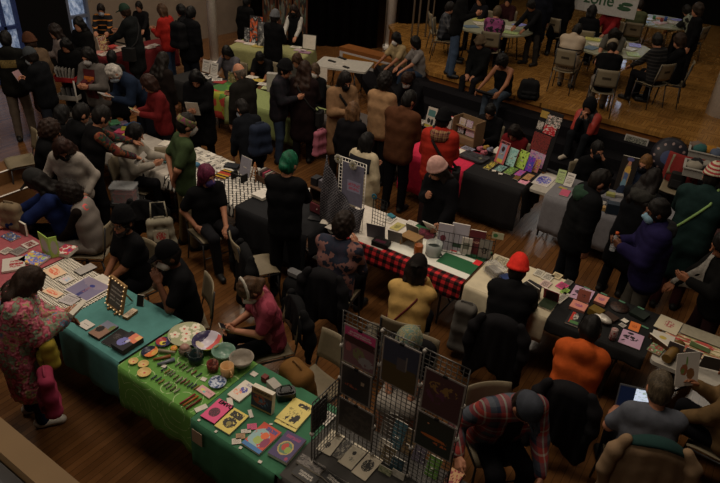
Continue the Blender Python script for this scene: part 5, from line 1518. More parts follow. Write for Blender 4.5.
g0 = at(337, 435, Z0)
RX, RY = g0.x, g0.y
PW, PH = .315, .305
for i, l in enumerate(('grid panel with the pink headed poster, beside the green cloth', 'middle grid panel with the night sky print', 'grid panel at the far end with two dark landscape prints')):
    kn = [(0, PH), (0, 2 * PH), (0, 3 * PH), (.01, .02)] if i == 0 else [(0, PH), (0, 4 * PH - .01), (.01, .02), (0, 3 * PH)]
    wire_grid('grid_panel', (RX + PW * i, RY, Z0), (PW - .004, 0, 0), 4 * PH, 8, 32, l, 'grid panel', group='grid panels on the charcoal cloth', knobs=kn + ([(PW - .004, PH * 2), (PW - .004, PH * 3)] if i == 2 else []))
wire_grid('grid_panel', (RX, RY - .014, Z0), (0, -.31, 0), 2 * PH, 8, 16, 'low grid panel standing square to the row at the green cloth', 'grid panel', group='grid panels on the charcoal cloth', knobs=[(.31, PH), (.31, .01)])
wire_grid('grid_panel', (RX + 3 * PW - .005, RY - .014, Z0), (0, -.31, 0), PH, 8, 8, 'low grid panel standing square to the row at the far end', 'grid panel', group='grid panels on the charcoal cloth', knobs=[(.31, PH), (.31, .01)])
wire_grid('grid_panel', (RX + .02, RY - .33, Z0), (.62, 0, 0), .03, 8, 1, 'low wire rail lying along the front of the booklets', 'grid panel', knobs=[(0, .015), (.31, .015), (.62, .015)])


def poster(x, z, w, h, layers, base, label, frame='8a837e', fr=.012):
    o = MB().box((0, 0, h / 2), (w, .006, h)).build('poster', plain(frame, .6), None, (RX + x, RY - .014, Z0 + z), (0, 0, 0))
    tag(o, label, 'poster', 'prints on the grid panels')
    MB().box((0, -.0038, h / 2), (w - 2 * fr, .0016, h - 2 * fr)).build('printed_face', rotmat(cover(base, layers, .3)), o)
    MB().box((0, -.006, h - .004), (.03, .012, .018)).build('clip', INK, o)


poster(.155, .8, .27, .335, [('r', .5, .88, .5, .13, '9a3560'), ('r', .5, .9, .34, .025, 'a09094', 0, .45, 26), ('r', .5, .84, .38, .02, 'a09094', 0, .45, 26), ('r', .5, .68, .5, .1, '2e1e20', .4), ('e', .5, .35, .2, .18, '5a5a40', .9, .4, 8), ('e', .75, .2, .25, .14, '6d6a6c', .9, .4, 8), ('e', .15, .45, .1, .12, '7a484c', .9)], '5a4046', 'poster of a house front under a pink title band, on the first grid panel')
poster(.145, .48, .26, .3, [('e', .35, .4, .3, .05, '6a3a2a', .8, .5, 8), ('r', .75, .65, .06, .06, '7a6a5a', .5)], '232222', 'very dark print with dim red streaks, middle of the first grid panel')
poster(.165, .15, .31, .29, [('e', .5, .5, .5, .4, '38322f', .9, .5, 6)], '2a2523', 'wide black print standing behind the cream booklets')
poster(.475, .8, .285, .39, [('r', .5, .25, .5, .27, '3a321f', .5), ('r', .5, .75, .5, .25, '282e3c'), ('r', .55, .56, .14, .14, '3f3c40', .2), ('r', .68, .62, .02, .16, '5a5654', .2)], '282a33', 'night blue print of a roof on a hill, on the middle grid panel')
poster(.8, .74, .29, .36, [('e', .5, .68, .4, .16, '6a5230', 1, .5, 6), ('e', .35, .45, .3, .2, '44283a', 1, .5, 6)], '382629', 'dark plum and gold landscape print, upper of the far grid panel')
poster(.79, .39, .29, .325, [('e', .5, .42, .4, .05, '8a4c24', .7, .42, 8), ('e', .7, .3, .2, .04, '8a4a28', .7, .42, 8), ('e', .3, .8, .03, .02, '9a6a50')], '20241f', 'black green print with an orange glow, lower of the far grid panel')
o = MB().box((0, 0, .14), (.006, .19, .28)).build('hanging_print', plain('5a5350', .6), None, (RX - .016, RY - .22, Z0 + .27)); tag(o, 'red and grey print hung from the low panel at the green cloth', 'print')
MB().box((-.0038, 0, .14), (.0016, .165, .25)).build('printed_face', art(('5a2a24', '3f4444', '6a3a2c', '333033'), 3, 6), o)
M_BK = lambda hol=.4: cover('98907f', [('e', .45, .35, .16, .14, '1e1c1a', .7, .4, 9), ('r', .5, .75, .3, .05, '6a6458', 0, .48, 26)])
for q, l, m in (((315.6, 448.6, 332, 429.5, 345.6, 436, 330, 456), 'cream booklet with an ink creature, first in the row before the rack', M_BK()),
                ((332, 455.8, 346, 437, 354, 442, 340.5, 460), 'grey printed booklet, second in the row before the rack', art(('6a655c', '3a3835', '7a756a'), 3, 9)),
                ((338.5, 461, 354.5, 442.5, 368, 450.5, 351, 471), 'cream booklet with a small ink blot, third in the row before the rack', cover('968e7d', [('e', .45, .62, .12, .09, '1e1c1a', .6), ('e', .55, .35, .2, .1, '6a665c', .8, .5, 9)])),
                ((352, 471.5, 369, 452, 383, 460, 365, 482), 'cream booklet with a round ink emblem, fourth in the row before the rack', cover('9a9180', [('e', .5, .52, .34, .26, '1c1a18', .3, .42, 16), ('e', .5, .52, .14, .1, '1c1a18')]))):
    flat(q, m, l, 'booklet', h=.004)
flat((296, 461, 302.5, 453.5, 326, 467, 319.5, 475), art(('3a3634', '5a5552', '2a2726', '6a6460'), 3, 4), 'grey photo booklet lying along the charcoal cloth', 'booklet', h=.02)
WTX = plain('8a857e', .7)
for q, l, tx in (((291, 472.5, 299, 464.5, 320, 478, 312, 486), 'black booklet with two lines of white lettering, nearest the dark green cloth', 1), ((320, 475, 328, 470, 346, 484, 338, 491), 'second black booklet with white lettering, nearer the rail', 1)):
    o = flat(q, cover('1b1a1a', [('r', .5, .62, .3, .1, '8a857e', 0, .47, 16), ('r', .55, .36, .3, .1, '8a857e', 0, .47, 16)]), l, 'booklet', h=.012)
for i, (u, v, w_, h_, c, l) in enumerate(((394, 447, .17, .22, ('2f4a52', '24383f'), 'teal covered card'), (405, 453, .16, .2, ('3a2a1e', '5a4a34', '2b2320'), 'brown landscape card'), (417, 461, .19, .2, ('3c3640', '4a4450', '2f2b33'), 'mauve grey card'), (383, 452, .15, .1, ('8f887c', '7f786c'), 'pale card'),
                                          (386, 461, .12, .12, ('4a3f2e', '5a5038'), 'sepia card'), (395, 470, .13, .1, ('1f3038', '263a40'), 'dark teal card'), (384, 473, .2, .05, ('5a6248', '8a8a70', '40462f'), 'mossy green card'), (397, 477, .16, .05, ('9a958a', '8a857a'), 'white card'), (430, 476, .14, .16, ('4a6a2c', '3c5a28'), 'leaf green card'))):
    stand(u - 6, v - 3, u + 6, v + 4, h_, art(c, 2.5, i + 1), l + ' propped in the low card rack by the far panels', 'card', tilt=24, z=Z0)
small(452, 480, .1, .2, art(('5a1c20', '8a6a4a', '6a2226'), 3, 2), 'red and tan book at the end of the charcoal cloth', 'book', h=.03)

# ---------------------------------------------------------------- middle row, far half
shirts = ((118, 127, '2a2f3a'), (122, 131, 'a03a55'), (128, 128, '8a8a2c'), (121, 123, '6a5a70'), (132, 124, '2c4a70'), (126, 136, 'a0983a'), (135, 130, '8f2f2a'), (114, 122, '3a6a4a'))
for i, (u, v, c) in enumerate(shirts):
    small(u, v, .2, .16, plain(c, .9), ('navy', 'magenta', 'mustard', 'dusty violet', 'blue', 'bright yellow', 'brick red', 'green')[i] + ' folded shirt in the heap beside the flowered sleeves', 'shirt', 'folded_shirt', .03 + .012 * (i % 3), rot=i * 23, group='folded shirts on the middle row')
small(162, 157, .07, .14, INK, 'black phone lying on the pale grey cloth beside the green tee man', 'phone', h=.01, rot=70)
small(166, 160.5, .08, .12, plain('2a5a5a', .6), 'teal notebook next to the black phone on the pale cloth', 'notebook', h=.012, rot=60)
small(165, 143, .14, .2, PAPER, 'white leaflet under the hand of the pale grey sweater', 'leaflet', rot=20)
lathe_thing(196.5, 164, [(.03, 0), (.05, .02), (.052, .04), (.03, .06), (0, .065)], plain('3a6a8a', .6), 'small round blue tin by the zines on the pale cloth', 'tin')
rnd = random.Random(4)
desc = ['with inky figures', 'with a dense black drawing', 'with small print', 'with a grey wash', 'with loose ink lines', 'with a dark border', 'with a large black blot', 'with scattered dots', 'with a pale face', 'with two black bars', 'with a ring', 'with crossed lines']
for i in range(12):
    u, v = 196 + (i % 6) * 6.2 + (i // 6) * -2, 150 + (i % 6) * 2.7 + (i // 6) * 7
    ly = [('e', .3 + .4 * rnd.random(), .3 + .4 * rnd.random(), .2, .25, '2a2826', 1, .45, 9), ('r', .5, .8 - .6 * rnd.random(), .4, .06, '4a4644', 0, .45, 20)]
    p_ = ('nearest the column side', 'second along', 'third along', 'fourth along', 'fifth along', 'nearest the striped zine')[i % 6]
    small(u, v, .14, .2, cover(('98948c', '8a867e', 'a09c94')[i % 3], ly), f'zine {desc[i]}, {p_}, {"back" if i < 6 else "front"} row, pale cloth', 'zine', h=.006 + .004 * (i % 3), z=Z0 + .001, rot=rnd.uniform(-12, 12), group='ink zines on the pale cloth')
small(232, 165, .2, .14, plain('1c1f26', .7), 'dark blue folded cloth behind the keffiyeh', 'cloth', 'folded_cloth', .04, rot=20)
flat((216, 177, 222.5, 167, 234, 173, 223, 180), checks(('a03a28', 'a03a28', '1a1412', 'b08a2a', '1a1412', 'b08a2a'), .3, .2, 0, 'stripe'), 'red, yellow and black striped zine on the keffiyeh', h=.006, z=Z0 + .008)
stand(239, 173, 249, 178, .26, plain('8a8894', .7), 'blank lilac grey board on a black stand on the keffiyeh', 'board', 'display_board', z=Z0 + .008, th=.008, tilt=14)
p = at(244, 177, Z0 + .008)
o = MB().box((-.09, 0, .05), (.02, .12, .1)).box((.09, 0, .05), (.02, .12, .1)).box((0, -.05, .09), (.2, .02, .02)).build('book_stand', INK, None, (p.x + .01, p.y - .1, Z0 + .008)); tag(o, 'black book stand in front of the lilac grey board', 'stand')
p = at(253, 181, Z0 + .008)
o = MB().tube([(-.05, 0, 0), (0, .05, .26)], .008, 6).tube([(.05, 0, 0), (0, .05, .26)], .008, 6).tube([(0, .13, 0), (0, .05, .26)], .008, 6).tube([(-.035, .012, .08), (.035, .012, .08)], .007, 6).build('easel', plain('8a5a34', .6), None, (p.x, p.y, Z0 + .008)); tag(o, 'small wooden easel between the keffiyeh and the green haired person', 'easel')
p = at(268, 181, Z0)
b = empty('zine_crate', (p.x, p.y, Z0 + .008), -.15, 'brown wooden crate of zines beside the small easel', 'crate')
mb = MB()
for c, d in (((0, 0, .006), (.3, .2, .012)), ((0, .1, .06), (.3, .012, .12)), ((0, -.1, .04), (.3, .012, .08)), ((.15, 0, .05), (.012, .2, .1)), ((-.15, 0, .05), (.012, .2, .1))): mb.box(c, d)
mb.build('crate_sides', plain('4f3524', .7), b)
for i in range(5): tag(MB().box((p.x - .1 + .05 * i, p.y - .01 * i, Z0 + .09), (.03, .14, .12)).build('zine', plain(('8a8680', '3a2a2a', '8a2f45', '7a756c', '54302a')[i], .7)), ('white zine at the open end of the crate', 'dark zine second in the crate', 'rose red zine in the middle of the crate', 'cream zine fourth in the crate', 'brown zine at the crate end by the green haired person')[i], 'zine', None, None) if True else 0
for i, (u, v, l) in enumerate(((258, 174, 'behind the easel'), (263, 172, 'behind the crate'), (253, 170, 'behind the lilac board'))):
    small(u, v, .15, .2, SCR('98948e'), 'white zine lying ' + l, 'zine', h=.008, rot=10 * i, z=Z0 + .008)
flat((252.5, 194, 264, 187, 274, 192.5, 262.5, 199), TXT('a29d96', '8a8680'), 'stack of white paper on the keffiyeh beside the green haired person', 'paper stack', h=.035, z=Z0 + .008)
small(306, 191, .12, .18, SCR('a09c94'), 'white card on the black cloth, far side of the green haired person', 'card', h=.004, rot=-20)
small(311, 193.5, .1, .14, PAPER, 'small blank white card next to the ink card on the black cloth', 'card', h=.004, rot=-30)
small(315, 218, .16, .1, plain('1e1f22', .5), 'dark tablet lying on the black cloth below the drawer box', 'tablet', h=.012, rot=20)
small(325, 221.5, .1, .12, PAPER, 'white slip on the black cloth below the drawer box', 'slip', h=.003, rot=20)
p = at(321, 213, Z0)
g = empty('drawer_box', (p.x, p.y + .05, Z0 + .003), -.1, 'wooden mini drawer box with one pink drawer on the black cloth', 'drawer box')
mb = MB()
for c, d in (((-.13, 0, .17), (.015, .22, .34)), ((.13, 0, .17), (.015, .22, .34)), ((0, 0, .335), (.27, .22, .015)), ((0, 0, .008), (.27, .22, .015)), ((0, .1, .17), (.25, .015, .32)), ((0, 0, .14), (.25, .2, .012))): mb.box(c, d)
mb.build('box_frame', plain('4a3222', .6), g)
d_ = MB().box((0, -.02, .074), (.24, .2, .115)).build('drawer', plain('6a3038', .7), g)
MB().ball((0, -.125, .074), .009, 8, 6).build('knob', plain('b0a898', .4), d_)
p = at(319, 183, Z0 + .2)
for i, (dx, c, l) in enumerate(((-.12, '1c1c20', 'black card box on top of the drawer box'), (0, '54525a', 'grey box of cards on top of the drawer box'), (.11, '98948c', 'white card box on top of the drawer box'))):
    o = MB().box((g.location.x + dx, g.location.y, Z0 + .003 + .345 + .05), (.09, .12, .1)).build('card_box', plain(c, .7)); tag(o, l, 'box')
# keffiyeh on its grid
p = at(337, 222, Z0); q = at(362, 232, Z0)
gx = Vector((p.x, p.y, Z0)); dx = Vector((q.x - p.x, q.y - p.y, 0))
gw = dx.length
wire_grid('wire_grid', gx, dx, .88, 9, 20, 'white wire grid holding the keffiyeh and the pink lettered sheet', 'wire grid', M_WHITE)
ang = math.atan2(dx.y, dx.x); nr = Vector((dx.y, -dx.x, 0)).normalized()
o = MB().box((gw * .55, -.009, .58), (gw * .8, .003, .52)).build('sheet', plain('77758a', .8), None, gx, (0, 0, ang)); tag(o, 'pale lilac sheet with faint pink lettering clipped to the wire grid', 'sheet')
MB().box((gw * .6, -.0112, .56), (gw * .5, .001, .14)).build('printed_face', rotmat(cover('77758a', [('r', .5, .65, .45, .14, '8a4a5c', 0, .45, 9), ('r', .5, .3, .4, .12, '8a4a5c', 0, .45, 9)])), o)


def keff(u, v):
    x = -.16 + u * (gw + .2) - .05 * v
    topz = .86 - .5 * min(1, u * 1.25) ** .8 - .12 * math.sin(u * PI)
    z = topz + ((-.1 - .1 * math.sin(u * 3)) - topz) * v
    return (x, -.035 - .05 * math.sin(v * 2.6) - .018 * math.sin(u * 22 + v * 3), max(z, .012))


o = MB().sheet(keff, 40, 24).build('keffiyeh', checks(('6f6c72', '26252a'), .026, .026, PI / 4, 'net', axes=(0, 2)), None, gx, (0, 0, ang), solid=.004)
tag(o, 'black and white keffiyeh scarf draped in a curve over the wire grid', 'scarf')


def flower(p, l, col='a8a294', r=.06):
    g = empty('flower', p, 0, l, 'flower')
    mb = MB()
    for k in range(9):
        a_ = k * 2 * PI / 9
        mb.ball((r * .62 * math.cos(a_), -.01, r * .62 * math.sin(a_)), (r * .36, .006, r * .36), 8, 5)
    mb.build('petals', plain(col, .8), g)
    MB().ball((0, -.016, 0), (r * .26, .012, r * .26), 8, 6).build('flower_centre', plain('6a6238', .8), g)


flower(gx + dx * .06 + nr * .05 + Vector((0, 0, .87)), 'white cloth flower at the top corner of the wire grid')
flower(gx + dx * .58 + nr * .03 + Vector((0, 0, .84)), 'white cloth flower in the middle of the wire grid top')
p = at(371, 234, Z0); q = at(384, 240, Z0)
wire_grid('wire_grid', (p.x, p.y, Z0), (q.x - p.x, q.y - p.y, 0), .5, 5, 11, 'smaller dark wire grid with a teal flower beside the keffiyeh', 'wire grid', INK)
flower(Vector((p.x, p.y, Z0 + .52)) + Vector((.02, -.012, 0)), 'teal cloth flower on top of the dark wire grid', '2a6478', .04)
# stands, boxes and prints on the white cloth
stand(367, 236, 385, 240, .22, plain('5c5964', .7), 'dark lilac board seen from behind at the keffiyeh end', 'board', 'display_board', tilt=-16, th=.006, rest=False)
stand(388, 240, 402, 244, .17, plain('66625f', .7), 'grey board seen from behind beside the card reader', 'board', 'display_board', tilt=-14, th=.006, rest=False)
stand(407, 235, 419, 240, .2, plain('6a645a', .7), 'beige board on a black stand above the wooden box', 'board', 'display_board', tilt=-16, th=.006, rest=False)
g = empty('card_reader', at(381, 245, Z0), .1, 'black card reader with a dark red screen on the white cloth', 'card reader')
MB().box((0, 0, .03), (.2, .13, .06), bevel=.01).build('case', INK, g); MB().box((0, -.02, .0615), (.13, .05, .003)).build('screen', plain('4a2030', .3), g)
p = at(411, 245, Z0)
g = empty('wooden_box', (p.x, p.y, Z0), -.1, 'pale wooden box with an open front beside the orange jar', 'box')
mb = MB()
for c, d in (((-.1, 0, .06), (.012, .16, .12)), ((.1, 0, .06), (.012, .16, .12)), ((0, 0, .122), (.22, .17, .01)), ((0, .07, .06), (.19, .012, .11))): mb.box(c, d)
mb.build('box_frame', plain('8a6a42', .6), g)
lathe_thing(418, 254, [(.045, 0), (.05, .01), (.05, .13), (.042, .14), (.042, .02), (0, .02)], plain('8a4a1e', .4), 'orange brown jar standing before the wooden box', 'jar')
o = lathe_thing(433, 254, [(.075, 0), (.09, .01), (.095, .16), (.09, .16), (.085, .02), (0, .015)], clear((.55, .6, .58), .15, .45), 'round clear tub with a dark green filling on the flag print cloth', 'tub')
MB().lathe([(.08, .015), (.083, .1), (0, .11)], n=20).build('filling', plain('17211c', .6), o)
flat((391, 228, 397, 221.5, 404, 225, 398, 232), cover('8a8250', [('e', .5, .5, .3, .3, '5a5632', .9, .45, 9)]), 'yellow print lying at the far edge of the white cloth', 'print')
flat((402, 237, 406, 230, 413, 234, 408.5, 240), cover('6f7c9a', [('e', .5, .5, .3, .3, '9a949a', .9, .45, 9)]), 'blue print beside the beige board', 'print')
small(391.5, 215, .1, .06, plain('2f7486', .7), 'bright teal pouch at the far edge of the white cloth', 'pouch', h=.03, rot=-20)
flat((384, 221, 389, 215, 396, 218, 391, 224), SCR('a29d96'), 'white print at the keffiyeh end of the far edge', 'print')
flat((404, 224, 409, 219.5, 418, 223, 413, 228), SCR('a29d96', '6a6662', .55), 'white print at the far edge before the pink beanie woman', 'print')
small(427, 232, .2, .13, art(('5a2030', '3a1820', '6a2c3c'), 5, 2), 'burgundy patterned cloth bundle beside the magazine rack', 'cloth bundle', h=.06, rot=10)
# magazine rack
p, q = at(433, 247, Z0 + .008), at(492, 259, Z0 + .008)
dx = q - p; L = dx.length; ang = math.atan2(dx.y, dx.x)
g = empty('magazine_rack', (p.x, p.y, Z0 + .008), ang, 'black wire magazine rack along the far edge of the flag print cloth', 'rack')
mb = MB()
for z in (.004, .14, .26):
    mb.tube([(0, -.05, z), (L, -.05, z)], .004, 5); mb.tube([(0, .07, z), (L, .07, z)], .004, 5)
    for i in (0, 6): mb.tube([(L * i / 6, -.05, z), (L * i / 6, .07, z)], .004, 5)
for i in range(13):
    mb.tube([(L * i / 12, -.05, .004), (L * i / 12, -.05, .26)], .003, 5); mb.tube([(L * i / 12, .07, .004), (L * i / 12, .07, .26)], .003, 5)
mb.build('wire_frame', INK, g)
U = Vector((dx.x, dx.y, 0)) / L; Nn = Vector((-U.y, U.x, 0))
for i, (f_, w_, h_, c, ly, l) in enumerate(((.17, .17, .32, '88838c', [('e', .4, .45, .2, .12, '5a2a34', .6)], 'pale lilac magazine at the near end of the wire rack'), (.41, .2, .34, '8a8690', [('r', .5, .2, .35, .08, '2a3a30', .3)], 'tall pale magazine with a dark green band in the wire rack'),
                                            (.55, .12, .2, '9a958e', [('r', .5, .5, .3, .2, '5a5a50', .4)], 'short white booklet in the middle of the wire rack'), (.7, .18, .3, '4a1c22', [('r', .5, .5, .34, .05, '8a6a60', 0, .45, 16)], 'burgundy magazine in the wire rack'), (.86, .14, .22, '6a6862', [('e', .5, .4, .3, .2, '2a2a28', .8, .45, 8)], 'grey magazine at the far end of the wire rack'))):
    b = Vector((p.x, p.y, Z0 + .014)) + U * (L * f_) + Nn * (.02 if i % 2 else -.01)
    o = MB().box((0, 0, h_ / 2), (w_, .016, h_)).build('magazine', M_PAGE, None, b, (math.radians(-6), 0, ang)); tag(o, l, 'magazine', 'magazines in the wire rack')
    MB().box((0, -.0088, h_ / 2), (w_, .0016, h_)).build('front_cover', rotmat(cover(c, ly)), o)
b = Vector((p.x, p.y, Z0 + .27)) + U * (L * 1.02)
o = MB().box((0, 0, .05), (.13, .004, .08)).build('tag_card', rotmat(cover('8a8a72', [('e', .3, .5, .2, .3, '2a5a34', .6)])), None, b, (0, 0, ang)); tag(o, 'pale card with a green sprig clipped at the end of the wire rack', 'card')
# cream cloth
flat((492, 262, 497.5, 256, 512, 261, 505, 270.5), art(('1c1a18', '8a846c', '4a4234', '99937e', '2a2620'), 4, 4), 'black, white and olive photo print near the red beanie', 'print', h=.004)
o = MB().box((0, 0, .06), (.24, .17, .09), bevel=.03).build('plastic_bag', clear((.6, .58, .54), .2, .3), None, at(494, 274, Z0), (0, 0, -.5)); tag(o, 'clear plastic bag of prints in front of the red beanie', 'bag')
MB().box((0, 0, .03), (.19, .12, .05)).build('contents', plain('55504a', .7), o)
small(507, 276, .1, .14, plain('26386a', .6), 'bright blue card box beside the clear bag', 'box', h=.05, rot=-30)
small(532, 285, .16, .14, plain('17181a', .6), 'black box at the elbow of the red beanie person', 'box', h=.12, rot=-15)
g = stand(527, 291, 540, 300, .16, plain('7a766e', .4), 'grey card holder standing beside the black box', 'card holder', tilt=-18)
CZ = (((533, 274, 537, 268.5, 545, 271.5, 541, 277.5), '9a9588', 'white zine at the far edge behind the red beanie'), ((541, 278, 546, 272, 555, 276, 550, 282), '9c978c', 'white text zine second along the far edge of the cream cloth'), ((551, 276, 555, 271.5, 563, 275, 559, 280), 'a09274', 'pale yellow zine third along the far edge of the cream cloth'),
      ((539, 285, 544, 279, 552, 283, 547, 289), 'a08a84', 'pinkish white zine in front of the text zine'), ((556, 286, 561, 281, 569, 285.5, 563, 290.5), 'a03a62', 'hot pink zine at the end of the cream cloth'), ((560, 292, 564, 287, 570, 290, 566, 295), '6a8a3a', 'lime green card under the hot pink zine'),
      ((564, 283, 567, 278.5, 573, 281.5, 570, 286), '5a5650', 'grey inked zine at the corner of the cream cloth'), ((556, 301, 563, 291, 569, 294, 561, 305), '8a857c', 'tall black and white zine hanging over the cream cloth corner'))
for q, c, l in CZ: flat(q, SCR(c), l, h=.006)
b = stand(543, 297, 558, 303, .16, cover('7a1f30', [('r', .55, .5, .4, .4, '2c1518')]), 'crimson book standing open on the cream cloth', 'book', tilt=-20, th=.012)
flat((538, 305, 545, 296, 558, 302, 551, 311), plain('26331f', .7), 'dark green folder lying under the crimson book', 'folder', h=.01)
# black cloth with pink zines
def zq(q, d=(540, 270), k=6.0): return tuple(d[i % 2] + c / k for i, c in enumerate(q))
LILAC = cover('8f7488', [('e', .45, .55, .36, .16, '1c181c', 1, .46, 8), ('e', .4, .85, .14, .08, '1c181c', .7), ('e', .2, .25, .14, .08, '1c181c', 1, .5, 9)])
flat(zq((172, 158, 215, 90, 332, 130, 288, 202)), LILAC, 'lilac poster with black ink at the far edge of the black cloth', 'poster', h=.004)
flat(zq((465, 432, 502, 352, 627, 400, 598, 478)), LILAC, 'lilac poster with black ink beside the orange card on the black cloth', 'poster', h=.004)
SAL = cover('a0685c', [('e', .5, .5, .3, .22, '6a3a5a', 1, .48, 9)])
flat(zq((175, 215, 202, 176, 292, 210, 265, 250)), SAL, 'salmon pink zine stack in front of the standing salmon booklet', h=.035, page=plain('8a5a50', .8))
flat(zq((325, 182, 347, 140, 417, 166, 390, 212)), SAL, 'salmon pink zine stack with violet print, second along', h=.03, page=plain('8a5a50', .8))
stand(*zq((217, 178, 290, 200)), .13, cover('7a463c', [('e', .5, .5, .2, .14, '4a2a2a', .6, .5, 9)]), 'small salmon booklet standing on the lilac poster', 'booklet', tilt=14, z=Z0 + .006)
flat(zq((150, 310, 190, 238, 262, 262, 228, 345)), cover('17181a', [('r', .3, .5, .12, .4, '8a2a22'), ('e', .55, .6, .2, .26, '8a867e', .9, .46, 9), ('r', .6, .2, .34, .1, '3a5a34', .4)]), 'black, white and red booklet on a green folder in front of the orange hoodie', 'booklet', h=.01)
small(597, 309, .13, .11, plain('6a5420', .4), 'mustard yellow tin on the black cloth', 'tin', h=.07, rot=-15)
o = MB().ball((0, 0, .036), (.1, .055, .035), 16, 8).build('pouch', plain('b8b2a8', .3, .5, .2, bump=.5), None, at(602, 321, Z0), (0, 0, -.35)); tag(o, 'crinkled silver pouch on the black cloth behind the orange hoodie', 'pouch')
small(611, 316, .14, .1, plain('3a2a22', .6), 'brown wallet beside the silver pouch', 'wallet', h=.025, rot=-20)
small(625, 320.5, .06, .06, PAPER, 'upper small white card beside the orange card', 'card', rot=-20); small(622.5, 325, .06, .06, SCR('8f8a84'), 'lower small grey card beside the orange card', 'card', rot=-20)
flat(zq((530, 352, 545, 305, 606, 328, 590, 375)), cover('a85a2a', [('e', .5, .5, .3, .2, '7a3a1a', .8, .5, 9)]), 'bright orange card beside the lilac poster', 'card', h=.004)
lathe_thing(614, 333, [(.03, 0), (.033, .005), (.033, .115), (.028, .122), (0, .122)], art(('6a2a2c', '8a7a76', '4a1a1e'), 3, 2, rough=.3), 'red and silver drinks can between the orange hoodie and the lilac poster', 'can')
o = lathe_thing(619.5, 307, [(.1, 0), (.1, .006), (0, .006)], cover('1c1412', [('e', .5, .5, .16, .12, '98928a', .5, .5, 10), ('e', .5, .5, .42, .42, '2f1f18', .3, .5, 10)]), 'dark round print with a white mark on the black cloth', 'print')
small(640, 313, .16, .14, plain('16201a', .6), 'very dark green box at the far edge of the black cloth', 'box', h=.03, rot=-15)
for i, (u, v) in enumerate(((587, 288), (604, 294), (622, 301.5), (641, 308), (645, 327))):
    small(u, v, .07, .025, plain('4f7a60', .7), 'small green price tag ' + ('behind the far lilac poster', 'behind the second salmon stack', 'behind the round print', 'behind the dark green box', 'beside the orange card')[i], 'tag', 'price_tag', .002, rot=-8, group='green price tags')
# last table of the middle row
flat((654, 326, 661, 313.5, 682, 323.5, 677, 336), cover('98907c', [('e', .52, .55, .24, .26, '7a3038', 1, .5, 14)]), 'cream sheet with a red tree print at the table corner', 'print', h=.004)
flat((650, 338, 654, 330, 676, 337, 672, 346), cover('98938a', [('e', .5, .5, .17, .17, '8a7a3a', .2)]), 'white card with an ochre oval beside the red tree print', 'card', h=.012)
o = cloth(.12, 1.8, R2a + .62, R2b, (0, .2, 0, 0), plain('97907d', .9), 'cream cloth strip along the far side of the rose runner', name='table_runner', z=TH + .003, cat='table runner')
stand(666, 350, 681, 356, .14, plain('5a5458', .7), 'grey box lid standing behind the rolled leather', 'board', tilt=-12, rest=False)
stand(682, 358, 698, 364, .16, plain('716e70', .7), 'pale grey board beside the dark picture frame', 'board', tilt=-12, rest=False)
stand(698, 366, 722, 372, .16, plain('2a1d15', .5), 'dark framed board with a gilt edge at the picture edge', 'board', tilt=-12, rest=False)
p = at(672, 355, Z0)
o = MB().tube([(0, -.16, .045), (0, .16, .045)], .045, 16).build('leather_roll', plain('6a5024', .6), None, (p.x, p.y, Z0), (0, 0, math.radians(-12))); tag(o, 'olive brown leather roll on the table nearest the laptop', 'roll')
g = stand(648, 337, 668, 352, .05, plain('3f2716', .5), 'long dark wooden tray edge at the table corner', 'tray', tilt=0, th=.02, rest=False)
flat((648, 349, 652, 342, 664, 348, 660, 357), art(('8a8678', '6a3028', '4a6a4a', '98927f'), 4, 8), 'patchwork print at the rounded table corner', 'print', h=.003)
flat((677, 371, 681, 363, 690, 366, 687, 375), cover('131314', [('r', .5, .5, .3, .3, '8f8c86'), ('r', .5, .5, .18, .18, '131314')]), 'black box with a white square outline at the table edge', 'box', h=.04, page=INK)
small(700, 347, .18, .07, plain('4a5a34', .7), 'olive green label strip on the rose runner', 'label', h=.004, rot=-5, z=Z0 + .002)
# ---------------------------------------------------------------- far row
for i, (u, v, l) in enumerate(((203, 70, 'white booklet standing at the column end of the black cloth'), (211, 73, 'second white booklet standing on the black cloth by the column'))):
    stand(u - 1, v + 1, u + 6, v + 3, .24, TXT('98948e'), l, 'booklet', tilt=14)
for i, (u, v, l) in enumerate(((199, 73.5, 'white zine flat at the column end of the black cloth'), (206, 77, 'white zine flat in the middle of the black cloth by the column'), (213, 76, 'white zine flat beside the second standing booklet'), (217, 79.5, 'white zine flat at the green printed cloth'))):
    small(u, v, .2, .16, SCR('98948e'), l, 'zine', h=.008, rot=15 * i)
small(220, 81.5, .22, .2, plain('8a2a2a', .8), 'red card on the green printed cloth', 'card', h=.006, z=Z0, rot=20)
stand(228, 82, 238, 84, .2, art(('6a5a3a', '4a4a30', '7a6a4a'), 3, 4), 'tan picture card standing in front of the man drawing', 'card', tilt=10)
for u, v, c, l in ((258, 80, 'a08a3a', 'yellow sheet under the hands of the man drawing'), (264, 84, '98948c', 'white sheet at the elbow of the man drawing'), (268, 88, '8a8f68', 'pale green sheet near the white paper bag'), (252, 77, '9a968e', 'white sheet at the far side of the olive cloth'), (283, 92, '7a8a58', 'leaf green print in front of the beanie man'), (292, 97, '9a958c', 'white print in front of the long haired woman')):
    small(u, v, .24, .17, SCR(c, '5a5648', .56), l, 'sheet', rot=u % 30)
o = MB().box((0, 0, .17), (.22, .12, .34), bevel=.02).build('paper_bag', plain('98948f', .8), None, at(273, 91, Z0), (0, 0, .5)); tag(o, 'white paper bag standing on the olive cloth beside the beanie man', 'bag')
for u, v, c, l in ((420, 121, '98928a', 'white zines in a low stack behind the rust jacket'), (414, 124, '8a3a4a', 'rose card behind the rust jacket'), (431, 133, '2f4a5a', 'dark blue zine beside the red puffer'), (425, 137, '6a4a2a', 'orange brown zine beside the red puffer'), (434, 128, '5a7a7a', 'teal box on the far row by the red puffer')):
    small(u, v, .2, .2, SCR(c, '2a2826', .56), l, 'zine', h=.03, rot=u % 20)
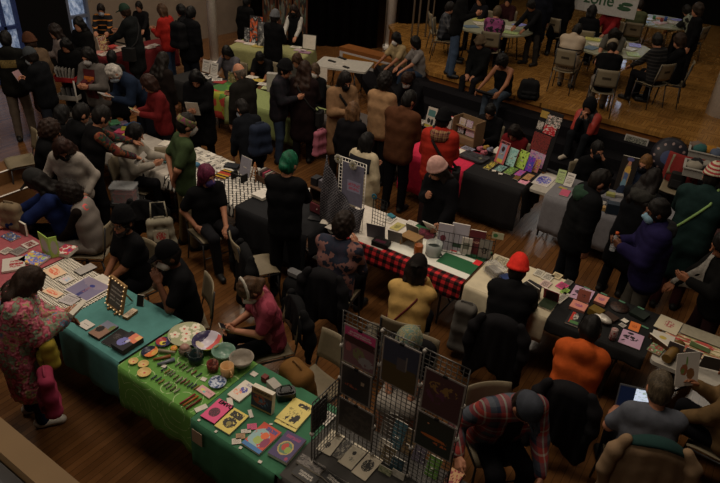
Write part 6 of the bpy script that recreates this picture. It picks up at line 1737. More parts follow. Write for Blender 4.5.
b = stand(424, 126, 433, 129, .34, cover('8f8880', [('r', .5, .72, .38, .16, '3a5a5a', .3), ('e', .35, .35, .18, .14, '1c1c1c', .7), ('e', .7, .3, .14, .16, '1c1c1c', .8), ('r', .5, .08, .5, .06, '8a7a2a')]), 'red edged poster card standing on the far row between rust jacket and red puffer', 'card', tilt=14, th=.012)
for i, (u, v, l) in enumerate(((450, 121, 'white and red box at the far edge behind the red puffer'), (448, 117, 'white box topped with red at the far edge'))):
    small(u, v, .18, .14, cover('98928c', [('r', .5, .9, .5, .12, '8a2a30')]), l, 'box', h=.16 + .1 * i, rot=10)
p = at(463, 147, Z0)
g = empty('display_shelf', (p.x - .05, p.y + .22, Z0 + .004), -.2, 'tan cardboard display shelf of pink and violet cards behind the red puffer', 'display shelf')
mb = MB()
for c, d in (((-.22, 0, .2), (.012, .26, .4)), ((.22, 0, .2), (.012, .26, .4)), ((0, .12, .2), (.43, .012, .4)), ((0, 0, .1), (.43, .24, .01)), ((0, .03, .25), (.43, .18, .01)), ((0, -.12, .05), (.43, .01, .09)), ((0, 0, .006), (.43, .25, .012))): mb.box(c, d)
mb.build('shelf_body', plain('7a6248', .8), g)
for i, (x, z, c) in enumerate(((-.12, .26, '8a7a4a'), (.02, .26, '6a4a70'), (-.13, .12, '2a2a2c'), (.03, .12, 'a07080'), (.15, .12, '98788a'))):
    q = Vector(g.location) + Matrix.Rotation(-.2, 3, 'Z') @ Vector((x, -.02, z))
    o = MB().box((0, 0, .055), (.12, .012, .11)).build('card', art((c, '8a8488', c), 4, i), None, q, (math.radians(-12), 0, -.2)); tag(o, ('olive card on the upper tier of the cardboard shelf', 'violet card on the upper tier of the cardboard shelf', 'black card on the lower tier of the cardboard shelf', 'pink card on the lower tier of the cardboard shelf', 'mauve card at the end of the lower tier of the cardboard shelf')[i], 'card')
ZP = Z0 + .005
small(462, 152, .2, .2, PAPER, 'white sheet on the hot pink cloth behind the red puffer', 'sheet', z=ZP, rot=-10)
small(468, 148.5, .2, .14, SCR('6a6a7a'), 'lilac grey print at the far side of the hot pink cloth', 'print', z=ZP, rot=-10)
o = MB().box((0, 0, .015), (.42, .3, .03), bevel=.05).build('folded_tee', art(('17171a', '2a2a2e', '141416', '5a584a'), 3, 3), None, at(474, 158, ZP), (0, 0, -.1)); tag(o, 'black printed tee lying folded on the hot pink cloth', 'tee')
for i, (u, v, c, l) in enumerate(((480, 149, 'a0606c', 'pink plush toy'), (486, 148, '9a7a3a', 'yellow plush toy'), (490, 150, '7a7a8a', 'grey plush toy'), (484, 153, 'a05a66', 'rose plush toy'))):
    p = at(u, v, ZP + .03)
    o = MB().ball((0, 0, .035), (.06, .05, .035), 12, 8).build('plush_toy', plain(c, .95), None, (p.x, p.y, ZP)); tag(o, l + (' at the near side' if i == 3 else '') + ' in the small heap on the hot pink cloth', 'toy', 'plush toys on the pink cloth')
    MB().ball((.03, -.02, .07), (.03, .03, .026), 10, 6).build('head', plain(c, .95), o)
flat((493, 152, 496, 146, 501, 148, 498, 154), PAPER, 'white slip at the joint of pink and black cloths', 'slip', z=ZP)
ZB = Z0 + .006
DSP = ((494, 161, 503, 165, .34, cover('9a4a4c', [('r', .5, .47, .3, .4, '6a7080', .2), ('e', .5, .65, .16, .12, '2a1a1c', .6), ('r', .5, .12, .28, .08, '9a8a3a'), ('r', .5, .93, .46, .05, '1c1618', 0, .4, 18)]), 'tall red striped zine standing first on the black cloth'),
       (505, 164, 513, 167.5, .27, art(('6a8f8c', '7fa09a', '2a3a3c'), 4, 2), 'pale teal zine standing second on the black cloth'), (515, 166, 523.5, 170, .27, art(('6f8a34', '8aa24a', '26300f'), 4, 3), 'lime green zine standing third on the black cloth'),
       (524.5, 170, 531, 172.5, .22, art(('6a2a8a', '2f3488', '8a3a7a'), 4, 4), 'purple and blue zine standing fourth on the black cloth'), (532, 171, 537, 173, .2, art(('a08a3a', '8a4a5a', '9a8a70'), 4, 5), 'small yellow and pink zine standing fifth on the black cloth'))
for u0, v0, u1, v1, h_, m_, l in DSP: stand(u0, v0, u1, v1, h_, m_, l, tilt=16, z=ZB, group='zines on the long black cloth')
FL = ((484, 168, 491, 161, 498, 163, 489, 170, art(('9a8a2f', '3a341a', 'a89a4a'), 5, 1), 'mustard yellow zine lying first on the black cloth'), (494, 169.5, 500, 164.5, 507, 167, 501, 172, art(('6a8a88', '35504e', '7a9a96'), 5, 2), 'grey teal zine lying second on the black cloth'),
      (503, 172.5, 511, 166.5, 518, 169, 511, 175, art(('5f7f34', '3a4a22', '7a9a4a'), 5, 3), 'green zine lying third on the black cloth'), (514, 174.5, 520, 169.5, 526, 171.5, 520, 176.5, art(('5a3a8a', '8a3a6a', '3a4a9a'), 5, 4), 'violet zine lying fourth on the black cloth'),
      (513, 178.5, 516, 175, 521, 176.5, 518, 180, plain('6a4a1e', .7), 'ochre zine lying fifth on the black cloth'), (522, 179.5, 527, 173, 533.5, 175, 528, 182.5, art(('9a7a4a', '7a5a3a', 'a88a5a'), 5, 6), 'tan zine lying sixth on the black cloth'), (518, 182, 522, 178.5, 530, 181, 526, 185, art(('a0607a', 'b07a8a', '8a4a64'), 5, 7), 'pink zine lying at the black cloth corner'))
for *q, m_, l in FL: flat(tuple(q), m_, l, z=ZB, h=.008, group='zines on the long black cloth')
for u, v, l in ((494, 170.5, 'white price card in front of the mustard zine'), (500.5, 173.5, 'white price card in front of the grey teal zine')): small(u, v, .06, .04, PAPER, l, 'card', 'price_card', .012, ZB, 20)
# tall black board with prints
a_, b_ = at(529, 168, ZB), at(541, 173, ZB)
dx = Vector((b_.x - a_.x, b_.y - a_.y, 0)); L = .36; ang = math.atan2(dx.y, dx.x)
g = empty('print_board', (a_ + b_) / 2 + Vector((-.03, .1, 0)), ang, 'tall black board of comic prints leaning on the long black cloth', 'board')
tl = math.radians(-10); Rb = Euler((tl, 0, 0)).to_matrix()
MB().box(Rb @ Vector((0, 0, .43)), (.36, .016, .88), rot=Rb).build('board_panel', plain('121113', .8), g)
MB().tube([Rb @ Vector((0, .01, .7)), (0, .3, .01)], .008, 6).build('rear_leg', INK, g)
for (x, z, w_, h_, m_, nm) in ((-.11, .79, .13, .1, plain('9a7f3a', .7), 'yellow_card'), (.06, .74, .24, .15, art(('8f8a84', '2a2826', '9a948e', '8a2a2c'), 5, 1), 'comic_print'), (-.13, .62, .1, .12, art(('8a857f', '3a3836'), 5, 2), 'comic_print'), (.04, .6, .2, .13, art(('98928c', '8a2028', '7a1a20'), 4, 3), 'comic_print'), (-.04, .38, .29, .27, art(('4a1c1e', '6a2a28', '2a1214', '7a4a3a'), 5, 4, 'fine'), 'red_print'), (-.02, .13, .26, .22, art(('6a5a8a', '9a6a84', '8a8494', '4a3a6a'), 5, 5), 'violet_print')):
    MB().box(Rb @ Vector((x, -.012, z)), (w_, .004, h_), rot=Rb).build(nm, rotmat(m_), g)
# grey table
flat((531, 182.5, 541, 173.5, 557, 178, 546.5, 187.5), cover('98928e', [('e', .5, .5, .42, .4, '4a4a8a', .8, .47, 9), ('e', .3, .6, .2, .2, '3a3a78', .9, .45, 7)]), 'large white print covered in blue violet drawing on the grey table', 'print', h=.004, z=TH - .010)
small(552, 170.5, .3, .07, plain('1f1f22', .6), 'dark grey case at the far edge of the grey table', 'case', h=.03, z=TH - .01, rot=-8)
stand(555, 182, 563, 184, .2, TXT('7a8a5a'), 'pale green leaflet standing on the grey table', 'leaflet', tilt=35, z=Z0)
stand(563, 185, 571, 187.5, .2, TXT('98948f'), 'white leaflet standing on the grey table beside the black puffer', 'leaflet', tilt=35, z=Z0)
flat((558, 194.5, 563, 189, 572, 191, 567, 196.5), plain('b0506a', .8), 'bright pink sticky note sheet on the dark grey cloth', 'note', z=Z0)
small(563, 188, .12, .06, plain('9a8a4a', .8), 'pale yellow slip behind the pink note', 'slip', rot=-10)
for u, v, w_, d_, h_, c, l in ((606, 197, .1, .08, .05, '5a5a60', 'small grey tin behind the black puffer'), (611, 193, .12, .09, .04, '8a8a50', 'yellowish card box at the far side of the dark grey cloth'), (618, 194, .14, .08, .03, '8f8b86', 'white zine stack under the figure painting'), (614, 203, .16, .12, .14, '1f2a36', 'dark blue glass box on the dark grey cloth'),
                               (606, 207, .08, .08, .05, '9a7a4a', 'small amber jar on the dark grey cloth'), (616, 208, .1, .08, .05, '5f5f66', 'small clear tub on the dark grey cloth'), (602, 202, .1, .1, .03, '8a8680', 'small white card stack beside the amber jar'), (611, 210, .07, .05, .004, '98948e', 'white slip at the near edge of the dark grey cloth')):
    small(u, v, w_, d_, plain(c, .5), l, 'box' if h_ > .02 else 'slip', h=h_, rot=u % 25)
# painting on the grey table and pictures on the steps
a_, b_ = at(613, 189, Z0), at(629, 193, Z0)
o = stand(613, 189, 629, 193, .5, cover('17120f', [('e', .5, .45, .2, .42, '6a5a44', .3), ('e', .52, .62, .17, .12, '9a7a3a', .5), ('r', .5, .4, .12, .14, '3a4a6a', .4), ('e', .52, .82, .1, .07, '8a5a48', .4), ('e', .48, .2, .16, .16, '4f6a7a', .5), ('e', .5, .93, .2, .06, '3a3a5a', .6)]), 'dark framed painting of a figure in yellow standing on the grey table', 'painting', th=.03, tilt=12)


def steppic(u, v, w, h, k, m, label, frame=None, cat='picture'):
    """a picture propped on the k-th stage step, against the riser behind it"""
    z = ST - .2 * k
    p = at(u, v, z + h * .5)
    o = MB().box((0, 0, h / 2), (w, .016, h)).build('picture', frame or plain('121212', .7), None, (p.x, p.y, z + .002), (math.radians(-14), 0, -.05))
    tag(o, label, cat, 'pictures on the stage steps')
    MB().box((0, -.0088, h / 2), (w - .05, .0016, h - .05)).build('printed_face', rotmat(m), o)


steppic(634, 146, .4, .32, 2, art(('4a4a44', '2a2a28', '6a6a60', '1f1f1e'), 4, 3, 'fine'), 'white framed grey picture on the stage steps', plain('98948f', .6))
steppic(622, 155, .24, .26, 3, art(('5a6a3a', '8a7a4a', '3a4a5a'), 4, 5), 'green and ochre picture on the stage steps under the white frame')
steppic(632, 157, .22, .24, 3, art(('8a8494', '5a5a8a', '8a5a5a'), 4, 6), 'pale violet picture on the stage steps beside the ochre one')
small(639, 158, .2, .12, PAPER, 'white sheet on the lowest stage step behind the denim jacket seller', 'sheet', z=.21, h=.004)
p = at(676, 147, .615)
o = MB().box((0, 0, .003), (.56, .24, .005)).build('sheet', cover('8f8c90', [('r', .5, .5, .42, .36, '55524f', 0, .58, 20)]), None, (p.x, p.y, .603), (0, 0, -.1)); tag(o, 'long white sheet with rows of dark dots on the stage steps', 'sheet')
p = at(668, 160, .6)
g = empty('parasol', (p.x, p.y, .42), 0, 'dark round parasol with a blue centre and pale circles, open on the steps', 'parasol')
T = Euler((math.radians(62), 0, .3)).to_matrix()
can = MB(); pr_ = [(.0, .1), (.12, .095), (.24, .06), (.3, .0)]
vs = []
can.lathe([(.3, .0), (.24, .06), (.12, .095), (.001, .1)], n=24)
can.v = [tuple(T @ Vector(q) + Vector((0, 0, .26))) for q in can.v]
DOT = [('e', .5, .5, .2, .2, '2b3350', .3)] + [('e', round(.5 + .38 * math.cos(i * PI / 6), 3), round(.5 + .38 * math.sin(i * PI / 6), 3), .035, .035, '6a5a58') for i in range(12)]
can.build('canopy', rotmat(cover('17161d', DOT)), g, solid=.004)
MB().tube([T @ Vector((0, 0, .1)) + Vector((0, 0, .26)), T @ Vector((0, 0, -.2)) + Vector((0, 0, .26))], .008, 6).build('handle', INK, g)
# laundry baskets with cloth at the far right
for (u, v, l, cs) in ((704, 166, 'white laundry basket of cloths, nearer the teal coat', (('8a8478', -.12, -.05), ('131316', .1, -.03), ('17171a', -.1, .1), ('7f7a72', .05, .1))), (708, 149, 'white laundry basket of cloths, nearer the stage', (('9a6a22', .04, .03), ('2f5a58', -.1, -.02), ('4a5468', .14, -.06), ('6a5a50', -.16, .08)))):
    p = at(u, v, .9)
    g = empty('laundry_basket', (p.x, p.y, TH + .012), .1, l, 'basket')
    mb = MB()
    w_, d_, hh = .5, .38, .13
    for c, d in (((0, -d_ / 2, hh / 2), (w_, .012, hh)), ((0, d_ / 2, hh / 2), (w_, .012, hh)), ((-w_ / 2, 0, hh / 2), (.012, d_, hh)), ((w_ / 2, 0, hh / 2), (.012, d_, hh)), ((0, 0, .006), (w_, d_, .012))): mb.box(c, d)
    mb.build('basket_body', plain('8f8c86', .5), g)
    mb = MB(); 
    for c, d in (((0, -d_ / 2 - .01, hh), (w_ + .05, .035, .015)), ((0, d_ / 2 + .01, hh), (w_ + .05, .035, .015)), ((-w_ / 2 - .01, 0, hh), (.035, d_, .015)), ((w_ / 2 + .01, 0, hh), (.035, d_, .015))): mb.box(c, d)
    mb.build('rim', plain('98958f', .5), g)
    for i, (c, x, y) in enumerate(cs):
        o = MB().ball((0, 0, 0), (.13, .1, .075), 12, 8).build('cloth', plain(c, .95, bump=.4, scale=9), None, (p.x + x, p.y + y, TH + .012 + .13), (0, 0, i))
        for vv in o.data.vertices: vv.co *= 1 + .12 * math.sin(vv.co.x * 60 + i) * math.sin(vv.co.y * 50)
        tag(o, ('beige', 'black', 'charcoal', 'grey')[i] + ' cloth heaped in the basket nearer the teal coat' if u == 704 else ('ochre', 'teal', 'blue grey', 'brown')[i] + ' cloth heaped in the basket nearer the stage', 'cloth', 'cloths in the laundry baskets')
# red jacket on a chair back with a camera
p = at(677, 180, .62)
chair(p.x, p.y + .1, 270, 'beige chair under the red jacket, beyond the grey table', 0)
g = MB().sheet(lambda u, v: ((u - .5) * .52, -.06 * math.sin(u * 3.1) - .05 * math.sin(v * 3) - .03 * math.sin(u * 17) * v, .9 - v * .62), 16, 12).build('jacket', plain('7a2422', .9, bump=.3), None, (p.x, p.y - .2, 0), solid=.02)
g.location = (p.x, p.y + .42, .0); tag(g, 'red jacket hung over a chair back beyond the grey table', 'jacket')
o = MB().box((0, 0, .12), (.22, .14, .24), bevel=.04).build('backpack', INK, None, (p.x, p.y + .1, .455)); tag(o, 'small black backpack on the chair in front of the red jacket', 'backpack')
MB().box((0, -.078, .09), (.15, .03, .12), bevel=.02).build('pocket', plain('1b1b1d', .7), o)

# ---------------------------------------------------------------- back left: red table, cart, yellow and white tables
folding_table(-12.1, -11.5, 7.9, 9.75, 'folding table under the red cloth along the left wall')
cloth(-12.11, -11.49, 7.89, 9.76, (.4, .4, .3, .5), plain('6a1c20', .9), 'dark red cloth on the table along the left wall')
for u, v, c, l in ((98, 52, 'a06a60', 'pink sheet at the near end of the red table'), (104, 54, 'a09890', 'white sheet under the hands of the striped sweater'), (110, 52, 'a0988e', 'white zine stack in front of the green cap man'), (118, 50, '9a8a80', 'cream zine beyond the picture frame'), (112, 46, 'a03a35', 'red zine in the middle of the red table'), (122, 47, '98908a', 'white card beside the green cap man'), (149, 47, 'a09a94', 'white zine pile at the far end of the red table'), (154, 45, '8f8a86', 'grey zine pile at the far end of the red table')):
    small(u, v, .22, .18, SCR(c, '6a3030', .56), l, 'zine', h=.012, rot=80 + u % 20)
stand(101, 51.5, 109, 49.5, .3, art(('8a7f78', '6a3a34', '9a8a60', '4a4a50'), 4, 2), 'black framed picture standing on the red table', 'picture', tilt=12, th=.02)
stand(134, 45, 140, 43.5, .36, art(('7a7a80', '9a8a70', '3a5a7a'), 4, 3), 'grey and ochre poster standing at the far end of the red table', 'poster', tilt=10)
# white rolling cart
p = at(72, 103, .35)
g = empty('rolling_cart', (p.x, p.y, 0), .5, 'white three tier rolling cart of leaflets with a red top tray', 'cart')
mb = MB()
for sx in (-.2, .2):
    for sy in (-.16, .16): mb.tube([(sx, sy, .06), (sx, sy, .84)], .016, 8)
mb.build('posts', plain('98948e', .5), g)
for i, z in enumerate((.14, .46, .8)):
    MB().box((0, 0, z), (.4, .32, .02)).box((0, -.16, z + .04), (.4, .012, .08)).box((0, .16, z + .04), (.4, .012, .08)).box((-.2, 0, z + .04), (.012, .32, .08)).box((.2, 0, z + .04), (.012, .32, .08)).build('tray', plain('8f2228' if i == 2 else '98948e', .5), g)
for sx in (-.2, .2):
    for sy in (-.16, .16): MB().lathe([(.012, 0), (.03, .01), (.03, .05), (.012, .06)], (sx, sy, 0), 12).build('caster', INK, g)
for i in range(6):
    q = Vector((p.x, p.y, 0)) + Matrix.Rotation(.5, 3, 'Z') @ Vector((-.13 + .05 * i, 0, .812))
    o = MB().box((0, 0, .11), (.012, .16, .22)).build('leaflet', plain(('98948e', '8a8680')[i % 2], .8), None, q, (0, math.radians(6 * (i - 2.5)), .5)); tag(o, ('outermost', 'second', 'third', 'fourth', 'fifth', 'innermost')[i] + ' white leaflet standing in the red top tray of the cart', 'leaflet', 'leaflets in the cart')
for i in range(3):
    q = Vector((p.x, p.y, 0)) + Matrix.Rotation(.5, 3, 'Z') @ Vector((-.1 + .1 * i, 0, .472))
    o = MB().box((0, 0, .1), (.02, .2, .2)).build('booklet', plain(('8a8680', '6a6a6c', '3a3a40')[i], .8), None, q, (0, 0, .5)); tag(o, ('white', 'grey', 'dark')[i] + ' booklet in the middle tray of the cart', 'booklet')
# yellow cloth table with photo boards
ya = math.radians(18)
p = at(272, 48, TH)
folding_table(p.x - .92, p.x + .92, p.y - .38, p.y + .38, 'folding table under the pale yellow green cloth at the back', ya)
cloth(p.x - .93, p.x + .93, p.y - .39, p.y + .39, (.48, .4, .5, .3), plain('8a8a5c', .9), 'pale yellow green cloth on the table at the back', rz=ya, c=(p.x, p.y), z=TH + .001)
for u, v, c, l in ((241, 41, 'a08a86', 'pinkish sheets at the column end of the yellow green table'), (250, 43.5, 'a09a92', 'white sheets beside the photo boards'), (258, 46, '8a7a3a', 'yellow zine under the photo boards'), (300, 50, '8a7a80', 'mauve zine in front of the white sleeved seller'), (296, 47, '98948c', 'white zine before the white sleeved seller'), (305, 52, '6a4a60', 'purple zine at the far end of the yellow green table')):
    small(u, v, .26, .18, SCR(c, '5a5650', .56), l, 'zine', h=.01, rot=18)
for u, v, w_, h_, m_, l in ((249, 42, .26, .34, art(('8a8a8c', '3a3a3c', '6a6a6c'), 4, 1), 'grey photo board nearest the column on the yellow green table'), (256, 43, .34, .62, art(('8f8f90', '2a2a2c', 'a04a2a', '7a7a7c'), 3, 2), 'tall photo board with an orange patch on the yellow green table'), (263, 46, .3, .55, art(('8a8a8a', '4a4a4c', '26262a'), 3, 3), 'photo board of white portraits on the yellow green table'), (309, 49, .34, .34, PAPER, 'blank white board beside the white sleeved seller')):
    p2 = at(u, v, TH + .02)
    o = MB().box((0, 0, h_ / 2), (w_, .02, h_)).build('photo_board', plain('1c1c1e', .7), None, (p2.x, p2.y, TH + .005), (math.radians(-8), 0, ya)); tag(o, l, 'board')
    MB().box((0, -.0108, h_ / 2), (w_ - .03, .0016, h_ - .03)).build('printed_face', rotmat(m_), o)
# notice board and lit sign behind
for i, (u, l) in enumerate(((259, 'wood framed notice board nearest the dark doorway'), (268, 'middle wood framed notice board behind the grey beanie'), (277, 'wood framed notice board nearest the black curtain'))):
    p2 = at(u, 16, 1.35)
    pz = Vector((-11.75 + i * .42, 13.25 + i * .14, 0))
    o = MB().box((0, 0, 0), (.4, .04, 1.4)).build('notice_board', plain('4a2a1c', .5), None, (pz.x, pz.y, .95), (0, 0, math.radians(20))); tag(o, l, 'notice board')
    MB().box((0, -.022, 0), (.32, .003, 1.3)).build('pinned_papers', rotmat(art(('1a1512', '3a221a', '4a4a44', '4a321a', '1a1a1c', '2f3a32'), 7, i, 'cells')), o)
    for sx in (-.17, .17): MB().box((sx, 0, -.825), (.03, .03, .25)).build('leg', plain('4a2a1c', .5), o)
o = MB().box((0, 0, 0), (1.3, .1, .16)).build('lamp_strip', emit('ffb36a', .55), None, (-11.33, 13.33, 1.78), (0, 0, math.radians(20))); tag(o, 'glowing amber strip lamp above the notice boards', 'lamp')
# white table with papers
p = at(344, 64, TH); wa = math.radians(20)
folding_table(p.x - .6, p.x + .6, p.y - .42, p.y + .42, 'square white table with scattered papers at the foot of the stage', wa, TH, top=plain('a8a49c', .5))
for u, v, c, w_, l in ((334, 63, '8a8680', .2, 'grey paper on the white table, curtain side'), (340, 66, '908c86', .2, 'creased paper in the middle of the white table'), (332, 66.5, '86827c', .16, 'paper at the near edge of the white table'), (345, 63, '948f88', .12, 'small paper by the black wallet on the white table')):
    small(u, v, w_, w_ * .7, SCR(c, '5a5652', .58), l, 'paper', z=TH + .001, rot=u % 40)
for u, v, w_, l in ((342, 57.5, .24, 'black cable adapter at the far side of the white table'), (332, 60.5, .2, 'black phone on the white table, curtain side'), (346, 66.5, .16, 'black wallet on the white table')):
    small(u, v, w_, .06, INK, l, 'gadget', h=.025, z=TH + .001, rot=-10)
p2 = at(331, 74, .5)
fr = Matrix.Rotation(wa, 3, 'Z') @ Vector((-.38, -.43, 0))
o = MB().box((0, 0, 0), (.26, .004, .3)).build('paper_sign', PAPER, None, (p.x + fr.x, p.y + fr.y, TH - .155), (0, 0, wa)); tag(o, 'white paper taped to the front of the white table', 'sign')
# ---------------------------------------------------------------- stage: round tables, banner
def round_table(u, v, r, label):
    p = at(u, v, ST + .74)
    t = empty('round_table', (p.x, p.y, ST), 0, label, 'table', 'round tables on the stage')
    MB().lathe([(r - .01, .7), (r, .705), (r, .735), (r - .01, .74)], n=40, smooth=False).build('tabletop', plain('8a8a74', .5), t)
    for k in range(4):
        a = k * PI / 2 + .6
        MB().tube([(r * .6 * math.cos(a), r * .6 * math.sin(a), .7), (r * .72 * math.cos(a), r * .72 * math.sin(a), .01)], .015, 8).build('leg', M_STEEL, t)
    return p


RT = ((494, 26, .9, 'round table of the magenta tie-dye tee on the stage'), (612, 47, .84, 'round table of the patterned fleece and the grey tee'), (660, 21, .84, 'farthest round table, under the olive shirt and tie-dye hoodie'))
rnd = random.Random(11)
cols = ('98948e', '6a6aa0', 'a06a3a', '8a8a4a', '98928a', '4a5a6a', 'a08a90', '7a8a5a')
nm = ('white', 'lilac', 'orange', 'olive', 'cream', 'slate', 'pinkish', 'pale green')
for ti, (u, v, r, l) in enumerate(RT):
    p = round_table(u, v, r, l)
    for i in range(8):
        a = 2 * PI * i / 8 + .2; d = r * (.36 + .36 * (i % 2) * rnd.uniform(.85, 1.15))
        z = ST + .742
        o = MB().box((0, 0, .004), (.32, .24, .008 + .01 * (i % 3 == 0))).build('paper', SCR(cols[i], '3a3836', .57), None, (p.x + d * math.cos(a), p.y + d * math.sin(a), z + .005), (0, 0, rnd.uniform(0, 3)))
        tag(o, nm[i] + ' paper on the ' + ('round table of the magenta tie-dye tee', 'round table of the patterned fleece', 'farthest round table')[ti], 'paper', 'papers on the round tables')
    for i in range(3):
        a = 2 * PI * i / 3 + .9
        o = MB().lathe([(.035, 0), (.04, .1), (.036, .1), (.033, .01), (0, .01)], n=14).build('pen_cup', plain(('2a4a8a', '2f6a3a', '7a2a2a')[i], .4), None, (p.x + .16 * math.cos(a), p.y + .16 * math.sin(a), ST + .742))
        tag(o, ('blue', 'green', 'red')[i] + ' pen cup in the middle of the ' + ('round table of the magenta tie-dye tee', 'round table of the patterned fleece', 'farthest round table')[ti], 'cup', 'pen cups')
# banner over the far round table
d0, d1 = at(583, 6, 0) - CAMP, at(633, 13, 0) - CAMP
kk = 15.6; UPB = .15
A_ = CAMP + d0 * (kk / d0.y); B_ = CAMP + d1 * ((kk - .1) / d1.y)
dx = B_ - A_; L = dx.length * 1.9; ang = math.atan2(dx.y, dx.x); tl = math.atan2(dx.z, dx.xy.length)
g = empty('banner', B_ + (A_ - B_) * .5 * 1.9 + Vector((.06, 0, UPB)), ang, 'white banner with green zone lettering and a leafy emblem above the stage tables', 'banner')
MB().box((0, 0, 0), (L, .012, .5)).build('banner_cloth', plain('a5a3a0', .8), g)
GR = plain('2c4a34', .8)
text('zone', .36, GR, g, (L * .5 - .88, -.0075, .05), (PI / 2, 0, 0), .001, bold=.006)
em = MB()
for q, (x, z, rx, rz) in enumerate(((.0, -.06, .16, .05), (.05, .04, .13, .04), (-.08, .0, .06, .03))): em.ball((L * .5 - .28 + x, -.007, z), (rx, .002, rz), 14, 5)
em.build('leaf_emblem', GR, g)
MB().tube([(-L / 2, 0, .26), (L / 2, 0, .26)], .012, 6).build('top_rod', INK, g)
for sx in (-1, 1): MB().tube([(sx * (L / 2 - .02), 0, .26), (sx * (L / 2 - .02), .0, 9 - g.location.z)], .006, 5).build('hanging_cord', INK, g)

# ---------------------------------------------------------------- things people hold or wear, bags and coats
def held(k, sd, w, h, mat, label, cat, th=.008, pitch=50, off=(0, 0, 0), both=False, yawoff=0):
    q = P[k]
    p = (q['hand'][1] + q['hand'][-1]) / 2 if both else q['hand'][sd]
    o = MB().box((0, 0, 0), (w, th, h)).build(cat.replace(' ', '_'), M_PAGE if not isinstance(mat, tuple) else mat[0], None, p + Vector(off), (math.radians(-pitch), 0, q['yaw'] + PI * 0 + math.radians(yawoff)))
    tag(o, label, cat)
    MB().box((0, -th / 2 - .001, 0), (w, .0016, h)).build('front_cover', rotmat(mat if not isinstance(mat, tuple) else mat[1]), o)
    return o


def bag(p, w, d, h, col, label, cat='bag', name=None, rz=0, strap=None, flap=True, bev=.06):
    r = min(w, d) * .3
    f = Field(.05)
    X, Y = w / 2 - r, d / 2 - r
    for sx in (-1, 1):
        for sy in (-1, 1): f.cap((sx * X, sy * Y, r), (sx * X * .82, sy * Y * .7, h - r), r, r * .9)
    for sy in (-1, 1): f.cap((-X, sy * Y, r), (X, sy * Y, r), r); f.cap((-X * .8, sy * Y * .7, h - r), (X * .8, sy * Y * .7, h - r), r * .9); f.cap((-X * .8, sy * Y * .8, h * .5), (X * .8, sy * Y * .8, h * .5), r)
    f.cap((0, 0, r), (0, 0, h - r), min(X, Y) * .5 + r * .8)
    ph = sum(map(ord, label)) % 7
    f.post = lambda P_, D: D + .0035 * np.sin(P_[..., 2] * 27 + 4 * np.sin(P_[..., 0] * 17 + ph)) * np.sin(P_[..., 0] * 23 + P_[..., 1] * 19 + ph)
    f.cuts.append(lambda P_: .002 - P_[..., 2])
    o = link_mesh(name or cat.replace(' ', '_'), *f.mesh(.014), plain(col, .85, .15, bump=.3, scale=10))
    o.location = p; o.rotation_euler = (0, 0, rz)
    tag(o, label, cat)
    if flap:
        f = Field(.03); q = w * .28
        f.cap((-q, -d / 2 - .0, h * .2), (q, -d / 2 - .0, h * .2), .035); f.cap((-q, -d / 2 - .0, h * .42), (q, -d / 2 - .0, h * .42), .035); f.cap((0, -d / 2, h * .2), (0, -d / 2, h * .42), .038)
        link_mesh('pocket', *f.mesh(.012), plain(col, .8, .2), o)
    MB().tube([(-.07, 0, h - .02), (-.055, 0, h + .035), (.055, 0, h + .035), (.07, 0, h - .02)], .009, 6).build('handle', plain(col, .8), o)
    return o


def strap(k, sd, col, label, wd=.022, off=.15, cat='bag', size=(.26, .1, .22), bagcol=None):
    """a cross-body bag: the strap lies on the garment from one shoulder to the opposite hip"""
    q = P[k]; W = q['W']; nb, hip = q['nb'], q['hip']; b = surf(q)
    zh = hip[2] + .02
    h_ = b.ray_cast(Vector((-sd * 1.5, hip[1], zh)), Vector((sd, 0, 0)))
    xh = (h_[0].x if h_[0] is not None else -sd * .2) - sd * .0
    hb = Vector((xh - sd * (size[1] / 2 + .015), hip[1], zh - .02))
    M4 = Matrix.Translation(W(hb)) @ Matrix.Rotation(q['yaw'] + PI / 2, 4, 'Z'); iv = M4.inverted()
    g = MB().box((0, 0, -.06), size, bevel=.03).build('shoulder_bag', plain(bagcol or col, .8), None, W(hb), (0, 0, q['yaw'] + PI / 2)); tag(g, label, cat)
    xt = sd * .105; zt = nb[2] - .02

    def run(sg):
        out = []
        for i in range(1, 12):
            t = i / 12; x = xt + (xh * .97 - xt) * t; z = zt + (zh + .05 - zt) * t
            y0 = nb[1] * (1 - t) + hip[1] * t
            r_ = b.ray_cast(Vector((x, y0 + sg * 1.2, z)), Vector((0, -sg, 0)))
            if r_[0] is not None: out.append(Vector((x, r_[0].y + sg * wd * .45, z)))
        return out
    r_ = b.ray_cast(Vector((xt, nb[1], nb[2] + 1)), Vector((0, 0, -1)))
    top = [Vector((xt, nb[1], r_[0].z + wd * .5))] if r_[0] is not None else []
    bk, ft = run(-1), run(1)
    pts = [hb + Vector((0, -.04, .05))] + bk[::-1] + top + ft + [hb + Vector((0, .04, .05))]
    MB().tube([iv @ W(x) for x in pts], wd, 6).build('strap', plain(col, .8), g)
    return g


DARKP = art(('121214', '2a2440', '3a2a30', '17171a'), 2, 3)
held('fluffy', 1, .2, .14, DARKP, 'open dark picture box in the hands of the woman in the shaggy coat', 'box', .04, 35, (.02, .02, .05), True, -40)
q = P['fluffy']
bag(q['W'](q['hip'] + np.array((.44, .16, -.4))), .24, .12, .4, '8a2f48', 'crimson pink cloth bag hanging beside the shaggy coat', 'bag', 'cloth_bag', q['yaw'])
bag(q['W'](q['hip'] + np.array((.2, .22, -.1))), .2, .12, .26, '8a7a2c', 'mustard yellow bag at the hip of the shaggy coat', 'bag', 'hip_bag', q['yaw'])
held('pinkdye', 1, .075, .15, plain('1a1a20', .3), 'dark phone in the hands of the woman in pink tie-dye', 'phone', .01, 55, (0, 0, .02), True)
held('knit', 1, .075, .14, plain('55504e', .3), 'grey phone in the hands of the knit beanie person', 'phone', .01, 60, (0, 0, .03), True)
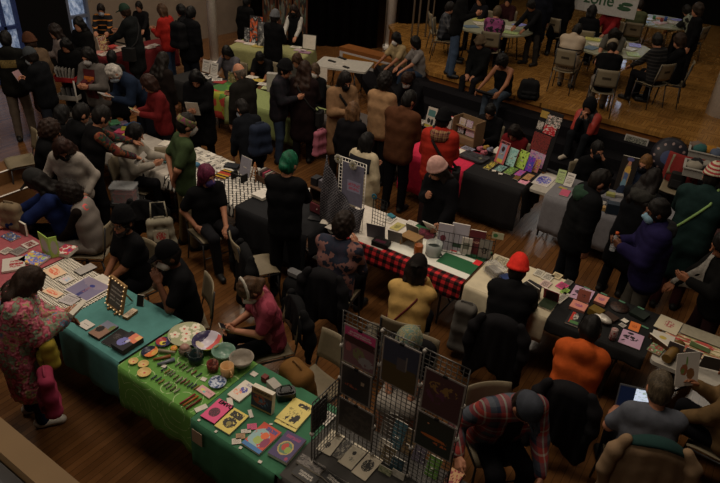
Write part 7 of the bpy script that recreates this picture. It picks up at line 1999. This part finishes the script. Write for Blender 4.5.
held('pinkbeanie', -1, .16, .2, art(('3a4a5a', '8a8a90', '4a5a78'), 3, 2), 'blue and white booklet in the hand of the pink beanie woman', 'booklet', .008, 40, (-.04, -.02, .03))
held('graycap', 1, .16, .24, plain('9a7a80', .8), 'pink leaflet in the hands of the grey flat cap person', 'leaflet', .004, 30, (0, 0, .02), True)
held('oldman', 1, .22, .16, plain('8a8a8c', .8), 'open pale booklet in the hands of the white haired man', 'booklet', .006, 70, (0, 0, .03), True)
held('whitepaper', 1, .2, .26, plain('a8a4a0', .8), 'white sheet in the hands of the long haired woman in black', 'sheet', .003, 25, (0, 0, .03), True)
held('redsw', 1, .16, .12, art(('8a8a30', '3a3a38', '8a8680'), 3, 2), 'small card in the hands of the red sweater person', 'card', .004, 60, (0, 0, .03), True)
held('floral', 1, .14, .2, plain('98948e', .8), 'white leaflet in the hand of the person with flowered sleeves', 'leaflet', .003, 50, (0, 0, .03))
held('phoneseller', 1, .075, .15, plain('20202a', .3), 'phone in the hands of the seller in black behind the pink cloth', 'phone', .01, 55, (0, 0, .02), True)
held('tancoat', 1, .22, .3, cover('a8a49e', [('e', .35, .5, .16, .17, '7a4a34', .6), ('e', .65, .36, .17, .17, '6a4a30', .6), ('e', .45, .75, .04, .14, '5a7a3a', .4), ('e', .3, .46, .08, .08, '5a6a3a', .7)]), 'white art print of two brown shapes held up by the tan coat person', 'print', .003, 20, (-.05, .02, .12), False, -40)
held('camel', 1, .1, .14, art(('3a5a8a', '8a8a8c'), 3, 1), 'blue and white card in the hands of the camel coat woman', 'card', .004, 50, (0, 0, .03), True)
held('longbrown', 1, .1, .14, plain('5a5a40', .8), 'olive card in the hand of the long haired woman in dark brown', 'card', .004, 50, (0, 0, .03))
held('tank', 1, .42, .16, (plain('101012', .9), plain('16161a', .9, bump=.4)), 'black garment stretched between the hands of the tank top person', 'garment', .03, 60, (0, 0, .03), True)
q = P['bluemask']; p = q['hand'][1]
g = empty('water_bottle', p + Vector((.0, .0, -.04)), 0, 'clear water bottle with an orange cap in the hand of the purple hoodie person', 'bottle')
MB().lathe([(.03, -.08), (.032, -.07), (.032, .07), (.014, .11), (.013, .12)], n=16).build('bottle_body', clear((.6, .65, .7), .1, .35), g)
MB().lathe([(.018, .118), (.018, .145), (0, .147)], n=14).build('cap', plain('b04a1c', .5), g)
# laptop on the knees of the grey tee person
q = P['laptop']; W = q['W']
kp = (q['K'][1] + q['K'][-1]) / 2
g = empty('laptop', W(kp + np.array((0, .02, .1))), q['yaw'], 'open laptop with a lit screen on the knees of the grey tee person', 'laptop')
MB().box((0, -.04, .008), (.32, .22, .016), bevel=.01).build('keyboard_base', plain('6a6c70', .4, .5, .4), g)
sc_r = Euler((math.radians(-20), 0, 0)).to_matrix()
MB().box(Vector((0, .07, .016)) + sc_r @ Vector((0, 0, .105)), (.32, .01, .21), rot=sc_r).build('screen_lid', plain('6a6c70', .4, .5, .4), g)
M_SCR, n_, b_ = base_mat('lit_screen', .3)
x_ = n_.xyz(n_.coord('Generated'))
fr_ = n_.math('GREATER_THAN', x_[0], .42)
nz_, _ = n_.noise(n_.coord('Generated'), 9, 3)
cw_ = n_.mix(n_.math('GREATER_THAN', nz_, .58), lin('c8d4ea'), lin('9aa8a0'))
cc_ = n_.mix(fr_, lin('0a1020'), cw_)
n_.l.new(cc_, b_.inputs['Base Color']); n_.l.new(cc_, b_.inputs['Emission Color']); b_.inputs['Emission Strength'].default_value = .8
MB().box(Vector((0, .0638, .016)) + sc_r @ Vector((0, -.0006, .107)), (.3, .002, .185), rot=sc_r).build('screen', M_SCR, g)
# straps and bags
strap('redpuff', -1, '111113', 'black cross-body bag of the red puffer person', .02, .185)
strap('tealcoat', 1, '7a9a5a', 'pale green cross-body strap bag of the teal coat person', .016, .2, bagcol='4a5a3a')
strap('yellow', 1, '5a1a1e', 'dark red cross-body bag of the mustard sweater person', .01, .155, size=(.2, .06, .16))
strap('camel', 1, '121213', 'black shoulder bag of the camel coat woman', .02, .17)
strap('greencap', 1, '121213', 'black shoulder bag of the green cap man', .016, .17, size=(.26, .14, .26))
strap('longbrown', -1, '141314', 'dark shoulder bag of the woman in dark brown', .014, .17)
for k, col, l, sz in (('bigpack', '0d0d10', 'large black backpack on the tall person by the column', (.36, .22, .5)), ('backpackman', '1c2436', 'dark blue backpack on the bending masked person', (.32, .2, .44))):
    q = P[k]; W = q['W']
    pc = q['chest'] - np.array((0, .1 + sz[1] / 2 + .06, .05)) - q['up'] * .2
    bag(W(pc), *sz, col, l, 'backpack', None, q['yaw'] + PI)
q = P['camel']
bag(q['W'](q['hip'] + np.array((.34, .0, -.5))), .26, .1, .4, '9a5a6a', 'pink cloth bag hanging beside the camel coat woman', 'bag', 'cloth_bag', q['yaw'] + .4)
q = P['lowhead']
bag(at(297, 384, .62) - Vector((0, 0, .16)), .36, .24, .36, '6a4a24', 'brown canvas backpack on the chair behind the dark green cloth', 'backpack', None, -.3)
bag(Vector((*at(297, 300, .1).xy, .0)), .34, .26, .4, '111113', 'black open tote with a bottle inside on the floor by the floral shirt', 'bag', 'tote_bag', .3)
o = MB().box((0, 0, .03), (.24, .1, .05), bevel=.03).build('pouch', plain('6a6a6c', .5), None, Vector((*at(297, 300, .1).xy, .44))); tag(o, 'clear grey pouch lying on top of the black tote', 'pouch')
bag(Vector((*at(525, 100, ST).xy, ST + .002)) + Vector((0, .12, 0)), .4, .28, .36, '0f0f11', 'big black backpack lying at the stage edge by the tank top person', 'backpack', None, .4)
bag(at(386, 72, ST * .2) * 1 + Vector((0, 0, .0)), .24, .14, .34, '7a746c', 'pale tote bag at the feet of the masked person in beige', 'bag', 'tote_bag', .8)
# plastic box and totes between left rows
p = at(124, 190, .62)
o = MB().box((0, 0, .112), (.32, .22, .22), bevel=.03).build('storage_box', clear((.42, .44, .46), .2, .35), None, (p.x, p.y, .46), (0, 0, .6)); tag(o, 'clear plastic storage box on a stool behind the bearded man', 'box')
MB().box((0, 0, .07), (.27, .17, .13)).build('contents', art(('6a5a58', '8a4a4a', '4a4a50'), 4, 2), o)
MB().box((0, 0, .225), (.34, .24, .02), bevel=.03).build('lid', clear((.45, .47, .49), .2, .4), o)
g = empty('stool', (p.x, p.y, 0), .6, 'black stool under the clear storage box', 'stool')
MB().box((0, 0, .44), (.4, .32, .03), bevel=.03).build('seat', INK, g)
for sx in (-.16, .16):
    for sy in (-.12, .12): MB().tube([(sx * .9, sy * .9, .43), (sx, sy, 0)], .013, 6).build('leg', INK, g)


def coat_on_chair(u, v, z, yaw, col, label, w=.46, drop=.5, mat=None, sleeves=True, quilt=False, depth=.0, lining=None):
    """a jacket laid over a chair back: two falls of cloth over the top edge and hanging sleeves"""
    p = at(u, v, z)
    g = empty('jacket_on_chair', (p.x, p.y, 0), math.radians(yaw - 90), label, 'jacket')
    m = mat or plain(col, .9, .15, bump=.4, scale=9)
    qz = (lambda t: .012 * abs(math.sin(t * 14))) if quilt else (lambda t: 0)

    def sh(a, b):
        t = b * 2 - 1
        y = -.04 * abs(t) - .028 if t < 0 else .035 * abs(t)
        x = (a - .5) * w * (1 + .12 * abs(t))
        zz = z - abs(t) * drop * ((1 + .12 * math.sin(a * 9 + u)) if t < 0 else .45) - .09 * (abs(a - .5) * 2) ** 2.2
        x *= 1 - .25 * max(0, 1 - abs(t) * 4)
        y += (.02 * math.sin(a * 17 + t * 5 + u) + .014 * math.sin(a * 33 + u)) * abs(t) + (-.05 * (1 - (abs(a - .5) * 2) ** 2) if t < 0 else 0) - qz(t) * (1 if t < 0 else -1)
        return (x, y - depth, zz)
    MB().sheet(sh, 22, 28).build('jacket_body', m, g, solid=.022)
    if lining:
        def ln_(a, b):
            q_ = sh(a, .5 + (b - .5) * .04)
            return (q_[0] * .96, q_[1] * 1.1, q_[2] + .016)
        MB().sheet(ln_, 18, 6).build('collar_lining', plain(lining, .9), g, solid=.01)
    if sleeves:
        for sx in (-1, 1):
            f = Field(.04)
            f.path([(sx * w * .36, -.03, z - .05), (sx * w * .47, -.06, z - .17), (sx * w * .52, -.085, z - .34), (sx * w * .46, -.07, z - .55)], (.04, .055, .052, .04), .04)
            f.post = lambda P_, D: D + .003 * np.sin(P_[..., 2] * 42 + P_[..., 0] * 30 + P_[..., 1] * 25)
            link_mesh('sleeve', *f.mesh(.013), m, g)
    return g


q = P['laptop']; bq = q['base'] - q['fwd'] * .21
pp = px(Vector((bq.x, bq.y, 1.1)))
coat_on_chair(pp[0], pp[1], 1.1, 108, '7f6850', 'beige quilted puffer jacket over the chair of the laptop user', .58, .8, quilt=True, lining='12302e')
q = P['pinkdye']; bq = q['base'] - q['fwd'] * .22; pp = px(Vector((bq.x, bq.y, .95)))
coat_on_chair(pp[0], pp[1], .95, 238, '101012', 'black coat over the chair of the woman in pink tie-dye', .5, .6)
q = P['redbeanie']; bq = q['base'] - q['fwd'] * .24; pp = px(Vector((bq.x, bq.y, .95)))
coat_on_chair(pp[0], pp[1], .95, 100, '121114', 'black coat over the chair of the red beanie person', .52, .66)
q = P['orange']; bq = q['base'] - q['fwd'] * .24; pp = px(Vector((bq.x, bq.y, .95)))
coat_on_chair(pp[0], pp[1], .95, 96, '141316', 'black coat over the chair of the orange hoodie person', .5, .66)
q = P['plaidback']; bq = q['base'] - q['fwd'] * .24; pp = px(Vector((bq.x, bq.y, .95)))
coat_on_chair(pp[0], pp[1], .95, 100, '131215', 'black coat over the chair of the floral shirt person', .5, .6)
q = P['yellow']; bq = q['base'] - q['fwd'] * .26
for sd, l in ((1, 'pale cloth tote hanging at the far side of the mustard sweater chair'), (-1, 'grey cloth bag hanging at the near side of the mustard sweater chair')):
    o = bag(q['W'](np.array((sd * .3, -.12, .2))), .14, .3, .4, '8a8070' if sd == 1 else '5f584c', l, 'bag', 'tote_bag', q['yaw'], flap=False)
coat_on_chair(248, 246, .87, 60, '101012', 'long black coat over the empty chair behind the tie-dye woman', .56, .7)
coat_on_chair(143, 200, .86, 300, '111113', 'black jacket over the empty chair by the pale canvas tote', .5, .6)
p = at(164, 224, .55)
o = bag(Vector((p.x + .05, p.y - .1, .3)), .34, .12, .38, '8a8474', 'pale canvas tote with a red print hanging by the black jacket chair', 'bag', 'tote_bag', .9, flap=False)
MB().box((0, -.066, .18), (.18, .006, .16)).build('print', rotmat(cover('8a8474', [('e', .5, .5, .36, .36, '8a2a2c', .8, .46, 9)])), o)
MB().tube([(-.1, 0, .36), (-.08, .03, .6), (.08, .03, .6), (.1, 0, .36)], .01, 6).build('long_strap', plain('8a8474', .9), o)
q = P['redbeanie']
o = bag(q['W'](np.array((-.42, .1, .1))), .24, .16, .6, '55524e', 'grey tote with pale handles hanging from the cream cloth table', 'bag', 'tote_bag', q['yaw'], flap=False)
q = P['edgescarf']
MB_ = MB().sheet(lambda u, v: ((u - .5) * .5, .16 + .02 * math.sin(u * 9), 1.3 - v * .55 - .3 * abs(u - .5)), 10, 10)
q = P['bluejack']
bag(Vector((*at(12, 216, .9).xy, TH + .01)), .26, .14, .3, '7a6a54', 'tan paper bag on the pink table at the picture edge', 'bag', 'paper_bag', .4, flap=False)
o = MB().ball((0, 0, .05), (.18, .1, .05), 14, 8).build('cloth_heap', plain('98958f', .95, bump=.5, scale=12), None, (*at(19, 222, TH + .05).xy, TH + .008)); tag(o, 'crumpled white cloth beside the tan paper bag', 'cloth')

# prints and openings on garments
def hood(k, name, mat):
    q = P[k]; nb, up = q['nb'], q['up']
    f = Field(.04)
    c = nb + up * .03
    f.path([c + np.array((math.cos(a) * .115, math.sin(a) * .1 - .015, -.012 + .02 * -math.sin(a))) for a in np.linspace(-PI * 1.35, PI * .35, 12)], [.04] * 12, .03)
    f.ell(c + np.array((0, -.13, -.03)), (.12, .055, .075), None, .04)
    f.post = lambda P_, D: D + .005 * np.sin(P_[..., 0] * 60) * np.sin(P_[..., 2] * 50 + P_[..., 1] * 40)
    link_mesh(name, *f.mesh(.013), mat, q['o'])


panel('graytee', 'shirt_front', plain('4a161c', .9), -.1, .1, -.5, -.02)
panel('graytee', 'orange_print', plain('a85a1e', .8, var=.5, scale=60), -.085, .085, -.22, -.13, off=.011)
panel('goldback', 'back_print', plain('5a4a24', .8, var=.6, scale=60), -.12, .12, -.22, -.1, front=False)
panel('hoodblack', 'chest_print', plain('4a3a7a', .8, var=.6, scale=50), -.06, .06, -.34, -.2)
panel('orange', 'back_print', plain('2a1a16', .8, var=.5, scale=50), -.05, .06, -.3, -.24, front=False)
panel('plaidcap', 'tee_front', plain('0e0e10', .9), -.07, .07, -.46, -.06)
panel('sailor', 'collar', plain('1c1c24', .9), -.17, .17, -.2, -.0, front=False, off=.009)
hood('redpuff', 'plaid_hood', checks(('8a6a4a', '5a2022', 'a08a6a', '3a2220'), .06, .06, 0, 'plaid', axes=(0, 2)))
panel('capman', 'tee_print', plain('57544f', .8), -.05, .03, -.2, -.17)
hood('blackfur', 'fur_collar', plain('2c2b28', .95, var=.5, scale=70))
hood('puffblack', 'hood_lining', plain('1c3526', .95))
panel('edgescarf', 'printed_scarf', plain('8a8680', .9, var=.4, scale=30), .04, .12, -.45, .0, front=True, off=.012)
hood('bluemask', 'vest_collar', plain('101013', .9))
